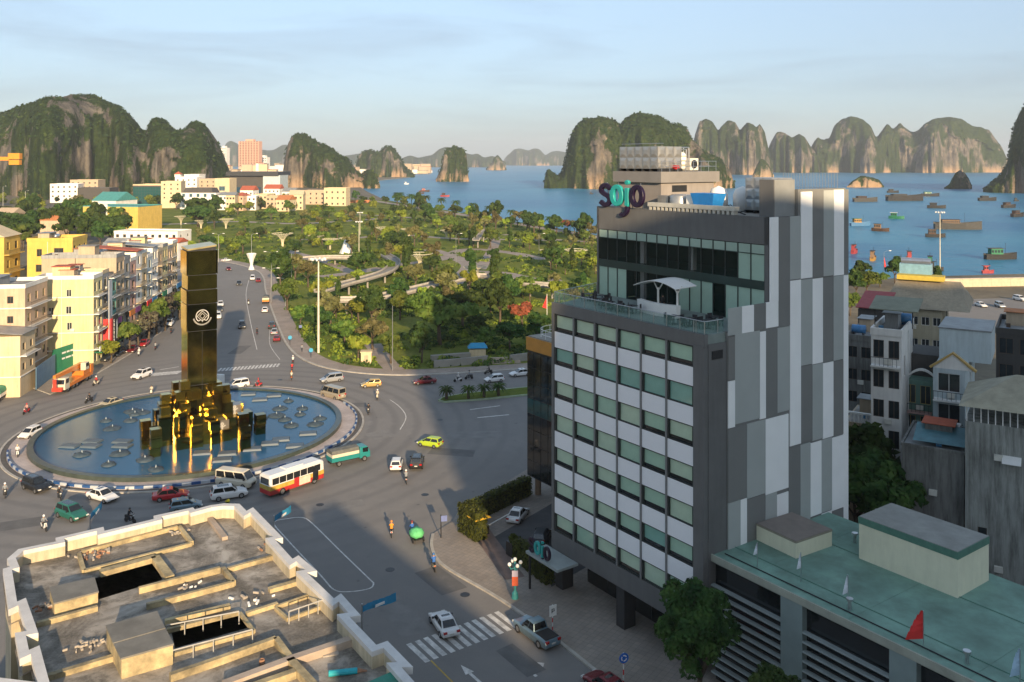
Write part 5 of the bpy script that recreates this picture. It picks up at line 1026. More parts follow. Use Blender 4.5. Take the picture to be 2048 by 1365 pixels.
far('long dark grey block beside the white corner house', 155, 219, 376, 880, 4, 24, 3, 1, DGR, ops=[], parapet=0.5); far('pale set back house on top of the dark grey block', 140, 196, 360, 930, 4, 20, 5, 5, TAN, first=3, ww=1.8)
t = far('teal glass office block with a cream top edge under the hill', 266, 325, 369, 840, -4, 24, 4, 1, DGR, ops=[], trim=CREAM, parapet=1.2, cat='office'); 
me = MB().box(0.1, -0.1, 0.1, 2.7, -0.02, 2.8).mesh('glass_panel', A_GG)
for i in range(10):
    for k in range(6): ob('glass_panel', me, t, (0.1 + i * 2.78, 0, 1 + k * 2.9))
far('tall cream block with a blank front next to teal glass', 322, 362, 363, 800, 8, 18, 6, 3, CREAM, side='r', ww=1.3, first=2)
t = far('white mansion with arched windows and a dark mansard roof', 360, 432, 386, 785, -5, 20, 3, 5, WHT, ww=2.6, wh=3.2, pane=PANE_B, parapet=0.1)
hh_ = H - (386 - HY) * 785 / F; MB().tbox(2, 0.6, hh_ + 0.05, 30, 16, hh_ + 4.4, 1.8).build('mansard_roof', M('mansard_dark', (0.07, 0.065, 0.06), 0.8, 0.2, 0.5), t)
far('white house with a small red roof tower behind the mansion', 350, 394, 354, 900, -4, 20, 6, 4, WHT, first=2, ww=1.6); t = thing('roof_tower', 'little red roofed tower on a white house behind the mansion', 'tower', WD(357, 354, 905)); MB().box(-3, -3, 0, 3, 3, 2.6).build('wall', WHT, t); MB().add([(-3.6, -3.6, 2.6), (3.6, -3.6, 2.6), (3.6, 3.6, 2.6), (-3.6, 3.6, 2.6), (0, 0, 5.6)], [(0, 1, 4), (1, 2, 4), (2, 3, 4), (3, 0, 4), (0, 3, 2, 1)]).build('roof', RED_TILE, t)
far('tall white stepped house behind the mansion', 368, 398, 349, 920, -4, 16, 7, 3, WHT, first=3); far('cream house with a flat top right of the stepped house', 398, 432, 358, 890, -4, 18, 6, 3, TAN, first=2)
t = far('white gabled house with one broad blue window', 430, 459, 357, 860, -4, 18, 5, 1, CREAM, ops=[(4, 14, 10, 18.5)], pane=PANE_B, fr=FR_WHITE)
for i, (a, b, y, d, wm, rf, rm, lb) in enumerate([(432, 453, 391, 770, WHT, 'hip', TIN, 'small white house with a grey hip roof by the park'), (452, 470, 391, 745, CREAM, 'gable', TIN, 'narrow cream house with grey gable near park trees'), (466, 486, 392, 760, PEACH, 'hip', RED_TILE, 'peach house with a red hip roof by the park edge'), (480, 506, 381, 830, WHT, 'gable', RED_TILE, 'white house with bright red gable behind the peach house'), (486, 512, 392, 765, WHT, 'flat', None, 'flat white house between the red roofs'), (510, 534, 388, 790, CREAM, 'flat', None, 'flat cream house right of the red roofs'), (528, 559, 378, 930, WHT, 'gable', RED_TILE, 'long house with red roof in front of the dark hall'), (532, 556, 392, 770, TAN, 'flat', None, 'tan flat house left of the orange roof'), (552, 578, 400, 750, CREAM, 'gable', ORANGE_TILE, 'cream house with an orange gable by the park'), (564, 588, 384, 860, WHT, 'gable', TIN, 'white house with a pale gable near the rock hill'), (578, 606, 390, 770, CREAM, 'gable', CREAM, 'bright cream gabled house below the rock hill'), (604, 650, 381, 870, PEACH, 'flat', None, 'long peach house at the foot of the rock hill'), (648, 692, 376, 840, CREAM, 'flat', None, 'cream house with many windows at the foot of the rock hill'), (698, 738, 402, 900, ORANGE_TILE, 'flat', None, 'low orange building at the water edge')]):
    far(lb, a, b, y, d, (-6, 4, -12)[i % 3], 14, 3 if y < 395 else 2, 4 if b - a > 30 else 3, wm, roof=rf, roofm=rm, ww=1.5, wh=1.7, group='houses at the far edge of the park', side='r', parapet=0.9)
t = far('wide dark hall with a thick black flat roof', 460, 527, 352, 1010, -3, 40, 2, 1, DGR, ops=[], parapet=0.0, roof='none', cat='hall', name='hall'); hh_ = H - (352 - HY) * 1010 / F; MB().box(-3, -5, hh_, 58, 42, hh_ + 4.6).build('roof', M('hall_roof', (0.035, 0.037, 0.04), 0.6), t); 
me = MB().box(0.1, -0.2, 0.2, 5.2, -0.02, 9).mesh('glass_panel', M('hall_blue_glass', (0.02, 0.06, 0.1), 0.1, 0.3, 0.05))
for k in range(6): ob('glass_panel', me, t, (1 + k * 6, 0, 4))
far('pale square block attached right of the dark hall', 526, 560, 351, 1005, -3, 30, 3, 4, BLUG, ops=[])
# far town
def tower(label, xl, xr, yt, d, wm, fl, by, nm='tower_block', cat='tower block', dep=20):
    t = thing(nm, label, cat, ((xl - 1024) / F * d, d, 0), R(-12)); w_ = (xr - xl) * d / F; h_ = H - (yt - HY) * d / F; m = MB(); bw_ = w_ / by; fh_ = h_ / fl
    m.box(0, 0.4, 0, w_, dep, h_); m.build('wall', wm, t)
    pil = MB().box(0, 0, 0, bw_ * 0.32, 0.5, h_).mesh('pier', wm)
    for k in range(by + 1): ob('pier', pil, t, (k * bw_ - bw_ * 0.16, 0, 0))
    bm2 = MB()
    for f_ in range(fl):
        for k in range(by): bm2.box(k * bw_ + bw_*.22, 0.3, f_ * fh_ + fh_*.3, (k+1) * bw_ - bw_*.22, 0.42, f_ * fh_ + fh_*.8)
    bm2.build('windows', PANE, t)['kind'] = 'stuff'; MB().box(w_*.3, 4, h_, w_*.7, dep-4, h_+5).build('roof_house', wm, t); return t
tower('tall salmon and cream tower block behind the dark hall', 478, 520, 283, 2200, wallm('wall_salmon', (0.62, 0.36, 0.26)), 22, 7)
tower('slim white tower beside the big hill flank', 440, 453, 296, 2400, WHT, 18, 3); tower('small white block right of the salmon tower', 519, 534, 315, 2350, WHT, 8, 4)
random.seed(5); tw = [(437 + random.uniform(0, 130), random.uniform(327, 343), random.uniform(1750, 2300)) for _ in range(30)] + [(798 + random.uniform(0, 54), random.uniform(327, 342), random.uniform(2900, 3300)) for _ in range(16)] + [(688 + random.uniform(0, 34), random.uniform(330, 344), random.uniform(1900, 2200)) for _ in range(5)]
fm = [(CREAM, 'cream'), (WHT, 'white'), (PEACH, 'peach'), (TAN, 'tan')]
for i, (x, y, d) in enumerate(tw):
    wm, cn_ = fm[i % 4]; w_ = random.uniform(10, 24) * d / 2000; h_ = max(6, H - (y - HY) * d / F); g = 'on far bay shore' if x > 780 else 'by the salmon tower' if x < 600 else 'in gap between rock hills'
    t = tag(thing('town_house', f'tiny {cn_} building, {g}', 'building', ((x - 1024) / F * d, d, 0), R(random.uniform(-25, 15)), 'distant town buildings'))
    MB().box(0, 0, 0, w_, 14, h_).build('wall', wm, t); MB().box(-.5, -.5, h_, w_ + .5, 14.5, h_ + 1.2).build('roof', RED_TILE if i % 5 == 0 else A_ROOFC, t)
t = thing('tower_crane', 'orange crane top with lattice arm at the left edge', 'crane', (WD(30, 330, 720).x, 720, 0)); OC = M('crane_orange', (0.65, 0.25, 0.02), 0.6)
zt = WD(30, 330, 720).z; m = MB()
for a in ((-1, -1), (1, -1), (1, 1), (-1, 1)): m.cyl((a[0], a[1], 0), (a[0], a[1], zt), 0.15, n=4)
m.build('mast', M('mast_dark', (0.1, 0.1, 0.09), 0.7), t); MB().box(-4, -2, zt, 4.5, 2, zt + 4).build('cab', OC, t); MB().box(-4.5, -2.2, zt + 4.6, 4.8, 2.2, zt + 9.5).build('counterweight', OC, t); MB().box(-22, -1, zt + 3.5, -4.5, 1, zt + 6.5).build('jib', OC, t)

# right-hand houses in the shade
house_px('tall narrow white house with paired windows and a dark iron balcony', 1742, 1803, 655, 100, -32, 9, 7, 2, WHT, fr=FR_DARK, ww=1.25, wh=2.0, side='r', sideops=[(2, 18.8, 2.9, 21.2)], balcony=(6,), parapet=0.8, tank=(M('tank_blue', (0.06, 0.2, 0.4), 0.4), 'tall narrow white house', 0.75, 0.8), trim=WHT, first=1)
t = thing('roof_shelter', 'corrugated shelter over the roof terrace of the narrow white house', 'shelter', (*WD(1748, 640, 101).xy, 24.4), R(-32)); MB().add([(-.6, 0.3, 1.9), (4.6, 0.3, 1.9), (4.6, 5, 2.8), (-.6, 5, 2.8), (-.6, 0.3, 2.0), (4.6, 0.3, 2.0), (4.6, 5, 2.9), (-.6, 5, 2.9)], [(0, 3, 2, 1), (4, 5, 6, 7), (0, 1, 5, 4), (1, 2, 6, 5), (2, 3, 7, 6), (3, 0, 4, 7)]).build('roof', M('tin_olive', (0.2, 0.21, 0.15), 0.7, 0.2, 1), t)
for x in (0, 4): MB().cyl((x, 0.6, 0), (x, 0.6, 1.95), 0.06, n=6).build('post', A_DARKM, t)
t = house_px('recessed green house with a round arched gable and hanging washing', 1806, 1866, 758, 103, -32, 9, 5, 2, wallm('wall_green', (0.14, 0.24, 0.19)), fr=M('frame_yellow', (0.35, 0.25, 0.08), 0.7), ww=2.0, wh=2.2, roof='none', balcony=(4,), trim=PINK, first=1)
hh_ = H - (758 - HY) * 103 / F; m = MB(); ap = [(0.1 + 3.9 * k / 12, hh_ + 0.05 + 1.3 * math.sin(math.pi * k / 12)) for k in range(13)]; m.loft([[(x, -.1, z - .15), (x, -.1, z + .1), (x, .25, z + .1), (x, .25, z - .15)] for x, z in ap]); m.build('arch_cornice', WHT, t); MB().box(0.2, 2.5, hh_, 3.8, 8.5, hh_ + 2.6).build('roof_shed', DGR, t)
t = house_px('pale blue grey house with an ochre gable and deep balconies', 1866, 1930, 735, 98, -32, 13, 6, 1, BLUG, fr=FR_WHITE, ww=2.6, wh=2.2, roof='none', balcony=(3, 4, 5), trim=WHT, side=None, first=1)
hh_ = H - (735 - HY) * 98 / F; wd_ = 4.0; m = MB(); m.add([(0, 0, hh_), (wd_, 0, hh_), (wd_/2, 0, hh_ + 1.7), (0, .35, hh_), (wd_, .35, hh_), (wd_/2, .35, hh_ + 1.7)], [(0, 1, 2), (3, 5, 4), (0, 2, 5, 3), (1, 4, 5, 2), (0, 3, 4, 1)]); m.build('gable', WHT, t)
m = MB(); m.stroke([(-.3, hh_), (wd_/2, hh_ + 1.8), (wd_ + .3, hh_)], 0.22, -.15, .5); m.build('gable_trim', M('trim_ochre', (0.45, 0.3, 0.1), 0.7), t)
m = MB(); m.box(0.1, 5.0, hh_, wd_ + 1.4, 13.0, hh_ + 3.6); m.build('rear_room', BLUG, t); MB().box(0.0, 4.9, hh_ + 3.6, wd_ + 1.5, 13.1, hh_ + 3.75).build('rear_roof', TIN, t)
t = house_px('beige house with a broad tan corrugated roof and yellow ridge', 1773, 1885, 612, 150, -30, 15, 5, 5, wallm('wall_beige', (0.42, 0.38, 0.27)), fr=FR_WHITE, ww=1.6, wh=1.4, side='r', roof='none', first=2)
hh_ = H - (612 - HY) * 150 / F; w1 = 12.5; MB().add([(-.5, -.8, hh_), (w1 + .2, -.8, hh_), (w1 - 1.5, 7, hh_ + 4.0), (1.0, 7, hh_ + 4.0), (w1 + .2, 15, hh_), (-.5, 15, hh_)], [(0, 1, 2, 3), (1, 4, 2), (0, 3, 5), (3, 2, 4, 5)]).build('roof', M('tin_tan', (0.32, 0.27, 0.19), 0.7, 0.2, 2.5, dirt=0.3), t)
MB().box(1.0, 5.5, hh_ + 4.0, w1 - 4, 8.5, hh_ + 4.8).build('ridge_box', M('ridge_yellow', (0.5, 0.38, 0.06), 0.7), t)
t = thing('water_tank', 'big pale blue glass tank on top of the tan roofed house', 'water tank', (*WD(1832, 555, 156).xy, hh_ + 4.75), R(-30)); MB().box(-2.6, -1.2, 0, 2.6, 1.2, 1.8).build('shell', M('tank_pale_blue', (0.2, 0.36, 0.45), 0.3), t); MB().cyl((-2.4, 0, 2.1), (2.4, 0, 2.1), 0.7, n=12).build('drum', A_STEEL, t)
t = house_px('dark house with a red awning roof and rail left of the tan roof', 1716, 1772, 618, 140, -30, 10, 5, 3, DGR, roof='shed', roofm=M('tin_red', (0.3, 0.05, 0.05), 0.7), balcony=(4,), first=2)
house_px('brown shadowed house at the right edge above the hip roof', 1992, 2075, 655, 116, -32, 12, 6, 2, DGR, ww=2.2, wh=2.2, roof='flat', roofm=TIN, balcony=(4,), first=2)
t = house_px('weathered grey tower house with tan and teal hip roof', 1930, 2062, 842, 86, -32, 11, 5, 2, WEATH, ww=1.1, wh=1.7, roof='none', side=None, ops=[(5.0, 12.2, 6.2, 14.2), (5.0, 8.3, 6.3, 10.3), (5.1, 4.2, 6.2, 6.0), (1.1, 6.6, 1.9, 7.8)])
hh_ = H - (842 - HY) * 86 / F; MB().add([(-.5, -.8, hh_ + 1.6), (9.2, -.8, hh_ + 1.6), (9.2, 10, hh_ + 1.6), (-.5, 10, hh_ + 1.6), (4.2, 5.2, hh_ + 4.0), (5.0, 5.2, hh_ + 4.0)], [(0, 1, 5, 4), (1, 2, 5), (2, 3, 4, 5), (3, 0, 4), (0, 3, 2, 1)]).build('roof', M('tin_tan_green', (0.34, 0.31, 0.22), 0.7, 0.25, 0.8, dirt=0.2), t)
MB().add([(6.0, -.75, hh_ + 1.66), (9.15, -.75, hh_ + 1.66), (5.1, 5.1, hh_ + 4.04)], [(0, 1, 2)]).build('roof_patch', TEALR, t)
pst = MB().box(-.05, 0.02, 0, .05, .12, 1.6).mesh('post', A_WHITE)
for k in range(14): ob('post', pst, t, (0.15 + k * 0.62, 0, hh_))
aw = MB().add([(-.8, -1.0, 0), (.8, -1.0, 0), (.8, 0, .5), (-.8, 0, .5), (-.8, -1, .05), (.8, -1, .05), (.8, 0, .55), (-.8, 0, .55)], [(0, 3, 2, 1), (4, 5, 6, 7), (0, 1, 5, 4), (1, 2, 6, 5), (2, 3, 7, 6), (3, 0, 4, 7)]).build('window_awning', A_WHITE, t, loc=(4.0, 0, 14.6))
t = house_px('stained dark concrete house with cluttered blue tin roof', 1803, 1928, 885, 90, -32, 9, 3, 1, WEATHD, ops=[], roof='flat', roofm=TIN, parapet=0.3); hh_ = H - (885 - HY) * 90 / F
MB().add([(1, .5, hh_ + .3), (6, .5, hh_ + .3), (6, 4, hh_ + 1.3), (1, 4, hh_ + 1.3)], [(0, 1, 2, 3)]).build('tin_sheet', M('tin_blue', (0.1, 0.22, 0.25), 0.5, 0.3, 1), t); MB().box(3.6, 4.5, hh_ + .3, 5.0, 6.0, hh_ + 1.2).build('junk_box', A_WHITE, t)
t = house_px('low house with white balustrade beside the patchwork wall', 1690, 1745, 842, 104, -32, 8, 4, 2, TAN, roof='flat', parapet=0.05, first=2, balcony=()); hh_ = H - (842 - HY) * 104 / F; bl_ = MB().box(-.07, -.1, 0, .07, .04, 1.0).mesh('baluster', A_WHITE)
for k in range(9): ob('baluster', bl_, t, (0.15 + k * 0.45, 0, hh_ + .05))
MB().box(-.1, -.2, hh_ + 1.05, 4.2, .1, hh_ + 1.25).build('balustrade_rail', A_WHITE, t)
house_px('tall dark stained house right behind the patchwork wall', 1692, 1745, 668, 122, -32, 12, 6, 2, WEATHD, roof='flat', roofm=TIN, first=2, tank=(M('tank_blue'), 'tall dark stained house', 0.3, 0.3))
# ------------------------------------------------------------------ TREES AND PLANTS
def leafm(key, c1, c2, c3):
    m, b, co, L = newm(key); oi = ND(m, 'ShaderNodeObjectInfo'); P = co.outputs['Object']
    ad = ND(m, 'ShaderNodeVectorMath', operation='ADD'); L(P, ad.inputs[0]); L(oi.outputs['Location'], ad.inputs[1])
    a = noise(m, ad.outputs[0], 0.7, 3, 0.6); c = ramp(m, a, [(0.32, c1), (0.5, c2), (0.7, c3)])
    hs = ND(m, 'ShaderNodeHueSaturation'); L(c, hs.inputs['Color']); L(mrange(m, oi.outputs['Random'], 0, 1, 0.47, 0.52), hs.inputs['Hue']); L(mrange(m, oi.outputs['Random'], 0, 1, 0.75, 1.3), hs.inputs['Value'])
    L(hs.outputs[0], b.inputs['Base Color']); b.inputs['Roughness'].default_value = 0.75; b.inputs['Specular IOR Level'].default_value = 0.15
    t = ND(m, 'ShaderNodeBsdfTranslucent'); L(hs.outputs[0], t.inputs[0]); mx_ = ND(m, 'ShaderNodeMixShader'); mx_.inputs[0].default_value = 0.25
    L(b.outputs[0], mx_.inputs[1]); L(t.outputs[0], mx_.inputs[2]); L(mx_.outputs[0], m.node_tree.nodes['Material Output'].inputs[0]); return m
LF_D = leafm('leaves_dark', (0.017, 0.041, 0.012), (0.041, 0.080, 0.019), (0.080, 0.123, 0.029)); LF_M = leafm('leaves_mid', (0.036, 0.072, 0.014), (0.087, 0.138, 0.026), (0.160, 0.203, 0.043))
LF_L = leafm('leaves_light', (0.087, 0.138, 0.017), (0.189, 0.246, 0.029), (0.290, 0.334, 0.051)); LF_O = leafm('leaves_olive', (0.072, 0.080, 0.029), (0.145, 0.145, 0.051), (0.232, 0.217, 0.087)); LF_R = leafm('leaves_red', (0.087, 0.043, 0.022), (0.217, 0.065, 0.036), (0.377, 0.102, 0.058)); LF_G = leafm('twigs_grey', (0.06, 0.05, 0.04), (0.12, 0.105, 0.075), (0.16, 0.16, 0.08))
BARK = M('bark', (0.1, 0.075, 0.05), 0.95, 0.3, 3, bump=0.4)
def leaf_quads(cen, nrm, size, rg):
    n = len(cen); r_ = rg.normal(size=(n, 3)); nrm = nrm + r_ * 0.45; nrm /= np.linalg.norm(nrm, axis=1, keepdims=True) + 1e-9
    a = np.cross(nrm, rg.normal(size=(n, 3))); a /= np.linalg.norm(a, axis=1, keepdims=True) + 1e-9; b = np.cross(nrm, a)
    s_ = (size * rg.uniform(0.6, 1.35, n))[:, None]; a = a * s_; b = b * s_ * 0.62
    v = np.stack([cen - a, cen - b * 0.9, cen + a, cen + b * 0.9], 1).reshape(-1, 3); return v, np.arange(4 * n).reshape(-1, 4)
def crown_mesh(name, seed, n, rx, ry, rz, zc, clumps, leaf, mat, cr=0.42, flat=0.0, cone=0.0):
    rg = np.random.default_rng(seed); d = rg.normal(size=(clumps, 3)); d /= np.linalg.norm(d, axis=1, keepdims=True); d[:, 2] = d[:, 2] * 0.8 + 0.12
    rad = rg.uniform(0.25, 0.78, clumps) ** 0.8; c = d * rad[:, None]; 
    if cone: c[:, :2] *= np.clip(1 - cone * (c[:, 2:3] * 0.5 + 0.5), 0.12, 1)
    r_ = rg.uniform(0.6, 1.1, clumps) * cr; k = rg.choice(clumps, n, p=r_ ** 2 / (r_ ** 2).sum())
    e = rg.normal(size=(n, 3)); e /= np.linalg.norm(e, axis=1, keepdims=True); e[:, 2] = np.where(e[:, 2] < -0.3, -e[:, 2], e[:, 2])
    p = c[k] + e * (r_[k] * rg.uniform(0.7, 1.05, n))[:, None]
    cen = p * np.array([rx, ry, rz * (1 - flat)]) + np.array([0, 0, zc]); v, f = leaf_quads(cen, e, leaf, rg); return npmesh(name, v, f, mat)
def trunk_mesh(h_, r_, spread, seed, limbs=5):
    random.seed(seed); m = MB(); m.cyl((0, 0, -0.3), (0.05*h_, 0, h_*.55), r_, r_*.7, 7); top = (0.05*h_, 0, h_*.52)
    for k in range(limbs): a = 2*math.pi*k/limbs + random.random(); m.cyl(top, (math.cos(a)*spread*random.uniform(.5, 1), math.sin(a)*spread*random.uniform(.5, 1), h_*random.uniform(.85, 1.15)), r_*.5, r_*.12, 5)
    return m.mesh('trunk', BARK, True)
# kinds of tree: crown radius about 3 m at scale 1
TK = {}
def kind(k, *variants): TK[k] = variants
def mk(seed, n, rx, rz, zc, cl, leaf, mat, **kw): return (crown_mesh('crown', seed, n, rx, rx * 0.95, rz, zc, cl, leaf, mat, **kw), trunk_mesh(zc, 0.16 + rx * 0.03, rx * 0.6, seed))
kind('dark', mk(1, 1500, 3.3, 2.6, 4.2, 16, 0.42, LF_D), mk(2, 1500, 3.0, 3.0, 4.6, 14, 0.42, LF_D))
kind('mid', mk(3, 1500, 3.2, 2.7, 4.2, 15, 0.42, LF_M), mk(4, 1500, 2.9, 2.3, 3.8, 12, 0.42, LF_M), mk(5, 1300, 3.4, 2.2, 4.0, 12, 0.4, LF_M))
kind('light', mk(6, 1500, 3.0, 2.5, 3.8, 14, 0.4, LF_L), mk(7, 1300, 2.6, 2.4, 3.6, 11, 0.4, LF_L)); kind('olive', mk(8, 1000, 3.0, 2.2, 4.0, 12, 0.36, LF_O), mk(9, 900, 2.6, 2.6, 4.2, 12, 0.34, LF_O))
kind('column', mk(10, 1100, 1.5, 3.6, 4.2, 12, 0.36, LF_D, cone=0.7)); kind('wide', mk(11, 3200, 5.2, 2.6, 5.0, 30, 0.5, LF_D, cr=0.34), mk(12, 3000, 4.8, 2.6, 4.8, 26, 0.5, LF_M, cr=0.34)); kind('red', mk(13, 1100, 3.0, 2.0, 4.2, 12, 0.4, LF_R)); kind('bare', mk(14, 420, 2.6, 2.0, 4.4, 14, 0.26, LF_G, cr=0.3), mk(15, 420, 2.4, 2.2, 4.2, 13, 0.26, LF_G, cr=0.3))
TL = {'dark': 'dense dark tree', 'mid': 'mid green tree', 'light': 'yellow green tree', 'olive': 'olive brown tree', 'column': 'slim pointed tree', 'wide': 'broad tree', 'red': 'red leaved tree', 'bare': 'greyish bare street tree'}
CRX = {'dark': 3.2, 'mid': 3.2, 'light': 2.8, 'olive': 2.8, 'column': 1.5, 'wide': 5.0, 'red': 3, 'bare': 2.5}
tc_ = 0
def tree(k, p, s_, where, group, lab=None, name='tree'):
    global tc_; tc_ += 1; cm, tm = TK[k][tc_ % len(TK[k])]
    t = thing(name, lab or (TL[k] + ' ' + where), 'tree', (p[0], p[1], p[2] if len(p) > 2 else 0.1), (tc_ * 2.4) % 6.28, group); ob('trunk', tm, t); ob('crown', cm, t)
    t.scale = (s_, s_, s_ * (0.88 + 0.05 * (tc_ % 6))); return t
# notable trees near the kerb of the park: (px, py of the foot, crown width px, kind, label)
near = [(880, 690, 165, 'wide', 'huge dark spreading tree in the park near the road, right of the light pole'), (925, 655, 110, 'wide', 'broad dark tree just behind the huge spreading tree'), (716, 722, 60, 'light', 'bright yellow green round tree beside the cream hut'), (782, 727, 62, 'mid', 'mid green round tree at the kerb behind the light pole'), (843, 726, 62, 'dark', 'dark green round tree right of the light pole by the kerb'),
        (745, 700, 66, 'olive', 'brownish tree left of the huge spreading tree'), (690, 690, 60, 'mid', 'mid green tree behind the bright round tree'), (660, 655, 60, 'olive', 'brown green tree right of the tall floodlight mast'), (745, 655, 70, 'dark', 'dark tree under the raised walkway bend'), (800, 640, 60, 'mid', 'green tree below the raised walkway'), (1000, 650, 70, 'dark', 'dark shady tree right of the huge spreading tree'), (1045, 655, 56, 'red', 'red leaved tree left of the hotel terrace'), (1075, 690, 60, 'dark', 'dark tree close to the orange banded building'), (1020, 700, 60, 'dark', 'dark tree above the stepped wall near the road'), (575, 620, 60, 'mid', 'mid green tree at the road bend under the lamps'), (600, 655, 46, 'mid', 'green tree beside the kerb with blue signs'), (562, 580, 62, 'dark', 'dark tree behind the far street lamp'), (590, 560, 56, 'olive', 'olive tree above the road bend'), (640, 605, 56, 'light', 'light green tree left of the floodlight mast'), (720, 560, 60, 'dark', 'dark clump tree left of the path loop'), (815, 560, 34, 'column', 'slim dark conical tree by the raised walkway'), (942, 570, 30, 'column', 'slim dark tree between the path and walkway'), (990, 578, 30, 'column', 'pointed dark tree beside another near the walkway'), (965, 590, 34, 'dark', 'small round dark tree among the pointed ones')]
used = []
for px, py, wd, k, lb in near:
    p = W(px, py, 0.16); s_ = wd * p.y / F / (2 * CRX[k]) * 0.95; tree(k, p, s_, '', 'trees in the park', lb); used.append((p.x, p.y, s_ * CRX[k]))
path_pts = [Vector(W(x, y)[:2]) for pts, wd in paths for x, y in [tuple(q) for q in smooth_path([Vector(a) for a in pts], 5)]]
path_wd = [wd for pts, wd in paths for q in smooth_path([Vector(a) for a in pts], 5)]
def in_poly(p, poly):
    c = False; j = len(poly) - 1
    for i in range(len(poly)):
        if (poly[i][1] > p[1]) != (poly[j][1] > p[1]) and p[0] < (poly[j][0]-poly[i][0])*(p[1]-poly[i][1])/(poly[j][1]-poly[i][1]) + poly[i][0]: c = not c
        j = i
    return c
def region(x, y):
    px = 1024 + x / y * F
    side = 'behind the obelisk' if px < 470 else 'by the far road lamps' if px < 560 else 'left of the floodlight mast' if px < 640 else 'right of the floodlight mast' if px < 720 else 'above the kerb light pole' if px < 820 else 'behind the huge spreading tree' if px < 930 else 'left of the hotel terrace' if px < 1030 else 'beside the hotel edge'
    return ('near the kerb ' if y < 235 else 'by the raised walkway ' if y < 300 else 'among the near funnels ' if y < 380 else 'in the middle lawns ' if y < 470 else 'in the far lawns ') + side
random.seed(77); spots = []; tries = 0
while len(spots) < 260 and tries < 12000:
    tries += 1
    q = random.random(); y = 175 + 640 * q ** 1.25; px = random.uniform(380, 1215); x = (px - 1024) / F * y
    if not in_poly((x, y), park_poly): continue
    if any((Vector((x, y)) - a).length < w_ * 0.5 + 1.5 for a, w_ in zip(path_pts, path_wd)): continue
    kx = min((Vector((x, y)) - a).length for a in kerb_w)
    if kx < 7: continue
    clump = float(fbm(np.array([[x / 45, y / 45, 0.3]]), 5, 3)[0])
    if clump < 0.0 and random.random() < 0.85: continue
    s_ = random.uniform(0.65, 1.4) * (1 + 0.15 * clump) * (1.15 if y > 400 else 1)
    if any((x - a) ** 2 + (y - b) ** 2 < ((r_ + 2.6 * s_) * 0.75) ** 2 for a, b, r_ in used): continue
    used.append((x, y, 3 * s_)); spots.append((y / s_, x, y, s_))
spots.sort(); far_spots = spots[165:]
for _, x, y, s_ in spots[:165]:
    shade = x / y > -0.048 and y < 260
    k = random.choice(('dark', 'dark', 'mid', 'dark') if shade else ('dark', 'mid', 'mid', 'light', 'olive', 'light', 'dark', 'mid', 'olive', 'column'))
    tree(k, (x, y, 0.16), s_, region(x, y), 'trees in the park', ('small ' if s_ < 0.85 else 'tall ' if s_ > 1.25 else '') + TL[k] + ' ' + region(x, y))
def mass_trees(name, pts, seed, n=420, leaf=0.6):       # trees past the three hundred nearest, joined
    rg = np.random.default_rng(seed); V_, N_, S_, M_ = [], [], [], []
    for x, y, z, s_ in pts:
        c = rg.normal(size=(9, 3)); c /= np.linalg.norm(c, axis=1, keepdims=True); c *= rg.uniform(.3, .75, (9, 1)); k = rg.integers(0, 9, n); e = rg.normal(size=(n, 3)); e /= np.linalg.norm(e, axis=1, keepdims=True)
        V_.append((c[k] + e * .42 * rg.uniform(.7, 1.05, (n, 1))) * np.array([3.1, 3.1, 2.5]) * s_ + np.array([x, y, z + 4.1 * s_])); N_.append(e); S_.append(np.full(n, leaf * s_)); M_.append(np.full(n, rg.integers(0, 4)))
    v, f = leaf_quads(np.concatenate(V_), np.concatenate(N_), np.concatenate(S_), rg); tag(ob(name, npmesh(name, v, f, [LF_D, LF_M, LF_O, LF_L], mi=np.concatenate(M_))), kind='stuff')
mass_trees('far_trees', [(x, y, 0.1, s_) for _, x, y, s_ in far_spots] + [(random.uniform(-640, -180), random.uniform(760, 960), 0.1, random.uniform(1.2, 2.0)) for _ in range(90)], 15)
# belt of trees behind the shore promenade
belt = smooth_path([Vector(W(x, y)[:2]) for x, y in [(690, 408), (770, 410), (860, 428), (960, 446), (1080, 466), (1200, 486)]], 8)
for i, q in enumerate(belt[::1]):
    if i % 2: continue
    tree('dark' if i % 3 else 'mid', (q.x + random.uniform(-4, 4), q.y + random.uniform(-8, 4)), random.uniform(1.3, 1.9), 'in the shore belt', 'trees of the shore belt')
# dark wood behind the left houses
random.seed(3)
for i in range(46):
    px = random.uniform(-10, 235) if i < 38 else random.uniform(350, 480); yy = random.uniform(432, 500) if i < 38 else random.uniform(418, 470); p = W(px, yy)
    if 205 < p.y < 380 and px > 60 and i < 38: p.y += 180; p.x = (px - 1024) / F * p.y
    tree(('dark', 'wide', 'dark', 'mid')[i % 4], p, random.uniform(1.5, 2.4), ('in the wood behind yellow houses' if p.y < 560 else 'in the wood under the big hill') if i < 38 else 'at the park corner by the mansion', 'trees behind the left houses' if i < 38 else 'trees at the park corner')
for i in range(13):
    t_ = 14 + i * 5.2; p = RS + RE * t_ + Vector((0.99, 0.137)) * (3.2 + (i % 3) * 0.7); tree('bare' if i % 4 else 'mid', (p.x, p.y, 0.15), random.uniform(1.0, 1.4), 'along the left street shops', 'street trees in front of the shops')
tree('light', (*W(222, 728)[:2], 0.15), 0.9, '', None, 'small bright green tree right of the green hoarding')
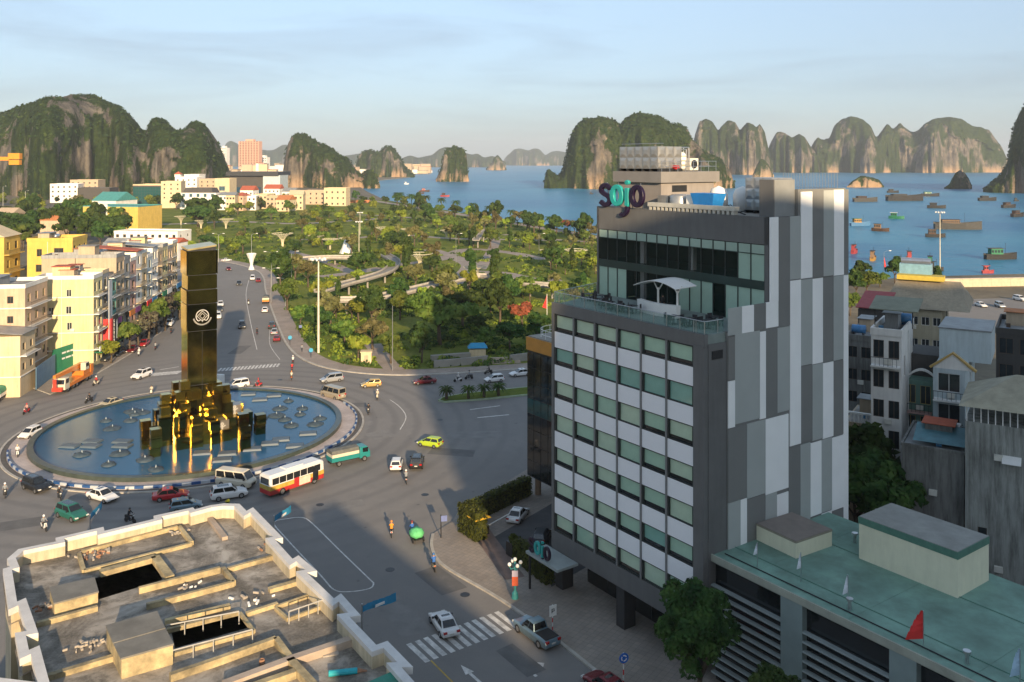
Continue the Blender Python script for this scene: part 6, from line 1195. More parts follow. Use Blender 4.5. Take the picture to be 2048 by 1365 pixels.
# big leafy trees in front, and the dark ones between the blocks
def big_tree(label, p, rx, rz, zc, n, seed, mat, leaf):
    t = thing('tree', label, 'tree', p, 0.4); ob('trunk', trunk_mesh(zc * 0.95, 0.28, rx * 0.6, seed, 7), t); ob('crown', crown_mesh('crown', seed, n, rx, rx, rz, zc, 46, leaf, mat, cr=0.3), t)
big_tree('big leafy tree in front of the hotel corner and louvred building', (14.2, 67.3, 0.15), 3.5, 4.3, 6.8, 15000, 91, LF_D, 0.2); big_tree('smaller leafy tree at the bottom edge before the louvred front', (17.6, 58.8, 0.15), 2.1, 3.0, 6.9, 7000, 92, LF_D, 0.17)
for i, (px, py, d, s_) in enumerate([(1715, 985, 92, 1.2), (1762, 965, 91, 1.25), (1735, 930, 97, 1.3), (1790, 1010, 88, 0.9)]): tree('dark', (*WD(px, py, d).xy, WD(px, py, d).z - 4.4 * s_), s_, ('in the gap', 'in front of the white balustrade', 'deepest in the dark gap', 'against the stained concrete wall')[i], 'dark trees between the blocks')
for i, (px, py, s_) in enumerate([(1712, 600, 1.1), (1735, 592, 1.3), (1722, 572, 1.2), (1760, 575, 1.0), (1790, 568, 1.2), (1700, 632, 1.0), (1872, 572, 0.8)]): tree(('dark', 'mid')[i % 2], W(px, py), s_, 'on the shore behind the right houses', 'trees on the shore by the right houses')
# undergrowth over the lawns: one mass
def undergrowth():
    rg = np.random.default_rng(9); C_ = []; 
    while len(C_) < 2600:
        y = 165 + 560 * rg.random() ** 1.6; x = (rg.uniform(430, 1210) - 1024) / F * y
        if not in_poly((x, y), park_poly) or fbm(np.array([[x / 14, y / 14, 2.0]]), 3, 3)[0] < -0.05: continue
        if min((Vector((x, y)) - a).length - w_ * .5 for a, w_ in zip(path_pts, path_wd)) < 0.6 or min((Vector((x, y)) - a).length for a in kerb_w) < 4.9: continue
        C_.append((x, y, 0.2))
    C_ = np.array(C_); n = 26; k = np.repeat(np.arange(len(C_)), n); e = rg.normal(size=(len(k), 3)); e /= np.linalg.norm(e, axis=1, keepdims=True); e[:, 2] = np.abs(e[:, 2])
    r_ = rg.uniform(0.4, 1.3, len(C_)); cen = C_[k] + e * (r_[k] * rg.uniform(.8, 1.1, len(k)))[:, None] * np.array([1.3, 1.3, 0.9]); v, f = leaf_quads(cen, e, 0.42, rg)
    mi = np.repeat(rg.integers(0, 3, len(C_)), n); o = ob('undergrowth', npmesh('undergrowth', v, f, [LF_M, LF_D, LF_L], mi=mi)); tag(o, kind='stuff')
undergrowth()
# woods on the rock hills: leaf masses scattered on the gentler faces
def hill_woods():
    rg = np.random.default_rng(4); V_ = []; N_ = []; S_ = []
    for (o, vts, fc, br) in HILLS:
        a, b, c, d = (vts[fc[:, i]] for i in range(4)); cn_ = (a + b + c + d) / 4; nn = np.cross(c - a, d - b); ar = np.linalg.norm(nn, axis=1) / 2; nn /= np.linalg.norm(nn, axis=1, keepdims=True) + 1e-9; nn *= np.sign(nn[:, 2:3] + 1e-9)
        dist = cn_[:, 1].mean(); front = (cn_[:, 2] > 1.5); bf_ = br[fc].mean(1); wgt = ar * front * np.clip((0.5 - bf_) * 4, 0.0, 1) * (0.25 + np.clip(nn[:, 2], 0, 1))
        n = int(min(30000, wgt.sum() / (dist * 0.0023) ** 2 * 0.38)); k = rg.choice(len(fc), n, p=wgt / wgt.sum()); u, v = rg.random((n, 1)), rg.random((n, 1))
        p = (a[k] * (1-u) + b[k] * u) * (1-v) + (d[k] * (1-u) + c[k] * u) * v; s_ = dist * 0.0016 * rg.uniform(0.6, 1.5, n); V_.append(p + nn[k] * s_[:, None] * 0.5); N_.append(nn[k] + np.array([0, -.3, .3])); S_.append(s_)
    HW1 = leafm('woods_dark', (0.012, 0.024, 0.007), (0.026, 0.046, 0.012), (0.045, 0.066, 0.017)); HW2 = leafm('woods_mid', (0.024, 0.042, 0.01), (0.05, 0.072, 0.016), (0.085, 0.1, 0.026))
    cen, nr, s_ = np.concatenate(V_), np.concatenate(N_), np.concatenate(S_); v, f = leaf_quads(cen, nr, s_, rg); mi = np.clip(np.floor(fbm(cen / 25, 8, 3) * 3 + 1.2 + rg.uniform(-.6, .6, len(cen))), 0, 2)
    tag(ob('hillside_woods', npmesh('hillside_woods', v, f, [HW1, HW1, HW2], mi=mi)), kind='stuff')
hill_woods()
# palms
def frond_mesh(n, ln, droop, mat, w_=0.34, up=0.5):
    m = MB()
    for k in range(n):
        a = 2 * math.pi * k / n + (k % 2) * 0.2; el = up * (0.5 + 0.5 * (k % 3)); L_, R__ = [], []
        for j in range(6):
            q = j / 5; r_ = ln * q; z = ln * (el * q - droop * q * q); ww = w_ * math.sin(math.pi * min(1, 0.12 + q * 0.86)); c, s_ = math.cos(a), math.sin(a)
            L_.append((c*r_ - s_*ww, s_*r_ + c*ww, z - ww*.5)); R__.append((c*r_ + s_*ww, s_*r_ - c*ww, z - ww*.5))
        for j in range(5):
            cc = lambda q: (math.cos(a)*ln*q, math.sin(a)*ln*q, ln*(el*q - droop*q*q)); m.face(L_[j], cc(j/5), cc((j+1)/5), L_[j+1]); m.face(cc(j/5), R__[j], R__[j+1], cc((j+1)/5))
    return m.mesh('fronds', mat)
PF1 = frond_mesh(22, 3.6, 1.15, LF_D, 0.5, 0.75); PT1 = MB().cyl((0, 0, -0.3), (0, 0, 6.6), 0.24, 0.16, 8).mesh('trunk', BARK, True); PF2 = frond_mesh(26, 1.7, 1.0, LF_D, 0.2, 0.7); PT2 = MB().cyl((0, 0, -0.2), (0, 0, 1.9), 0.3, 0.24, 8).mesh('trunk', BARK, True)
for i, (px, py) in enumerate([(795, 408), (823, 411), (852, 414), (883, 419), (912, 424), (945, 429), (978, 435), (987, 436), (1022, 443), (1062, 450), (1098, 456), (1106, 458), (1130, 463), (1140, 466), (830, 413), (800, 408)]):
    p = W(px, py + 1); t = thing('palm', ('reddish dry palm near the hotel end of the shore promenade' if i in (12, 13) else 'palm standing along the shore promenade against the water'), 'palm', (p.x, p.y, 0.2), i, 'palms along the shore promenade'); ob('trunk', PT1, t); f_ = ob('fronds', PF1, t, (0, 0, 6.5)); s_ = p.y / 560; t.scale = (s_, s_, s_)
    if i in (12, 13): paint(f_, LF_R)
for i, (px, py) in enumerate([(893, 801), (937, 800), (968, 797), (997, 794)]):
    p = W(px, py); t = thing('palm', ('stocky palm at the rounded left end of the median', 'stocky palm, second from the rounded end of the median', 'stocky palm, third from the rounded end of the median', 'stocky palm nearest the black building on the median')[i], 'palm', (p.x, p.y, 0.2), i, 'palms on the road median'); ob('trunk', PT2, t); ob('fronds', PF2, t, (0, 0, 1.85))
# hedges round the hotel parking
def hedge(label, a, b, wd, hgt, n, mat, seed):
    a = Vector(a[:2]); b = Vector(b[:2]); L_ = (b - a).length; an = math.atan2((b-a).y, (b-a).x); t = thing('hedge', label, 'hedge', (a.x, a.y, 0.15), an); rg = np.random.default_rng(seed)
    MB().box(0.1, -wd/2 + .1, 0, L_ - .1, wd/2 - .1, hgt - .1).build('hedge_core', M('hedge_inside', (0.012, 0.02, 0.008), 1.0), t)  # dark solid box filling the inside of the hedge
    dims = np.array([L_, wd, hgt]); k = rg.choice(5, n, p=np.array([wd*hgt, wd*hgt, L_*hgt, L_*hgt, L_*wd]) / (2*wd*hgt + 2*L_*hgt + L_*wd)); p = rg.random((n, 3)); nn = np.zeros((n, 3))
    for q, (ax, val) in enumerate(((0, 0), (0, 1), (1, 0), (1, 1), (2, 1))): p[k == q, ax] = val; nn[k == q, ax] = 1 if val else -1
    p = p * dims + np.array([0, -wd/2, 0]) + rg.normal(size=(n, 3)) * 0.07; v, f = leaf_quads(p, nn, 0.15, rg); ob('foliage', npmesh('foliage', v, f, mat), t)
HY1 = leafm('hedge_leaves', (0.03, 0.045, 0.008), (0.065, 0.085, 0.016), (0.1, 0.12, 0.03))
hedge('tall clipped hedge block at the pavement corner beside the yellow kiosk', W(928, 1062), W(962, 1085), 1.6, 3.3, 2600, HY1, 1); hedge('long clipped hedge between the parking lot and the road', W(928, 1052), W(1056, 990), 1.3, 2.2, 3600, HY1, 2); hedge('dark clipped hedge along the pavement before the hotel entrance', W(1035, 1120), W(1100, 1172), 1.1, 2.1, 2600, HY1, 3)
# ------------------------------------------------------------------ VEHICLES
def carpaint(key, c, metal=0.15): return M('paint_' + key, c, 0.28, 0.06, 1.0, metal=metal, spec=0.6)
CPT = dict(white=carpaint('white', (0.68, 0.68, 0.67), 0), black=carpaint('black', (0.015, 0.016, 0.018)), dark=carpaint('dark', (0.03, 0.036, 0.042)), red=carpaint('red', (0.4, 0.02, 0.025)), maroon=carpaint('maroon', (0.16, 0.012, 0.02)), silver=carpaint('silver', (0.45, 0.46, 0.46), 0.5), champagne=carpaint('champagne', (0.42, 0.36, 0.26), 0.4), gold=carpaint('gold', (0.5, 0.34, 0.12), 0.3), lime=carpaint('lime', (0.38, 0.5, 0.03), 0), teal=carpaint('teal', (0.02, 0.2, 0.2), 0), bluegrey=carpaint('bluegrey', (0.16, 0.24, 0.29), 0.4), green=carpaint('green', (0.02, 0.13, 0.1)), beige=carpaint('beige', (0.5, 0.43, 0.28), 0.2), orange=carpaint('orange', (0.6, 0.2, 0.03), 0), cream=carpaint('cream', (0.58, 0.53, 0.42), 0), yellow=carpaint('yellow', (0.65, 0.4, 0.03), 0), blue=carpaint('blue', (0.03, 0.13, 0.35)))
CGL = M('car_glass', (0.012, 0.015, 0.018), 0.05, 0.2, 1, spec=0.8); LAMP = M('head_lamp', (0.6, 0.6, 0.56), 0.15, 0.05, 1); TAIL = M('tail_lamp', (0.35, 0.01, 0.01), 0.25, 0.05, 1); PLATE = M('plate', (0.55, 0.55, 0.5), 0.5)
RIM = M('rim', (0.4, 0.41, 0.42), 0.3, 0.1, 2, metal=0.8)
SPEC = dict(sedan=(4.5, 1.78, .9, 1.45, -1.75, 1.0, -1.0, .15, .62), hatch=(3.9, 1.7, .95, 1.5, -1.9, 1.1, -1.6, .2, .66), suv=(4.6, 1.86, 1.08, 1.72, -2.2, 1.05, -1.9, .3, .76), mpv=(4.5, 1.76, 1.02, 1.68, -2.15, 1.45, -1.95, .45, .72), van=(5.4, 1.92, 1.2, 2.2, -2.66, 2.3, -2.58, 1.55, .95), pickup=(5.3, 1.86, 1.06, 1.76, -.75, 1.2, -.5, .4, .84))
_car = {}
def wheel_meshes(r_, w_):
    k = ('w', r_, w_)
    if k not in _car: _car[k] = (MB().lathe([(r_*.6, -w_/2), (r_*.95, -w_/2), (r_, -w_*.3), (r_, w_*.3), (r_*.95, w_/2), (r_*.6, w_/2)], 14).mesh('wheel', A_BLACK, True), MB().lathe([(0, w_*.42), (r_*.3, w_*.4), (r_*.62, w_*.46)], 10).add(*[[(math.cos(a)*r_*.61, math.sin(a)*r_*.61, -w_*.44) for a in [2*math.pi*k_/10 for k_ in range(10)]], [list(range(10))]]).mesh('rim', RIM))
    return _car[k]
def car_meshes(kd):
    if kd in _car: return _car[kd]
    L_, W_, zb, zr, b0, b1, r0, r1, nose = SPEC[kd]; h2, w2 = L_/2, W_/2; out = []
    st = [(-h2, .45, zb*.72, w2*.86), (-h2 + .12, .3, zb*.96, w2*.95), (-h2*.62, .24, zb, w2), (0, .24, zb*.97, w2), (h2*.45, .24, zb*.96, w2), (h2*.62, .25, zb*.93, w2*.99), (h2 - .28, .28, nose + .02, w2*.93), (h2 - .04, .4, nose*.85, w2*.8)]
    if kd == 'van': st[-3:] = [(h2*.85, .25, zb*.98, w2), (h2 - .15, .28, zb*.88, w2*.95), (h2, .4, zb*.72, w2*.86)]
    rg = [[(x, -w_*.93, z0), (x, -w_, z0 + (z1-z0)*.35), (x, -w_, z1 - (z1-z0)*.22), (x, -w_*.88, z1), (x, w_*.88, z1), (x, w_, z1 - (z1-z0)*.22), (x, w_, z0 + (z1-z0)*.35), (x, w_*.93, z0)] for x, z0, z1, w_ in st]
    m = MB().loft(rg); t0, t1 = w2*.86, w2*.68 if kd != 'van' else w2*.8
    B = [(b0, t0), (b1, t0)]; zm = zb - .06
    ra = [[(b0, -t0, zm), (b1, -t0, zm), (b1, t0, zm), (b0, t0, zm)], [(r0 - .04, -t1 - .02, zr - .07), (r1 + .05, -t1 - .02, zr - .07), (r1 + .05, t1 + .02, zr - .07), (r0 - .04, t1 + .02, zr - .07)], [(r0 + .12, -t1*.86, zr), (r1 - .15, -t1*.86, zr), (r1 - .15, t1*.86, zr), (r0 + .12, t1*.86, zr)]]
    m.loft(ra)
    out.append(('body', m.mesh('body', CPT['white'], False)))
    lo, hi = ra[0], ra[1]
    def pane(nm, a, b, c, d, u0, u1, v0, v1, off):
        a, b, c, d = map(Vector, (a, b, c, d)); f = lambda u, v: (a*(1-u)+b*u)*(1-v) + (d*(1-u)+c*u)*v; n = (b-a).cross(d-a).normalized() * off
        return (nm, MB().face(*[tuple(f(u, v) + n) for u, v in ((u0, v0), (u1, v0), (u1, v1), (u0, v1))]).mesh(nm, CGL))
    out.append(pane('windshield', lo[1], lo[2], hi[2], hi[1], .05, .95, .1, .95, .012)); out.append(pane('rear_window', lo[3], lo[0], hi[0], hi[3], .08, .92, .18, .93, .012))
    for a, b, c, d in ((lo[0], lo[1], hi[1], hi[0]), (lo[2], lo[3], hi[3], hi[2])):
        fwd = a[0] < b[0]
        for u0, u1 in (((.04, .47), (.51, .96)) if kd != 'van' else ((.03, .3), (.33, .62), (.65, .96))): out.append(pane('side_window', a, b, c, d, u0, u1, .14, .93, .012))
    if kd == 'pickup': out.append(('cargo_bed', MB().box(-h2 + .18, -w2*.8, zb*.985, b0 - .12, w2*.8, zb*1.012).mesh('cargo_bed', A_BLACK)))
    if kd in ('sedan', 'suv') : out.append(('sunroof', MB().box(r0 + .45, -.4, zr - .01, r1 - .35, .4, zr + .012).mesh('sunroof', CGL)))
    zl = nose * .86
    for s_ in (-1, 1):
        out.append(('headlight', MB().box(h2 - .33, s_*w2*.72 - .17, zl - .1, h2 - .03, s_*w2*.72 + .17, zl + .04).mesh('headlight', LAMP))); out.append(('taillight', MB().box(-h2 - .02, s_*w2*.7 - .17, zb*.74, -h2 + .2, s_*w2*.7 + .17, zb*.93).mesh('taillight', TAIL))); out.append(('mirror', MB().box(b1 - .55, s_*(w2 + .02) - .1, zb, b1 - .4, s_*(w2 + .02) + .1, zb + .15).mesh('mirror', CPT['black'])))
    out.append(('grille', MB().box(h2 - .1, -w2*.5, .38, h2 + .005, w2*.5, zl - .08).mesh('grille', A_BLACK))); out.append(('number_plate', MB().box(-h2 - .03, -.2, zb*.6, -h2 + .05, .2, zb*.72).mesh('number_plate', PLATE)))
    _car[kd] = out; return out
ncar = 0
def heading(px, py, dx, dy): a, b = W(px, py), W(px + dx * .2, py + dy * .2); return math.atan2(b.y - a.y, b.x - a.x)
NM = dict(sedan='car', hatch='car', suv='car', mpv='car', van='minibus', pickup='pickup_truck')
def car(kd, col, px, py, dx, dy, label, group='vehicles in the road', z=0.012, simple=False):
    p = W(px, py); t = thing(NM[kd], label, {'van': 'minibus', 'pickup': 'pickup truck'}.get(kd, 'car'), (p.x, p.y, z), heading(px, py, dx, dy), group); L_, W_ = SPEC[kd][:2]
    for nm, me in car_meshes(kd):
        if simple and nm in ('mirror', 'grille', 'number_plate', 'sunroof'): continue
        o = ob(nm, me, t)
        if nm == 'body': paint(o, CPT[col]); bev(o, 0.05, 2)
    r_ = {'suv': .36, 'pickup': .38, 'van': .36}.get(kd, .32); wm, rm = wheel_meshes(r_, .22)
    for x in (-L_*.3, L_*.31):
        for s_ in (-1, 1):
            o = ob('wheel', wm, t, (x, s_ * (W_/2 - .09), r_)); o.rotation_euler = (R(90), 0, 0)
            if not simple: ob('rim', rm, o)
    return t
cars = [('sedan', 'white', 888, 1258, -30, -45, 'white sedan with dark sunroof driving onto the zebra crossing'), ('pickup', 'bluegrey', 1072, 1276, -45, -34, 'blue grey double cab pickup with dark cargo bed by the kerb'), ('sedan', 'maroon', 1212, 1384, -45, -32, 'dark maroon car cut by the bottom edge near blue sign'), ('sedan', 'white', 1036, 1038, 32, -40, 'white car parked by the hedge beside the hotel'), ('hatch', 'dark', 1084, 1082, 14, -26, 'small dark car parked right against the hotel corner'),
    ('suv', 'black', 72, 980, 30, 12, 'black off-road car at the left edge by the roundabout kerb'), ('sedan', 'white', 205, 1000, 32, 9, 'white sedan rounding the near side of the roundabout, behind red sedan'), ('suv', 'green', 143, 1036, 32, 12, 'dark green black car nearest the left roof corner'), ('sedan', 'red', 342, 998, 32, -4, 'bright red sedan below the pool between white cars'), ('hatch', 'bluegrey', 372, 1020, 32, -5, 'car half hidden behind the old roof parapet'), ('suv', 'white', 458, 996, 32, -5, 'white crossover car in front of the minibus'), ('van', 'cream', 472, 972, 32, 4, 'cream and silver minibus right behind the bus'),
    ('hatch', 'white', 793, 936, 6, -30, 'white hatchback with dark rear window, left of black car'), ('suv', 'black', 834, 932, 6, -30, 'black off-road car with a green sticker rear, beside white hatchback'), ('hatch', 'lime', 860, 893, -30, -5, 'lime green small car in front of the black off-road car'), ('mpv', 'silver', 663, 764, -30, 4, 'silver people carrier on the far side of the roundabout'), ('van', 'champagne', 666, 796, -30, -8, 'champagne minibus entering the ring at the pool edge'), ('hatch', 'gold', 742, 774, -30, 2, 'golden hatchback behind the silver people carrier'), ('sedan', 'maroon', 849, 768, -30, 2, 'dark red sedan alone on the road below the park'), ('hatch', 'white', 988, 764, -30, 3, 'white hatchback near the median palms'), ('sedan', 'white', 1040, 752, -30, 3, 'white sedan half behind the black glass building'),
    ('mpv', 'white', 474, 776, -30, 5, 'white people carrier close behind the obelisk'), ('suv', 'white', 283, 756, -28, 10, 'white car arriving by the left zebra crossing'), ('sedan', 'beige', 220, 813, -30, 9, 'beige golden sedan on the far left of the ring'), ('hatch', 'white', 60, 874, -28, 13, 'white hatchback leaving at the left of the roundabout'),
    ('sedan', 'red', 288, 692, -22, 16, 'red car parked before the street shops'), ('sedan', 'maroon', 265, 704, -22, 15, 'dark maroon car parked behind the red one'), ('suv', 'white', 339, 652, -16, 18, 'white car parked farther up the left street'), ('suv', 'dark', 212, 722, -25, 14, 'dark car beside the crane truck tail'), ('suv', 'dark', 236, 712, -25, 14, 'dark blue car parked under the small green tree')]
for c in cars: car(*c)
far_cars = [('sedan', 'white', 441, 612, 2, 20, 'white car, farthest of three parked left of the far road'), ('sedan', 'dark', 439, 622, 2, 20, 'dark car between white ones left of the far road'), ('suv', 'white', 436, 637, 0, 20, 'white car nearest the obelisk on the far road'), ('suv', 'dark', 484, 656, 0, 20, 'dark car driving in the middle of the far road'), ('sedan', 'dark', 478, 570, 4, 18, 'dark car far up the road'), ('mpv', 'white', 505, 560, -2, 16, 'white car far up the road by the park side'), ('sedan', 'maroon', 517, 564, 4, -12, 'maroon car far up at the park kerb'), ('sedan', 'white', 530, 624, 4, -18, 'white car by the park kerb behind the orange truck'), ('suv', 'dark', 544, 656, 4, -20, 'dark car, last of the queue at the park kerb'), ('sedan', 'silver', 549, 668, 4, -20, 'silver car in the queue at the park kerb'), ('hatch', 'maroon', 554, 682, 5, -20, 'red brown car at the queue front nearest the ring'), ('sedan', 'white', 453, 523, 20, -2, 'white car crossing far behind the obelisk top'), ('sedan', 'maroon', 457, 541, 10, 12, 'maroon car farthest up the road left lane'),
    ('sedan', 'white', 1962, 614, 20, 6, 'white car in the right shore parking, leftmost'), ('mpv', 'silver', 2000, 615, 20, 8, 'silver car in the right shore parking, middle'), ('suv', 'white', 2040, 602, 20, 4, 'white car at the right edge on the shore road'), ('sedan', 'dark', 2043, 634, 20, 6, 'dark car at the right edge before the shore houses')]
for c in far_cars: car(*c, simple=True)
# bus
p = W(585, 976); bus = thing('bus', 'white, yellow and red city bus beside the roundabout kerb', 'bus', (p.x, p.y, 0.012), heading(585, 976, 32, -11), 'vehicles in the road'); bl = 8.6
m = MB(); m.loft([[(x, -1.18*k, .4), (x, -1.2*k, 1.0), (x, 1.2*k, 1.0), (x, 1.18*k, .4)] for x, k in ((-bl/2, .97), (-bl/2+.2, 1), (bl/2-.3, 1), (bl/2, .94))]); bev(m.build('lower_body', carpaint('busred', (0.4, 0.03, 0.03), 0), bus), .05)
m = MB(); m.loft([[(x, -1.2*k, 1.01), (x, -1.2*k, 1.55), (x, 1.2*k, 1.55), (x, 1.2*k, 1.01)] for x, k in ((-bl/2, .97), (-bl/2+.2, 1), (bl/2-.3, 1), (bl/2, .94))]); m.build('yellow_band', CPT['yellow'], bus)
m = MB(); m.loft([[(x, -1.2*k, 1.56), (x, -1.12*k, z), (x, -.9*k, z+.16), (x, .9*k, z+.16), (x, 1.12*k, z), (x, 1.2*k, 1.56)] for x, k, z in ((-bl/2, .97, 2.7), (-bl/2+.25, 1, 2.78), (bl/2-.5, 1, 2.78), (bl/2-.05, .94, 2.6))]); m.build('upper_body', CPT['white'], bus)
for s_ in (-1, 1):
    for k in range(7): MB().box(-bl/2 + .35 + k*1.1, s_*1.185 - .02, 1.68, -bl/2 + 1.35 + k*1.1, s_*1.185 + .02, 2.5).build('side_window', CGL, bus)
    MB().box(.2, s_*1.21 - .01, .55, 2.0, s_*1.21 + .01, 1.5).build('advert_panel', M('advert_pale', (0.55, 0.52, 0.42), 0.6), bus); MB().box(-.6, s_*1.212 - .01, .9, .2, s_*1.212 + .01, 1.7).build('red_panel', carpaint('busred', 0), bus)
    MB().box(bl/2 - .02, s_*.85 - .15, .75, bl/2 + .02, s_*.85 + .15, .95).build('headlight', LAMP, bus)
MB().box(bl/2 - .06, -1.0, 1.6, bl/2 + .02, 1.0, 2.5).build('windshield', CGL, bus); MB().box(-bl/2 - .02, -.9, 1.7, -bl/2 + .05, .9, 2.5).build('rear_window', CGL, bus); MB().box(2.4, -1.24, .5, 3.3, -1.18, 2.4).build('door', CGL, bus); MB().box(-1.5, -.7, 2.94, 1.2, .7, 3.06).build('roof_unit', CPT['white'], bus)
wm, rm = wheel_meshes(.48, .28)
for x in (-2.4, 2.7):
    for s_ in (-1, 1): o = ob('wheel', wm, bus, (x, s_*1.08, .48)); o.rotation_euler = (R(90), 0, 0); ob('rim', rm, o)
# cargo truck
def truck(label, px, py, dx, dy, cabm, side, L_=6.0, top=None):
    p = W(px, py); t = thing('truck', label, 'truck', (p.x, p.y, 0.012), heading(px, py, dx, dy), 'vehicles in the road'); h2 = L_/2
    c0 = h2 - 1.65; bev(MB().loft([[(c0, -.95, .5), (h2, -.95, .5), (h2, .95, .5), (c0, .95, .5)], [(c0, -.97, 1.25), (h2, -.95, 1.25), (h2, .95, 1.25), (c0, .97, 1.25)], [(c0 + .05, -.88, 2.1), (h2 - .45, -.84, 2.1), (h2 - .45, .84, 2.1), (c0 + .05, .88, 2.1)]]).build('cab', cabm, t), .06)
    MB().add([(h2 + .01, -.82, 1.3), (h2 + .01, .82, 1.3), (h2 - .41, .76, 2.02), (h2 - .41, -.76, 2.02)], [(0, 1, 2, 3)]).build('windshield', CGL, t)
    for s_ in (-1, 1): MB().box(c0 + .45, s_*.93 - .02, 1.3, h2 - .35, s_*.93 + .02, 1.95).build('side_window', CGL, t); MB().box(h2 - .05, s_*.7 - .15, .7, h2 + .02, s_*.7 + .15, .9).build('headlight', LAMP, t)
    MB().box(-h2, -1.0, .75, c0 - .08, 1.0, 1.35).build('cargo_side', cabm, t); MB().box(-h2 + .06, -1.01, 1.36, c0 - .14, 1.01, 1.8).build('side_board', side, t)
    m = MB(); m.loft([[(x, -1.0, 1.8), (x, -.8, 2.25), (x, 0, 2.4), (x, .8, 2.25), (x, 1.0, 1.8)] for x in (-h2 + .05, c0 - .12)]); m.build('tarpaulin', top or M('tarp_grey', (0.12, 0.125, 0.115), 0.8, 0.3, 2), t); MB().box(-h2, -.5, .45, h2 - .1, .5, .74).build('chassis', A_BLACK, t)
    wm, rm = wheel_meshes(.4, .26)
    for x in (-h2 + 1.1, h2 - .95):
        for s_ in (-1, 1): o = ob('wheel', wm, t, (x, s_*.9, .4)); o.rotation_euler = (R(90), 0, 0); ob('rim', rm, o)
    return t
truck('teal cargo truck with dark tarpaulin and cream side boards', 697, 925, 32, -7, CPT['teal'], CPT['cream']); truck('orange small truck at the park kerb on the far road', 532, 606, 4, -18, CPT['orange'], CPT['cream'], 5.5)
truck('green and white truck cut by the left edge of the picture', -4, 800, -32, 22, CPT['white'], M('truck_green', (0.03, 0.25, 0.15), 0.6), 7, M('truck_green'))
# crane truck
p = W(148, 772); t = thing('crane_truck', 'long orange and white crane truck parked by the green hoarding', 'crane truck', (p.x, p.y, 0.16), heading(148, 772, -45, 25), 'vehicles in the road'); OR_ = carpaint('crane_orange', (0.62, 0.19, 0.03), 0)
MB().box(-5.5, -1.2, .75, 4.2, 1.2, 1.35).build('deck', OR_, t); bev(MB().loft([[(4.3, -1.2, .6), (6.2, -1.2, .6), (6.2, 1.2, .6), (4.3, 1.2, .6)], [(4.3, -1.2, 1.6), (6.2, -1.15, 1.6), (6.2, 1.15, 1.6), (4.3, 1.2, 1.6)], [(4.4, -1.1, 2.7), (5.8, -1.05, 2.7), (5.8, 1.05, 2.7), (4.4, 1.1, 2.7)]]).build('driver_cab', CPT['cream'], t), .06)
MB().add([(6.21, -1.0, 1.65), (6.21, 1.0, 1.65), (5.83, .95, 2.6), (5.83, -.95, 2.6)], [(0, 1, 2, 3)]).build('windshield', CGL, t); MB().box(4.7, -1.19, 1.7, 5.7, -1.12, 2.5).build('side_window', CGL, t); MB().box(4.7, 1.12, 1.7, 5.7, 1.19, 2.5).build('side_window', CGL, t)
MB().box(-4.6, -1.1, 1.4, -1.6, 1.1, 2.3).build('turntable', OR_, t); bev(MB().box(-3.9, .2, 2.3, -2.3, 1.2, 3.7).build('crane_cab', CPT['cream'], t), .06); MB().box(-3.7, 1.19, 2.9, -2.5, 1.23, 3.6).build('cab_window', CGL, t); MB().box(-5.8, -1.2, 1.4, -4.6, 1.2, 2.9).build('counterweight', OR_, t)
MB().loft([[(-4.0, -.75, 2.6), (-4.0, -.05, 2.6), (-4.0, -.05, 3.5), (-4.0, -.75, 3.5)], [(7.0, -.65, 2.9), (7.0, -.15, 2.9), (7.0, -.15, 3.5), (7.0, -.65, 3.5)]]).build('boom', OR_, t); MB().box(6.3, -.9, .5, 7.0, .9, 1.2).build('bumper', carpaint('crane_red', (0.5, 0.05, 0.03), 0), t); MB().box(6.9, -.6, 1.2, 7.2, 0, 2.8).build('hook_block', carpaint('crane_red', 0), t)
wm, rm = wheel_meshes(.55, .35)
for x in (-4.4, -3.0, 1.2, 2.6, 4.9):
    for s_ in (-1, 1): o = ob('wheel', wm, t, (x, s_*1.0, .55)); o.rotation_euler = (R(90), 0, 0); ob('rim', rm, o)
# ------------------------------------------------------------------ PEOPLE AND MOTORBIKES
def skin_body(name, pts, edges, mats, region):
    me = bpy.data.meshes.new(name); me.from_pydata([p[:3] for p in pts], edges, []); o = bpy.data.objects.new(name, me); C.objects.link(o)
    sm = o.modifiers.new('skin', 'SKIN'); sm.use_smooth_shade = True; sv = me.skin_vertices[0].data
    for i, p in enumerate(pts): sv[i].radius = (p[3], p[3])
    sv[0].use_root = True; o.modifiers.new('sub', 'SUBSURF').levels = 1; dg = bpy.context.evaluated_depsgraph_get(); out = bpy.data.meshes.new_from_object(o.evaluated_get(dg)); bpy.data.objects.remove(o)
    out.materials.clear()
    for m_ in mats: out.materials.append(m_)
    for f_ in out.polygons: f_.material_index = region(f_.center)
    out.name = name; return out
SKIN = M('skin', (0.35, 0.2, 0.13), 0.6); TRO = M('trousers_dark', (0.03, 0.034, 0.045), 0.8)
shirts = dict(red=M('shirt_red', (0.45, 0.03, 0.03), 0.8), white=M('shirt_white', (0.6, 0.6, 0.58), 0.8), black=M('shirt_black', (0.02, 0.02, 0.022), 0.8), blue=M('shirt_blue', (0.03, 0.12, 0.4), 0.8), orange=M('shirt_orange', (0.6, 0.25, 0.03), 0.8), grey=M('shirt_grey', (0.22, 0.24, 0.26), 0.8), pink=M('shirt_pink', (0.5, 0.25, 0.22), 0.8), cream=M('shirt_cream', (0.5, 0.45, 0.35), 0.8), purple=M('shirt_purple', (0.15, 0.1, 0.28), 0.8))
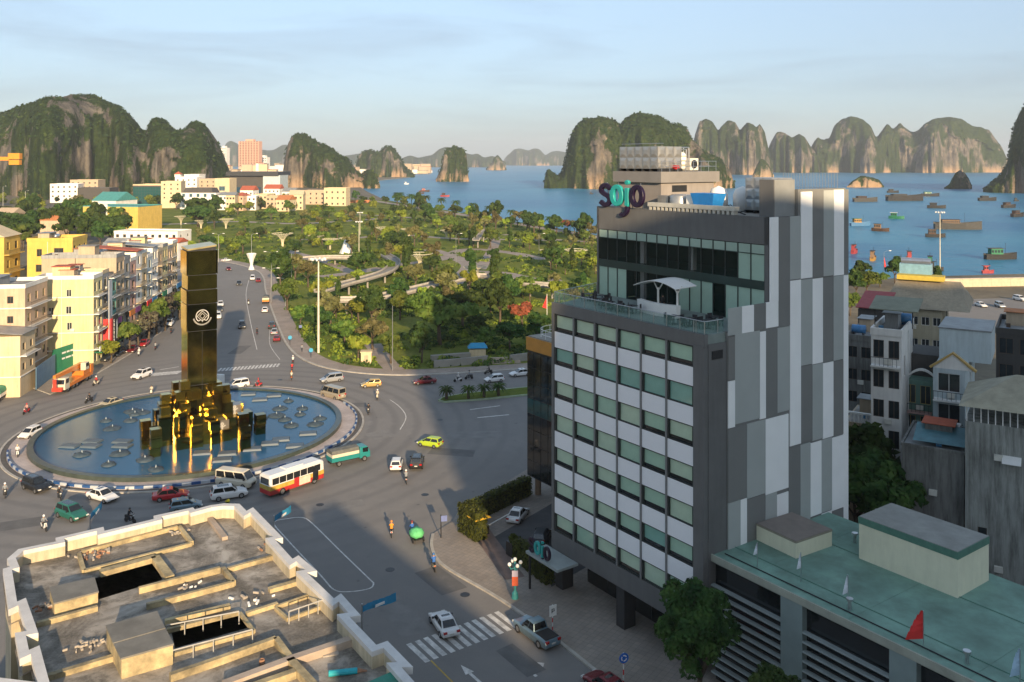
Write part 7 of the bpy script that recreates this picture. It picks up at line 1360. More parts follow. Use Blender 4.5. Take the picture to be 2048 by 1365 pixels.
SIT = [(0, 0, .86, .15), (.04, 0, 1.1, .15), (.1, 0, 1.34, .16), (.13, 0, 1.5, .06), (.16, 0, 1.62, .1), (.18, 0, 1.72, .085), (.1, .19, 1.4, .07), (.28, .25, 1.18, .05), (.52, .27, 1.07, .042), (.1, -.19, 1.4, .07), (.28, -.25, 1.18, .05), (.52, -.27, 1.07, .042), (.06, .11, .84, .1), (.42, .19, .78, .075), (.3, .19, .36, .05), (.42, .19, .3, .05), (.06, -.11, .84, .1), (.42, -.19, .78, .075), (.3, -.19, .36, .05), (.42, -.19, .3, .05)]
ED = [(0, 1), (1, 2), (2, 3), (3, 4), (4, 5), (2, 6), (6, 7), (7, 8), (2, 9), (9, 10), (10, 11), (0, 12), (12, 13), (13, 14), (14, 15), (0, 16), (16, 17), (17, 18), (18, 19)]
STA = [(0, 0, .92, .14), (.01, 0, 1.15, .13), (0, 0, 1.38, .16), (0, 0, 1.5, .06), (.02, 0, 1.6, .095), (.03, 0, 1.7, .085), (0, .2, 1.42, .07), (.02, .25, 1.14, .05), (.1, .24, .88, .04), (0, -.2, 1.42, .07), (.02, -.25, 1.14, .05), (.1, -.24, .88, .04), (0, .1, .88, .1), (.02, .11, .48, .075), (-.02, .11, .09, .05), (.1, .11, .05, .05), (0, -.1, .88, .1), (.06, -.11, .48, .075), (.04, -.11, .09, .05), (.16, -.11, .05, .05)]
reg = lambda c: 0 if c.z > 1.49 else (1 if (c.z > .92 and (abs(c.y) < .3)) else 2)
ME_SIT = skin_body('body', SIT, ED, [SKIN, shirts['grey'], TRO], lambda c: 0 if (c.z > 1.49 or (c.x > .44 and c.z > .95)) else (1 if c.z > .95 else 2)); ME_STA = skin_body('body', STA, ED, [SKIN, shirts['grey'], TRO], lambda c: 0 if (c.z > 1.49 or (abs(c.y) > .18 and c.z < 1.0 and c.z > .78)) else (1 if c.z > .95 else 2))
HEL = MB().lathe([(.135, -.06), (.14, .03), (.11, .11), (.05, .15), (0, .155)], 12).mesh('helmet', CPT['black'], True); HAIR = MB().lathe([(.1, -.05), (.105, .02), (.08, .085), (.03, .11), (0, .112)], 10).mesh('hair', M('hair_black', (0.012, 0.01, 0.01), 0.6), True); NOSE = MB().add([(0, -.02, 0), (0, .02, 0), (0, 0, .05), (.03, 0, 0)], [(0, 1, 3), (1, 2, 3), (2, 0, 3)]).mesh('nose', SKIN)
def person(label, p, rz, shirt, sit=True, helmet='black', group=None):
    t = ob('person', ME_SIT if sit else ME_STA, None, p, rz); tag(t, label, 'person', group); paint(t, shirts[shirt], 1)
    hx_ = (.165, .025)[not sit]; hz = (1.7, 1.67)[not sit]; o = ob('helmet' if sit else 'hair', HEL if sit else HAIR, t, (hx_, 0, hz)); ob('nose', NOSE, t, (hx_ + .09, 0, hz - .08))
    if sit: paint(o, CPT[helmet])
    return t
def bike_parts():
    m = MB(); m.loft([[(-.75, -.12, .62), (-.75, .12, .62), (-.75, .1, .8), (-.75, -.1, .8)], [(-.3, -.17, .42), (-.3, .17, .42), (-.3, .16, .8), (-.3, -.16, .8)], [(.05, -.14, .3), (.05, .14, .3), (.05, .12, .42), (.05, -.12, .42)], [(.35, -.14, .34), (.35, .14, .34), (.35, .13, .5), (.35, -.13, .5)], [(.52, -.16, .5), (.52, .16, .5), (.44, .14, .98), (.44, -.14, .98)]])
    fm_ = m.mesh('body_panel', CPT['white']); se = MB().loft([[(-.78, -.12, .8), (-.78, .12, .8), (-.76, .1, .88), (-.76, -.1, .88)], [(.02, -.14, .78), (.02, .14, .78), (.02, .1, .86), (.02, -.1, .86)]]).mesh('seat', A_BLACK)
    hb = MB().tube([(.4, -.34, 1.08), (.46, -.12, 1.02), (.46, .12, 1.02), (.4, .34, 1.08)], .025).cyl((.46, 0, .98), (.66, 0, .3), .04).mesh('handlebar', A_DARKM); hl_ = MB().box(.5, -.09, .86, .58, .09, 1.0).mesh('headlight', LAMP); tl = MB().box(-.8, -.07, .66, -.74, .07, .76).mesh('taillight', TAIL); wl = MB().lathe([(.2, -.05), (.27, -.04), (.28, 0), (.27, .04), (.2, .05), (.02, .03), (.02, -.03), (.2, -.05)], 14).mesh('wheel', A_BLACK)
    return fm_, se, hb, hl_, tl, wl
BKP = bike_parts()
def motorbike(px, py, dx, dy, col, shirt, lab, helmet='black', rider=True, z=0.012):
    p = W(px, py); a = heading(px, py, dx, dy); t = thing('motorbike', f'{col} motorbike ' + lab, 'motorbike', (p.x, p.y, z), a, 'motorbikes in the junction'); o = ob('body_panel', BKP[0], t); paint(o, CPT[col]); ob('seat', BKP[1], t); ob('handlebar', BKP[2], t); ob('headlight', BKP[3], t); ob('taillight', BKP[4], t)
    for x in (-.62, .66): o = ob('wheel', BKP[5], t, (x, 0, .28)); o.rotation_euler = (R(90), 0, 0)
    if rider: person(f'{shirt} rider, {helmet} helmet, on motorbike ' + lab, tuple(Vector((p.x, p.y, z)) + Matrix.Rotation(a, 3, 'Z') @ Vector((-.22, 0, -.02))), a, shirt, True, helmet, 'motorbike riders')
for b in [(53, 828, -30, 12, 'red', 'pink', 'at the far left below the shops', 'red'), (192, 771, -30, 10, 'cream', 'red', 'in front of the crane truck', 'white'), (178, 806, -30, 9, 'black', 'black', 'ahead of the beige sedan'), (303, 790, -10, 20, 'cream', 'cream', 'by the ring left of the obelisk', 'black'), (35, 914, 2, 30, 'white', 'white', 'at the left kerb of the ring', 'beige'), (10, 994, 2, 30, 'black', 'grey', 'at the left edge beside the black car', 'white'), (119, 1000, 20, 22, 'dark', 'black', 'between the black and white cars', 'silver'), (88, 1061, 24, 18, 'white', 'grey', 'in the lower left by the dark green car', 'white'), (260, 1046, 24, 5, 'black', 'black', 'behind the roof parapet'), (516, 775, -30, 4, 'red', 'red', 'right of the white people carrier', 'red'), (584, 743, 0, -20, 'maroon', 'red', 'first of two heading into the far road', 'black'), (583, 760, 0, -20, 'orange', 'cream', 'second of two heading into the far road', 'orange'), (586, 728, 4, -20, 'black', 'white', 'beside the park kerb corner', 'white'), (755, 799, -8, 20, 'cream', 'cream', 'below the golden hatchback', 'white'), (737, 828, -8, 26, 'black', 'black', 'right of the pool ring'), (812, 966, -6, -28, 'silver', 'grey', 'below the white hatchback', 'white'), (783, 1072, 0, -30, 'white', 'orange', 'in the middle of the lower road', 'orange'), (867, 1140, -12, -26, 'beige', 'blue', 'near the pavement corner', 'blue'), (916, 764, -30, 3, 'white', 'white', 'right of the dark red sedan', 'white'), (938, 759, -30, 3, 'dark', 'grey', 'behind the white one below the park'), (977, 749, -30, 2, 'black', 'black', 'above the white hatchback'), (514, 670, 2, -20, 'black', 'black', 'in the middle of the far road'), (497, 610, 0, 18, 'dark', 'black', 'halfway up the far road'), (278, 712, -16, 16, 'white', 'white', 'behind the maroon parked car', 'white'), (311, 700, 12, -16, 'dark', 'grey', 'in the left street going away'), (342, 668, 6, -14, 'dark', 'black', 'next to the white parked car')]: motorbike(*b)
for i in range(7):
    p = RS + RE * (30 + i * 4.5) + Vector((.99, .137)) * 2.2; t = copy_tree([o for o in SC.objects if o.name == 'motorbike.002'][0]) if i else copy_tree([o for o in SC.objects if o.name == 'motorbike.002'][0]); t.location = (p.x, p.y, 0.165); t.rotation_euler.z = R(10 + i * 3); t['label'] = 'parked motorbike without rider on the left shop pavement'; t['group'] = 'motorbikes parked before the shops'
# green tricycle cart and its rider
p = W(833, 1082); a = heading(833, 1082, -20, -20); t = thing('cargo_tricycle', 'tricycle cart loaded with bright green bags near the pavement corner', 'tricycle', (p.x, p.y, 0.012), a); m = MB(); m.lathe([(.2, .5), (.75, .6), (.85, 1.0), (.6, 1.35), (0, 1.5)], 12); m.v = [(x * 1.2, y, z + .08 * math.sin(7 * x + 5 * y)) for x, y, z in m.v]; m.build('load', M('bag_green', (0.12, 0.5, 0.2), 0.7, 0.25, 3), t, True); MB().box(-.9, -.6, .4, .9, .6, .5).build('bed', A_DARKM, t); MB().tube([(.9, 0, .45), (1.5, 0, .5), (1.7, 0, .95), (1.65, .3, 1.05)], .03).build('frame', A_DARKM, t)
for x, y in ((-.5, -.65), (-.5, .65), (1.75, 0)): o = ob('wheel', BKP[5], t, (x, y, .28)); o.rotation_euler = (R(90), 0, 0)
person('rider in blue top on the green loaded tricycle', tuple(Vector((p.x, p.y, 0.0)) + Matrix.Rotation(a, 3, 'Z') @ Vector((1.2, 0, 0))), a, 'blue', True, 'maroon')
person('barman in black behind the white terrace bar', hp(10.6, 5.3, 28.97), ST - 1.6, 'black', False); person('person in grey walking on the park footpath near the kerb bend', (*W(604, 706)[:2], .17), 2.0, 'grey', False); person('person in white walking by the left shops', (*(RS + RE * 26 + Vector((.99, .137)) * 1.7), .16), 1.5, 'white', False); person('person in red standing by the left shops', (*(RS + RE * 37 + Vector((.99, .137)) * 1.9), .16), 1.0, 'red', False)
# ------------------------------------------------------------------ THE OLD ROOF in the foreground
RZ_, CZ = 8.8, 10.0                     # roof level, coping level
out_px = [(75.6, 1365), (61.5, 1308.6), (39.5, 1318.5), (29.6, 1266), (53.6, 1262), (36.7, 1211), (17, 1220), (5.6, 1138), (20, 1134), (14, 1118), (36.7, 1098.5), (113, 1083), (111, 1076), (207, 1054), (209, 1062), (309, 1038), (307, 1032), (386, 1015), (390, 1019), (420, 1011), (448, 1007), (479, 1008), (493, 1022), (506, 1015), (566, 1076), (549.5, 1079), (585, 1118), (597, 1111), (634, 1142), (614, 1146), (668, 1197), (682, 1187), (721.5, 1231), (699, 1234), (752.5, 1290), (775, 1282), (826, 1334), (803, 1335), (850, 1388), (872, 1378), (930, 1440), (905, 1446), (960, 1510)]
outl = [Vector(W(x, y, CZ)[:2]) for x, y in out_px] + [Vector((2.0, 42.0)), Vector((-28.0, 42.0)), Vector((-40.0, 58.0))]
cen_ = sum(outl, Vector((0, 0))) / len(outl)
rfb = thing('old_building', 'old flat roofed building in the foreground with stepped white parapet', 'building', (cen_.x, cen_.y, 0)); loc2 = lambda p: Vector((p[0], p[1])) - cen_
def roofm():
    m, b, co, L = newm('old_roof_screed'); P = co.outputs['Object']; a = noise(m, P, 0.16, 7, 0.68, 0.8); d = noise(m, P, 0.55, 7, 0.7, 0.4); e = noise(m, P, 5, 4, 0.7)
    c = ramp(m, a, [(0.3, (0.06, 0.055, 0.047)), (0.45, (0.14, 0.12, 0.095)), (0.56, (0.31, 0.275, 0.23)), (0.68, (0.44, 0.4, 0.34))]); c = mixc(m, mrange(m, d, 0.48, 0.64, 0, 0.8), c, (0.075, 0.068, 0.056)); c = mixc(m, mrange(m, e, 0.4, 0.7, 0, .25), c, (0.42, 0.38, 0.3))
    L(c, b.inputs['Base Color']); L(mrange(m, d, 0.3, 0.6, 0.5, 0.95), b.inputs['Roughness']); bumpn(m, d, 0.4, 0.08); return m
OLD = roofm(); PWH = M('parapet_white', (0.62, 0.6, 0.57), 0.8, 0.14, 0.6, dirt=0.12); OCH = M('upstand_ochre', (0.5, 0.4, 0.22), 0.85, 0.3, 1.2, dirt=0.8); OWL = M('old_wall', (0.3, 0.26, 0.18), 0.85, 0.25, 0.4, streak=0.5); GREYT = M('slab_top_grey', (0.2, 0.19, 0.165), 0.9, 0.25, 0.5, dirt=0.35)
pit_px = [[(186, 1158), (307, 1127), (325, 1160), (195, 1200)], [(340, 1252), (476, 1226), (500, 1255), (350, 1297)], [(549, 1191), (613, 1172), (617, 1179), (552, 1197)], [(575, 1220), (640, 1192), (652, 1206), (580, 1233)]]
pits = [[loc2(W(x, y, RZ_)) for x, y in q] for q in pit_px]
poly_sheet('roof_deck', [tuple(loc2(p)) for p in outl], RZ_, OLD, rfb, [[tuple(p) for p in q] for q in pits])
for q in pits:
    m = MB(); n = len(q)
    for i in range(n): a, b = q[i], q[(i+1) % n]; m.face((a.x, a.y, RZ_), (b.x, b.y, RZ_), (b.x, b.y, RZ_ - 4), (a.x, a.y, RZ_ - 4)); 
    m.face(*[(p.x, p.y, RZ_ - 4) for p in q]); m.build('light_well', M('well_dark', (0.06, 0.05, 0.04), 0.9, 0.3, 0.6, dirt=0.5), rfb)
def inset(path, d): 
    out = []; n = len(path)
    for i in range(n):
        a, b, c = path[i-1], path[i], path[(i+1) % n]; t1 = (b-a).normalized(); t2 = (c-b).normalized(); n1 = Vector((-t1.y, t1.x)); n2 = Vector((-t2.y, t2.x)); nn = (n1 + n2); nn = nn / max(0.5, nn.length_squared) * 2 * 0.5 * 2 if nn.length > .1 else n1
        out.append(b + nn * d * (0.5 if False else 1) / 1.0)
    return out
area = sum(outl[i-1].x*outl[i].y - outl[i].x*outl[i-1].y for i in range(len(outl))); sgn = 1 if area > 0 else -1
lo_ = [loc2(p) for p in outl]; li_ = inset(lo_, 0.62 * sgn)
m = MB(); mo = MB(); n = len(lo_)
for i in range(n):
    a, b, c, d = lo_[i], lo_[(i+1) % n], li_[(i+1) % n], li_[i]
    m.face((a.x, a.y, CZ), (b.x, b.y, CZ), (c.x, c.y, CZ), (d.x, d.y, CZ)); m.face((a.x, a.y, CZ - .5), (b.x, b.y, CZ - .5), (b.x, b.y, CZ), (a.x, a.y, CZ)); m.face((d.x, d.y, CZ - .35), (c.x, c.y, CZ - .35), (c.x, c.y, CZ), (d.x, d.y, CZ))
    mo.face((d.x, d.y, RZ_), (c.x, c.y, RZ_), (c.x, c.y, CZ - .35), (d.x, d.y, CZ - .35))
    q0, q1 = a.lerp(d, .3), b.lerp(c, .3); m2 = None
    mo.face((q0.x, q0.y, 0), (q1.x, q1.y, 0), (q1.x, q1.y, CZ - .5), (q0.x, q0.y, CZ - .5)); m.face((a.x, a.y, CZ - .5), (q0.x, q0.y, CZ - .5), (q1.x, q1.y, CZ - .5), (b.x, b.y, CZ - .5))
m.build('coping', PWH, rfb); mo.build('wall', M('parapet_cream', (0.56, 0.48, 0.33), 0.85, 0.2, 0.5, streak=0.35), rfb)
def up(pts, hgt=0.75, wd=0.32, mt=OCH, nm='upstand'):
    hgt *= .62
    for (a, b) in zip(pts[:-1], pts[1:]): p, q = loc2(W(*a, RZ_ + hgt)), loc2(W(*b, RZ_ + hgt)); MB().beam(p, q, wd, RZ_ + .003, RZ_ + hgt).build(nm, mt, rfb)
up([(163.6, 1101), (358, 1050.5), (383.6, 1083)], 0.6); up([(383.6, 1085), (168, 1140), (158, 1106)], 0.5); up([(200, 1142), (310, 1112), (340, 1152)], 0.7, 0.7); up([(278, 1175), (440, 1134)], 0.8); up([(446, 1134), (468, 1162), (400, 1180), (293, 1208)], 0.7); up([(455, 1136), (563, 1106)], 0.6)
up([(73, 1245), (195, 1212)], 0.6); up([(96, 1349.5), (228, 1310)], 0.6, 0.4); up([(538, 1177), (611, 1156)], 0.55, 0.5); up([(551, 1212), (640, 1181), (662, 1204), (576, 1236), (551, 1214)], 0.45, 0.2); up([(493, 1225), (555, 1205)], 0.5); up([(340, 1348), (440, 1314), (552, 1274), (580, 1312)], 0.8, 0.4); up([(448, 1365), (580, 1316), (724, 1268)], 0.85, 0.6, M('beam_pinkish', (0.45, 0.36, 0.28), 0.85, 0.2, 0.5, dirt=.3)); up([(580, 1316), (632, 1372)], 0.85, 0.55); up([(318, 1262), (478, 1222)], 0.5, 0.25); up([(345, 1306), (508, 1260), (480, 1224)], 0.45, 0.22); up([(330, 1240), (460, 1208)], 0.6, 0.35); up([(448, 1012), (450, 1022)], 0.5, .3); up([(409, 1021), (450, 1074)], 0.5, 0.5, M('beam_pinkish')); up([(430, 1395), (590, 1340)], .8, .5)
def rbox(nm, px, zt, mats):
    q = [loc2(W(x, y, zt)) for x, y in px]; MB().prism(q, RZ_ + .004, zt - .12).build(nm, mats[0], rfb); c = sum(q, Vector((0, 0))) / 4; MB().prism([c + (p - c) * 1.03 for p in q], zt - .12, zt).build(nm + '_lid', mats[1], rfb)
rbox('stair_box', [(100, 1175), (188, 1155), (196, 1183), (109, 1206)], RZ_ + 1.0, (OCH, GREYT)); rbox('roof_box', [(213, 1251), (313, 1222.6), (329, 1256), (228, 1285)], RZ_ + 1.5, (OCH, GREYT)); rbox('roof_box', [(228.5, 1286), (329.5, 1257), (346, 1287.5), (243, 1316)], RZ_ + 1.45, (OCH, GREYT))
rl = MB(); 
for (a, b) in (((332, 1250), (478, 1222)), ((345, 1300), (505, 1258)), ((578, 1222), (655, 1196))):
    p, q = loc2(W(*a, RZ_ + 1.0)), loc2(W(*b, RZ_ + 1.0)); rl.tube([(p.x, p.y, RZ_ + .95), (q.x, q.y, RZ_ + .95)], .05)
    for k in range(5): s_ = p.lerp(q, k / 4); rl.cyl((s_.x, s_.y, RZ_), (s_.x, s_.y, RZ_ + .95), .04, n=5)
rl.build('well_railing', M('rail_grey', (0.4, 0.39, 0.36), 0.6), rfb)['kind'] = 'stuff'
gs = [loc2(W(x, y, RZ_ + .9)) for x, y in [(733, 1365), (796, 1337), (812, 1362), (850, 1400), (760, 1420)]]; MB().prism(gs, RZ_ + .8, RZ_ + .88).build('green_sheet', M('sheet_green', (0.02, 0.19, 0.13), 0.6, 0.2, 0.8), rfb)
def heap(name, label, cat, px, py, n, sc_, mats, z=RZ_):
    random.seed(px); p = W(px, py, z); t = thing(name, label, cat, p, 0.3); ms = [MB(), MB()]
    for k in range(n):
        c = (random.gauss(0, sc_), random.gauss(0, sc_ * .5), random.uniform(.05, .22)); a = random.uniform(0, 3); s_ = random.uniform(.07, .24); mm = ms[k % 2]; b0 = len(mm.v); mm.box(-s_, -s_*.35, -.06, s_, s_*.35, .08); mm.v[b0:] = [(c[0] + x*math.cos(a) - y*math.sin(a), c[1] + x*math.sin(a) + y*math.cos(a), c[2] + q + .15 * x) for x, y, q in mm.v[b0:]]
    for mm, mt, nm in zip(ms, mats, ('rubble', 'boards')): mm.build(nm, mt, t)['kind'] = 'stuff'
    return t
BRK = M('brick_dust', (0.32, 0.17, 0.1), 0.9, 0.3, 3); PAL = M('plaster_bits', (0.36, 0.32, 0.27), 0.9, 0.2, 3)
heap('rubble_heap', 'heap of broken tiles inside the long roof trough', 'rubble', 186, 1110, 34, .75, (BRK, PAL)); heap('rubble_heap', 'reddish rubble heap at the left end of the small roof box', 'rubble', 84, 1216, 20, .5, (BRK, PAL)); heap('rubble_heap', 'pale scattered boards at the right end of the roof trough', 'rubble', 358, 1068, 14, .6, (PAL, PAL)); heap('rubble_heap', 'scattered pale plaster bits before the big roof box', 'rubble', 170, 1295, 26, 1.0, (PAL, PAL)); heap('rubble_heap', 'small heap of stones by the right parapet', 'rubble', 538, 1098, 14, .45, (PAL, BRK)); heap('rubble_heap', 'bits of white litter in the middle of the old roof', 'rubble', 505, 1198, 10, .7, (PAL, A_WHITE)); heap('rubble_heap', 'white litter in the left roof channel', 'rubble', 372, 1178, 8, .5, (A_WHITE, PAL))
t = thing('rolled_sheet', 'bright teal rolled sheet lying on the lower right of old roof', 'sheet', W(686, 1352, RZ_), R(8)); MB().cyl((-.95, 0, .22), (.95, .1, .22), .2, n=10).build('roll', M('sheet_teal', (0.02, 0.35, 0.4), 0.6), t); MB().cyl((.95, .1, .22), (1.6, .15, .12), .17, .05, 8).build('brown_end', BRK, t)
t = thing('planter', 'orange plant pot in the corner behind the far parapet', 'plant pot', W(456, 1020, RZ_)); MB().lathe([(.15, 0), (.28, .5), (.24, .5), (0, .4)], 10).build('pot', M('pot_orange', (0.6, 0.28, 0.04), 0.7), t); ob('leaves', crown_mesh('leaves', 71, 160, .4, .4, .3, .7, 5, .12, LF_L), t)
t = thing('planter', 'small yellow plant pot by the right parapet', 'plant pot', W(532, 1064, RZ_)); MB().lathe([(.15, 0), (.26, .45), (.22, .45), (0, .36)], 10).build('pot', M('pot_orange'), t); ob('leaves', crown_mesh('leaves', 72, 120, .3, .3, .25, .6, 4, .1, LF_O), t)
t = thing('roof_slab', 'loose pale square slab on the lower right of old roof', 'slab', W(661, 1308, RZ_), .3); MB().box(-.55, -.35, 0, .55, .35, .1).build('slab', PAL, t); t['label'] = 'loose pale square slab lying on the old roof'
for px, py, lb in ((524, 1331, 'dark clay pot near the lower roof beams'), (568, 1308, 'small dark bucket at the beam corner on the old roof')):
    t = thing('clay_pot', lb, 'pot', W(px, py, RZ_)); MB().lathe([(.12, 0), (.22, .2), (.17, .42), (.12, .42), (.1, .2), (0, .1)], 10).build('pot', BRK if px < 540 else A_DARKM, t)

# unseen slab, added behind the viewer only to shade the near street
sh = thing('shade_slab', 'unseen slender grey slab added behind the viewer to shade the street', 'house', (7.4, -1.9, 0), ST); MB().box(0, -3.4, 0, 52, 0, 30).build('wall', GRYW, sh); MB().box(-.1, -3.5, 30, 52.1, .1, 30.3).build('roof', A_ROOFC, sh)
# ------------------------------------------------------------------ BOATS
def hull_me(L_, B, D_, n=9):
    rg = []
    for i in range(n):
        q = i / (n - 1); x = (q - .5) * L_; w_ = B/2 * (1 - (2*q - .9) ** 4 * .55 if q < .75 else max(.03, 1 - ((q - .55) / .45) ** 2.2)); sh = D_ * (1 + .5 * max(0, q - .6) ** 1.2 * 2 + .18 * max(0, .3 - q) * 2); rg.append([(x, -w_, sh), (x, -w_*.8, -.15), (x, 0, -.5), (x, w_*.8, -.15), (x, w_, sh), (x, w_*.86, sh*.72), (x, 0, sh*.7), (x, -w_*.86, sh*.72)])
    return MB().loft(rg)
BM_ = dict(brown=M('boat_brown', (0.07, 0.038, 0.022), 0.7, .3, 1.5), dark=M('boat_dark', (0.028, 0.028, 0.027), 0.7, .3, 1.5), green=M('boat_green', (0.02, 0.16, 0.08), 0.6, .2, 1.5), red=M('boat_red', (0.3, 0.045, 0.05), 0.6, .2, 1.5), blue=M('boat_blue', (0.07, 0.18, 0.33), 0.6, .2, 1.5), ochre=M('boat_ochre', (0.35, 0.2, 0.05), 0.6, .2, 1.5), tan=M('boat_tan', (0.22, 0.14, 0.08), 0.7, .25, 1.5), white=A_WHITE, grey=M('boat_grey', (0.06, 0.06, 0.055), 0.7, .25, 1.5))
def boat(px, py, lpx, ang, hc, cc, rc, label, cab=.38, hgt=2.2, long=1.0):
    p = W(px, py, -1.6); L_ = max(5, lpx * p.y / F) * (1 / max(.55, abs(math.cos(R(ang))))) * long; B = L_ * .28; D_ = L_ * .13 + .45; t = thing('boat', label, 'boat', (p.x, p.y, -1.6), R(ang), 'boats on the bay'); hull_me(L_, B, D_).build('hull', BM_[hc], t)
    c0, c1 = -L_*.36, -L_*.36 + L_*cab; hg = min(hgt * 1.5, L_*.26 + .9); MB().tbox(c0, -B*.34, D_*.7, c1, B*.34, D_*.7 + hg, .12).build('cabin', BM_[cc], t); MB().box(c0 - .5, -B*.42, D_*.7 + hg, c1 + .6, B*.42, D_*.7 + hg + .16).build('roof', BM_[rc], t)
    m = MB(); nwin = max(2, int((c1 - c0) / 1.2))
    for k in range(nwin):
        for s_ in (-1, 1): m.box(c0 + (k + .2) * (c1-c0)/nwin, s_*B*.335 - .06, D_*.7 + hg*.45, c0 + (k + .8)*(c1-c0)/nwin, s_*B*.335 + .06, D_*.7 + hg*.8)
    m.build('windows', PANE, t)['kind'] = 'stuff'; MB().cyl((c1 + L_*.12, 0, D_*.6), (c1 + L_*.12, 0, D_ + hg + L_*.12), .07, n=5).build('mast', A_DARKM, t); return t
for b in [(1786, 386, 24, 4, 'dark', 'dark', 'grey', 'small dark boat above the long barge row'), (1731, 404, 50, 5, 'grey', 'brown', 'dark', 'long low brown boat left of the barge row'), (1810, 402, 74, 2, 'dark', 'grey', 'brown', 'longest row of dark barges far out'), (1861, 393, 34, -6, 'dark', 'green', 'green', 'dark boat with green cabin near the barge row'), (1975, 402, 38, 6, 'dark', 'dark', 'grey', 'dark boat below the wooded cliff'), (2033, 403, 12, 10, 'dark', 'grey', 'grey', 'tiny dark boat at the far right'), (2018, 416, 34, 20, 'dark', 'brown', 'dark', 'dark brown boat near the right edge'), (2036, 434, 36, 30, 'dark', 'brown', 'grey', 'dark boat cut by the right edge'), (1873, 417, 32, -20, 'dark', 'dark', 'brown', 'black boat behind the tall shore mast'),
          (1793, 438, 24, -35, 'green', 'green', 'white', 'bright green boat alone in the middle'), (1721, 452, 42, 8, 'blue', 'ochre', 'green', 'blue boat with yellow cabin and green roof'), (1761, 463, 26, -40, 'brown', 'tan', 'dark', 'brown boat right of the blue and yellow one'), (1916, 459, 86, -12, 'grey', 'tan', 'brown', 'big grey barge with long deckhouse'), (1871, 475, 36, -14, 'dark', 'brown', 'grey', 'dark boat below the big barge'), (1709, 507, 20, 55, 'red', 'red', 'brown', 'red pink boat close to the hotel wall'), (1746, 521, 22, 60, 'ochre', 'tan', 'dark', 'ochre boat bow on near the shore trees'), (1818, 522, 22, 70, 'tan', 'red', 'brown', 'tan and orange boat bow on near the shore'), (1860, 533, 22, 65, 'brown', 'green', 'dark', 'brown boat with green cabin by the shore'), (1799, 527, 18, 10, 'dark', 'dark', 'dark', 'low black boat between two tan boats'), (1868, 542, 30, -30, 'dark', 'grey', 'dark', 'dark long boat nearest the shore trees'), (2002, 519, 66, 4, 'dark', 'green', 'grey', 'long flat dark boat with greenish deck'), (1976, 547, 24, 5, 'red', 'red', 'red', 'red boat moored at the pale sea wall'),
          (850, 384, 18, 12, 'brown', 'red', 'brown', 'reddish boat in the left bay'), (842, 388, 12, 5, 'brown', 'brown', 'red', 'small brown boat beside the reddish one'), (890, 394, 18, -8, 'red', 'brown', 'brown', 'red brown boat nearest the palm promenade'), (813, 369, 9, 0, 'white', 'white', 'white', 'small white boat in the left bay'), (1183, 389, 6, 0, 'dark', 'grey', 'grey', 'tiny dark boat left of the roof sign'), (874, 360, 5, 30, 'dark', 'dark', 'grey', 'tiny dark boat at the foot of the pillar island')]: boat(*b)

# ------------------------------------------------------------------ STREET FURNITURE, park structures
def lamp(label, px, py0, py1, arms=2, mt=A_STEEL, rz=0.0, group='street lamps', r_=.12, z=.17):
    b = W(px, py1, z); hgt = (py1 - py0) * b.y / F; t = thing('street_lamp', label, 'street lamp', b, rz, group); MB().cyl((0, 0, 0), (0, 0, hgt), r_, r_*.5, 8).build('pole', mt, t)
    for k in range(arms):
        s_ = 1 if k == 0 else -1; a = MB().tube([(0, 0, hgt), (s_*.9, 0, hgt + .45), (s_*1.9, 0, hgt + .6)], .05).build('arm', mt, t); MB().tbox(s_*2.2 - .45, -.16, hgt + .5, s_*2.2 + .45, .16, hgt + .66, .05).build('lamp_head', A_WHITE, t)
def mast(label, px, py0, py1, r_=.22):
    b = W(px, py1, .17); hgt = (py1 - py0) * b.y / F; t = thing('floodlight_mast', label, 'light mast', b); MB().cyl((0, 0, 0), (0, 0, hgt), r_ * 1.25, r_*.7, 10).build('pole', M('mast_cream', (0.6, 0.56, 0.45), 0.6), t); MB().lathe([(.25, 0), (1.5, .1), (1.5, .2), (.25, .25)], 14).build('ring', A_STEEL, t, loc=(0, 0, hgt - .4))
    for k in range(8): a = k * math.pi / 4; MB().cbox((0, 0, 0), .5, .3, .5).build('floodlight', A_WHITE, t, loc=(1.5 * math.cos(a), 1.5 * math.sin(a), hgt - .2), rz=a)
mast('tall cream floodlight mast standing in the park', 637, 517, 706); mast('tall pale floodlight mast on the shore at the right', 1880, 424, 553, .16); mast('light mast in the middle of the park lawns', 718, 443, 505, .14) ; mast('slim mast in front of the sea promenade', 720, 425, 470, .14)
for a in [('slim street lamp at the far road behind the obelisk', 437, 470, 525, 2), ('street lamp with two arms by the far road bend', 542, 540, 605, 2), ('tall street lamp over the far road', 543, 507, 575, 2), ('twin armed lamp at the park kerb bend', 571, 560, 612, 2), ('street lamp between park trees by the road', 583, 506, 570, 1), ('lamp far up by the white sculpture', 503, 470, 535, 1), ('single pole at the near kerb before the park trees', 785, 612, 741, 0), ('lamp over the dark wood at the far left', 6, 374, 430, 1), ('lamp left of the yellow warehouse', 51, 383, 432, 1), ('thin lamp pole above the left street shops', 362, 450, 500, 1), ('lamp in the right park lawns', 912, 470, 530, 1), ('lamp by the hotel side park path', 1078, 470, 525, 1), ('thin lamp at the right shore before the sea', 1768, 505, 560, 1)]: lamp(*a)
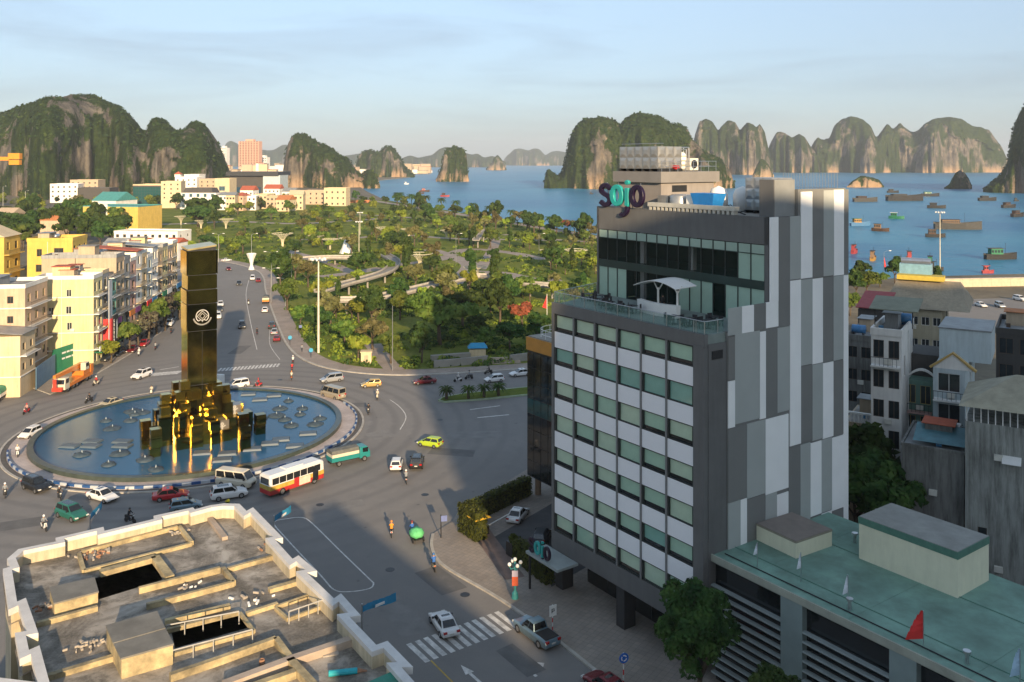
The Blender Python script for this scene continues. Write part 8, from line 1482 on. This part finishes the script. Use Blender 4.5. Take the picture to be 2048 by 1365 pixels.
# ornamental globe lamp with banner
b = W(1030, 1197, .15); hgt = (1197 - 1122) * b.y / F; t = thing('globe_lamp', 'ornamental teal lamp post with white globes and a small banner', 'street lamp', b); tl = M('lamp_teal', (0.05, 0.28, 0.28), 0.5); MB().lathe([(.35, 0), (.3, .5), (.12, .8), (.08, hgt - .6), (.1, hgt - .2), (0, hgt)], 10).build('post', tl, t)
for k in range(4): a = k * math.pi / 2 + .4; MB().tube([(0, 0, hgt - .7), (.45 * math.cos(a), .45 * math.sin(a), hgt - .75), (.6 * math.cos(a), .6 * math.sin(a), hgt - .45)], .035).build('arm', tl, t); MB().lathe([(0, -.2), (.14, -.14), (.2, 0), (.14, .14), (0, .2)], 10).build('globe', A_WHITE, t, True, loc=(.6 * math.cos(a), .6 * math.sin(a), hgt - .25))
MB().lathe([(0, -.2), (.14, -.14), (.2, 0), (.14, .14), (0, .2)], 10).build('globe', A_WHITE, t, True, loc=(0, 0, hgt + .15)); MB().box(-.3, -.16, 1.3, .3, -.12, 2.2).build('banner_lower', M('banner_red', (0.55, 0.1, 0.04), 0.7), t); MB().box(-.3, -.16, 2.2, .3, -.12, 2.8).build('banner_upper', M('banner_purple', (0.4, 0.36, 0.45), 0.7), t)
SP_RW = [M('sign_red'), A_WHITE]
def sign_post(label, px, py0, py1, plate, rz, striped=True):
    b = W(px, py1, .15); hgt = (py1 - py0) * b.y / F; t = thing('traffic_sign', label, 'road sign', b, rz); n = 6
    if striped:
        for k in range(n): MB().cyl((0, 0, hgt * k / n), (0, 0, hgt * (k + 1) / n), .05, n=8).build('pole_band', SP_RW[k % 2], t)
    else: MB().cyl((0, 0, 0), (0, 0, hgt), .06, n=8).build('pole', A_DARKM, t)
    plate(t, hgt); return t
def plate_white(t, h_): MB().box(-.38, -.1, h_ - 1.0, .38, -.06, h_).build('plate', A_WHITE, t); m = MB(); m.stroke([(-.12, h_ - .7), (-.12, h_ - .35), (.1, h_ - .35), (.14, h_ - .52), (-.08, h_ - .55)], .09, -.115, -.1); m.build('symbol', A_DARKM, t)
def plate_blue(t, h_): MB().cyl((0, -.06, h_ - .4), (0, -.1, h_ - .4), .42, n=24).build('plate', M('sign_blue_bright', (0.02, 0.13, 0.5), 0.4), t); m = MB(); [m.stroke(ring_pts(0, h_ - .4, .22, .22, 20 + k * 120, 110 + k * 120, 8), .09, -.115, -.1) for k in range(3)]; m.build('symbol', A_WHITE, t)
def plate_flag(t, h_): MB().box(0, -.1, h_ - .75, .7, -.06, h_ - .1).build('plate', M('plate_blue_grey', (0.12, 0.16, 0.35), 0.6), t)
def plate_round(t, h_): MB().cyl((0, -.06, h_ - .4), (0, -.1, h_ - .4), .45, n=20).build('plate', M('sign_cyan', (0.04, 0.3, 0.5), 0.4), t)
sign_post('white rectangular road sign on a red and white pole behind the pickup', 1105, 1210, 1262, plate_white, .5); sign_post('round blue roundabout sign on a striped pole by the bottom kerb', 1247, 1306, 1372, plate_blue, .3); sign_post('dark pole with a small blue plate at the pavement corner', 882, 1030, 1076, plate_flag, .2, False); sign_post('round light blue sign by the park kerb bend', 622, 697, 716, plate_round, .2, False); sign_post('blue sign at the park footpath by the queue of cars', 598, 650, 672, plate_flag, .2, False); sign_post('small blue sign on the footpath near parked queue', 580, 672, 690, plate_round, .2, False)
# kiosk with the yellow roof, barrier
b = W(957, 1075, .15); t = thing('kiosk', 'small guard kiosk with a yellow pitched roof by the hedge', 'kiosk', b, ST); MB().box(-.7, -.7, 0, .7, .7, 2.4).build('wall', M('kiosk_dark', (0.05, 0.05, 0.05), 0.6), t); MB().add([(-1.1, -1.1, 2.4), (1.1, -1.1, 2.4), (1.1, 1.1, 2.4), (-1.1, 1.1, 2.4), (0, 0, 3.1)], [(0, 1, 4), (1, 2, 4), (2, 3, 4), (3, 0, 4), (0, 3, 2, 1)]).build('roof', M('kiosk_yellow', (0.6, 0.36, 0.03), 0.7), t); MB().box(-.4, -.72, 1.0, .4, -.69, 2.0).build('window', PANE, t); MB().box(.72, -.5, 0, .76, -.1, 2.2).build('post', M('kiosk_green', (0.1, 0.3, 0.25), .6), t)
b = W(975, 1068, .15); t = thing('barrier', 'thin white barrier bar across the hotel parking entrance', 'barrier', b, ST + 1.9); MB().box(-.15, -.15, 0, .15, .15, 1.0).build('cabinet', A_DARKM, t); MB().box(0, -.05, .85, 4.2, .05, .97).build('bar', A_WHITE, t)
t = thing('planter_box', 'dark cube planter in the hotel parking entrance', 'planter', W(1027, 1110, .15), ST); MB().box(-.6, -.6, 0, .6, .6, 1.5).build('box', A_DARKM, t); ob('leaves', crown_mesh('leaves', 73, 500, .8, .8, .6, 1.8, 8, .14, HY1), t)
# white funnel frames in the park
FUN = M('funnel_cream', (0.5, 0.46, 0.32), 0.6, 0.1, 1)
FR3 = []
def funnel_me():
    pf = [(.5, 0), (.55, 2.4), (.95, 4.0), (2.0, 5.6), (3.6, 6.7), (5.6, 7.4)]; m = MB(); N = 18
    for k in range(N):
        a = 2*math.pi*k/N; m.tube([(r_*math.cos(a), r_*math.sin(a), z) for r_, z in pf], .13, 4)
    rim = MB(); rr = [(5.6*math.cos(2*math.pi*k/36), 5.6*math.sin(2*math.pi*k/36), 7.4) for k in range(37)]; rim.tube(rr, .16, 5); ri2 = MB().tube([(x*.64, y*.64, 6.7) for x, y, z in rr], .11, 4); ri3 = MB().tube([(x*.36, y*.36, 5.6) for x, y, z in rr], .1, 4); FR3.extend([ri2.mesh('hoop', FUN), ri3.mesh('hoop', FUN)]); return m.mesh('ribs', FUN), rim.mesh('rim', FUN), MB().lathe([(.7, 0), (.45, .4), (.4, 3.5), (.6, 4.1)], 12).mesh('stem', FUN)
FM_ = funnel_me()
for i, (px, py, s_, lb) in enumerate([(818, 480, 1.15, 'tallest funnel frame, upright in the middle of the park'), (768, 478, 1.2, 'wide funnel frame just left of the tallest one'), (565, 494, 1.3, 'flat funnel frame by the olive trees'), (632, 492, 1.0, 'small funnel frame left of the wide group'), (660, 500, 1.0, 'funnel frame low in the middle group'), (697, 500, 1.1, 'funnel frame at the right of the middle group'), (893, 478, .9, 'small flat funnel frame right of the tallest one'), (950, 565, 1.05, 'funnel frame standing on the path plaza'), (840, 540, 1.25, 'broad flat funnel frame left of the path plaza'), (1100, 528, 1.1, 'funnel frame by the hotel side'), (1152, 530, 1.2, 'funnel frame half behind the hotel edge'), (308, 448, 1.1, 'far funnel frame left of the obelisk'), (362, 450, 1.1, 'far funnel frame behind the obelisk top'), (402, 458, 1.0, 'funnel frame just right of the obelisk top'), (452, 458, 1.2, 'funnel frame farthest up by the mansion')]):
    p = W(px, py); s_ *= .72; t = thing('funnel_canopy', 'pale lattice ' + lb, 'canopy', (p.x, p.y, .17), i, 'lattice funnel canopies in the park'); ob('stem', FM_[2], t); ob('ribs', FM_[0], t); ob('rim', FM_[1], t); ob('hoop', FR3[0], t); ob('hoop', FR3[1], t); t.scale = (s_, s_, s_ * .95)
# raised walkways
def walkway(label, pts, wd, z, dip=()):
    P_ = smooth_path([Vector(W(x, y, z)[:2]) for x, y in pts], 6); o0 = P_[0].copy(); t = thing('raised_walkway', label, 'walkway', (o0.x, o0.y, 0)); Q = [p - o0 for p in P_]; ribbon('deck', Q, wd, z - .5, M('deck_grey', (0.25, 0.23, 0.2), 0.85, 0.2, 0.5, dirt=.2), t, .5)
    for sd in (1, -1): ribbon('edge_rail', offset(Q, sd * (wd/2 - .1)), .2, z + .01, A_KERB, t, .6)
    me = MB().cyl((0, 0, 0), (0, 0, z - .5), .35, n=8).mesh('pier', A_CONC)
    for k in range(2, len(Q), 5): ob('pier', me, t, (Q[k].x, Q[k].y, 0))
walkway('long grey raised walkway curving above the dark park trees', [(680, 600), (730, 598), (790, 588), (850, 574), (910, 560), (960, 552), (1010, 560), (1060, 568), (1110, 572)], 5.0, 4.2); walkway('upper raised walkway curving behind the long one', [(640, 583), (690, 568), (735, 556), (775, 542), (790, 524), (770, 510)], 4.2, 4.0); walkway('dark low shelter deck behind the park lamps', [(610, 518), (660, 515), (720, 516)], 7.0, 3.2)
walkway('white stepped bridge near the sea side trees', [(952, 480), (965, 468), (974, 460)], 3.5, 5.0)
t = thing('canvas_sculpture', 'white pointed sculpture far up the park by the road', 'sculpture', W(503, 540, .17)); MB().lathe([(1.2, 0), (.5, 2), (.9, 4), (2.0, 6.5), (0, 5)], 7).build('body', A_WHITE, t); t = thing('tent', 'white pointed tent in the middle of the park', 'tent', W(692, 507, .17)); MB().lathe([(3.2, 0), (2.0, 2.5), (.6, 6.5), (0, 7.2)], 6).build('canvas', A_WHITE, t)
b = W(733, 728, .17); t = thing('kiosk', 'small cream hut beside the bright round tree at the kerb', 'kiosk', b, .1); MB().box(-1.1, -1.0, 0, 1.1, 1.0, 2.6).build('wall', CREAM, t); MB().box(-1.25, -1.15, 2.6, 1.25, 1.15, 2.8).build('roof', CREAM, t); MB().box(-.45, -1.03, .4, .45, -.99, 2.0).build('door', TAN, t)
b = W(955, 712, .17); t = thing('stall', 'blue topped stall by the stepped entrance of the park', 'stall', b, .1); MB().box(-1.8, -1, 0, 1.8, 1, 1.6).build('counter', CREAM, t); MB().add([(-2.2, -1.3, 1.9), (2.2, -1.3, 1.9), (2.2, 1.3, 1.9), (-2.2, 1.3, 1.9), (-1.5, 0, 2.9), (1.5, 0, 2.9)], [(0, 1, 5, 4), (1, 2, 5), (2, 3, 4, 5), (3, 0, 4), (0, 3, 2, 1)]).build('roof', M('stall_blue', (0.03, 0.26, 0.45), .6), t)
def lowwall(label, pts, hgt, wd=.5, mt=A_CONC):
    a = W(*pts[0]); t = thing('low_wall', label, 'wall', (a.x, a.y, .16))
    for p, q in zip(pts[:-1], pts[1:]): MB().beam(W(*p).xy - a.xy, W(*q).xy - a.xy, wd, 0, hgt).build('wall_segment', mt, t)
lowwall('low grey wall along the park edge right of the light pole', [(868, 737), (920, 733), (975, 727)], 1.5); lowwall('grey wall beside the park entrance near the black building', [(1020, 727), (1058, 722)], 1.6); lowwall('long dark planter wall below the blue stall', [(862, 722), (940, 716)], 1.0, 1.2)
st_ = thing('entrance_steps', 'broad tan steps at the park entrance near the black building', 'steps', W(1000, 728, .17), .12)
for k in range(4): MB().box(-4.5, k * .8, 0, 4.5, k * .8 + .8, .18 * (k + 1)).build('step', M('step_tan', (0.4, 0.32, 0.24), .85), st_)
# sea wall with pale promenade on the right
a, b = W(1885, 575), W(2300, 568); t = thing('sea_wall', 'long pale cream sea wall along the right shore', 'wall', (a.x, a.y, 0), math.atan2((b-a).y, (b-a).x)); L_ = (b - a).length; n = 22; me = MB().box(.02, -.4, 0, L_/n - .02, .4, 2.8).mesh('wall_block', M('sea_wall_cream', (0.55, 0.45, 0.32), .8, .15, .5, dirt=.2))
for k in range(n): ob('wall_block', me, t, (k * L_/n, 0, 0))
MB().box(0, -.6, 2.8, L_, .6, 3.0).build('coping', A_KERB, t)
poly = [W(1890, 600).xy, W(2048, 596).xy, W(2400, 590).xy, W(2400, 660).xy, W(1900, 660).xy]; tag(poly_sheet('shore_road', [tuple(p) for p in poly], .02, A_ASPH), kind='structure')
t = thing('sail', 'thin red pennant on a pole on the shore by the trees', 'flag', W(1768, 548)); MB().cyl((0, 0, 0), (0, 0, 7), .08, n=5).build('pole', A_WHITE, t); MB().face((0, 0, 7), (0, 0, 2.5), (.9, .2, 2.7)).build('cloth', M('flag_red'), t)
t = thing('flag', 'red flag on the park edge above the black building', 'flag', W(1094, 640, .17)); MB().cyl((0, 0, 0), (0, 0, 7.0), .07, n=5).build('pole', A_WHITE, t); MB().add([(0, 0, 7), (0, 0, 3.0), (-1.3, .2, 3.4), (-.4, .1, 5.5)], [(0, 1, 2, 3)]).build('cloth', M('flag_red'), t)
# blue banner lines over the road
for i, (p, q, lb) in enumerate([((180, 1040), (205, 1005), 'blue banner on a pale pole beside the dark green car'), ((548, 1042), (582, 1016), 'blue banner above the road at the roof corner'), ((724, 1222), (792, 1192), 'blue banner along the road by the right parapet')]):
    a, b = W(*p, 5.0), W(*q, 5.0); base = a; t = thing('street_banner', lb, 'banner', (base.x, base.y, 0), math.atan2((b-a).y, (b-a).x)); L_ = min((b - a).length, 4.6)
    MB().cyl((0, 0, 0), (0, 0, 5.6), .06, n=6).build('pole', A_STEEL, t); m = MB()
    for k in range(6): m.face((k*L_/6, .12*math.sin(k), 4.85 - .05*k), ((k+1)*L_/6, .12*math.sin(k+1), 4.8 - .05*k), ((k+1)*L_/6, .12*math.sin(k+1) + .05, 5.3), (k*L_/6, .12*math.sin(k) + .05, 5.35))
    m.build('cloth', M('banner_blue', (0.03, 0.24, 0.42), .7), t); m = MB(); m.box(L_*.35, -.2, 4.88, L_*.62, -.16, 5.1); m.build('print', A_WHITE, t)

# ------------------------------------------------------------------ tell look-alikes apart by their place
def finish_labels():
    by = {}
    bpy.context.view_layer.update()
    for o in SC.objects:
        if o.parent is None and 'label' in o: by.setdefault(o['label'], []).append(o)
    ords = ['second', 'third', 'fourth', 'fifth', 'sixth', 'seventh', 'eighth', 'ninth', 'tenth', 'eleventh', 'twelfth', 'thirteenth', 'fourteenth', 'fifteenth']
    for lb, l in by.items():
        if len(l) < 2: continue
        l.sort(key=lambda o: o.location.x / max(1.0, o.location.y)); n = len(l)
        for k, o in enumerate(l):
            if n == 2: s_ = ('left one', 'right one')[k]
            elif k == 0: s_ = 'leftmost'
            elif k == n - 1: s_ = 'rightmost'
            else: s_ = (ords[k-1] if k - 1 < len(ords) else 'later') + ' from left'
            o['label'] = lb + ', ' + s_
finish_labels()
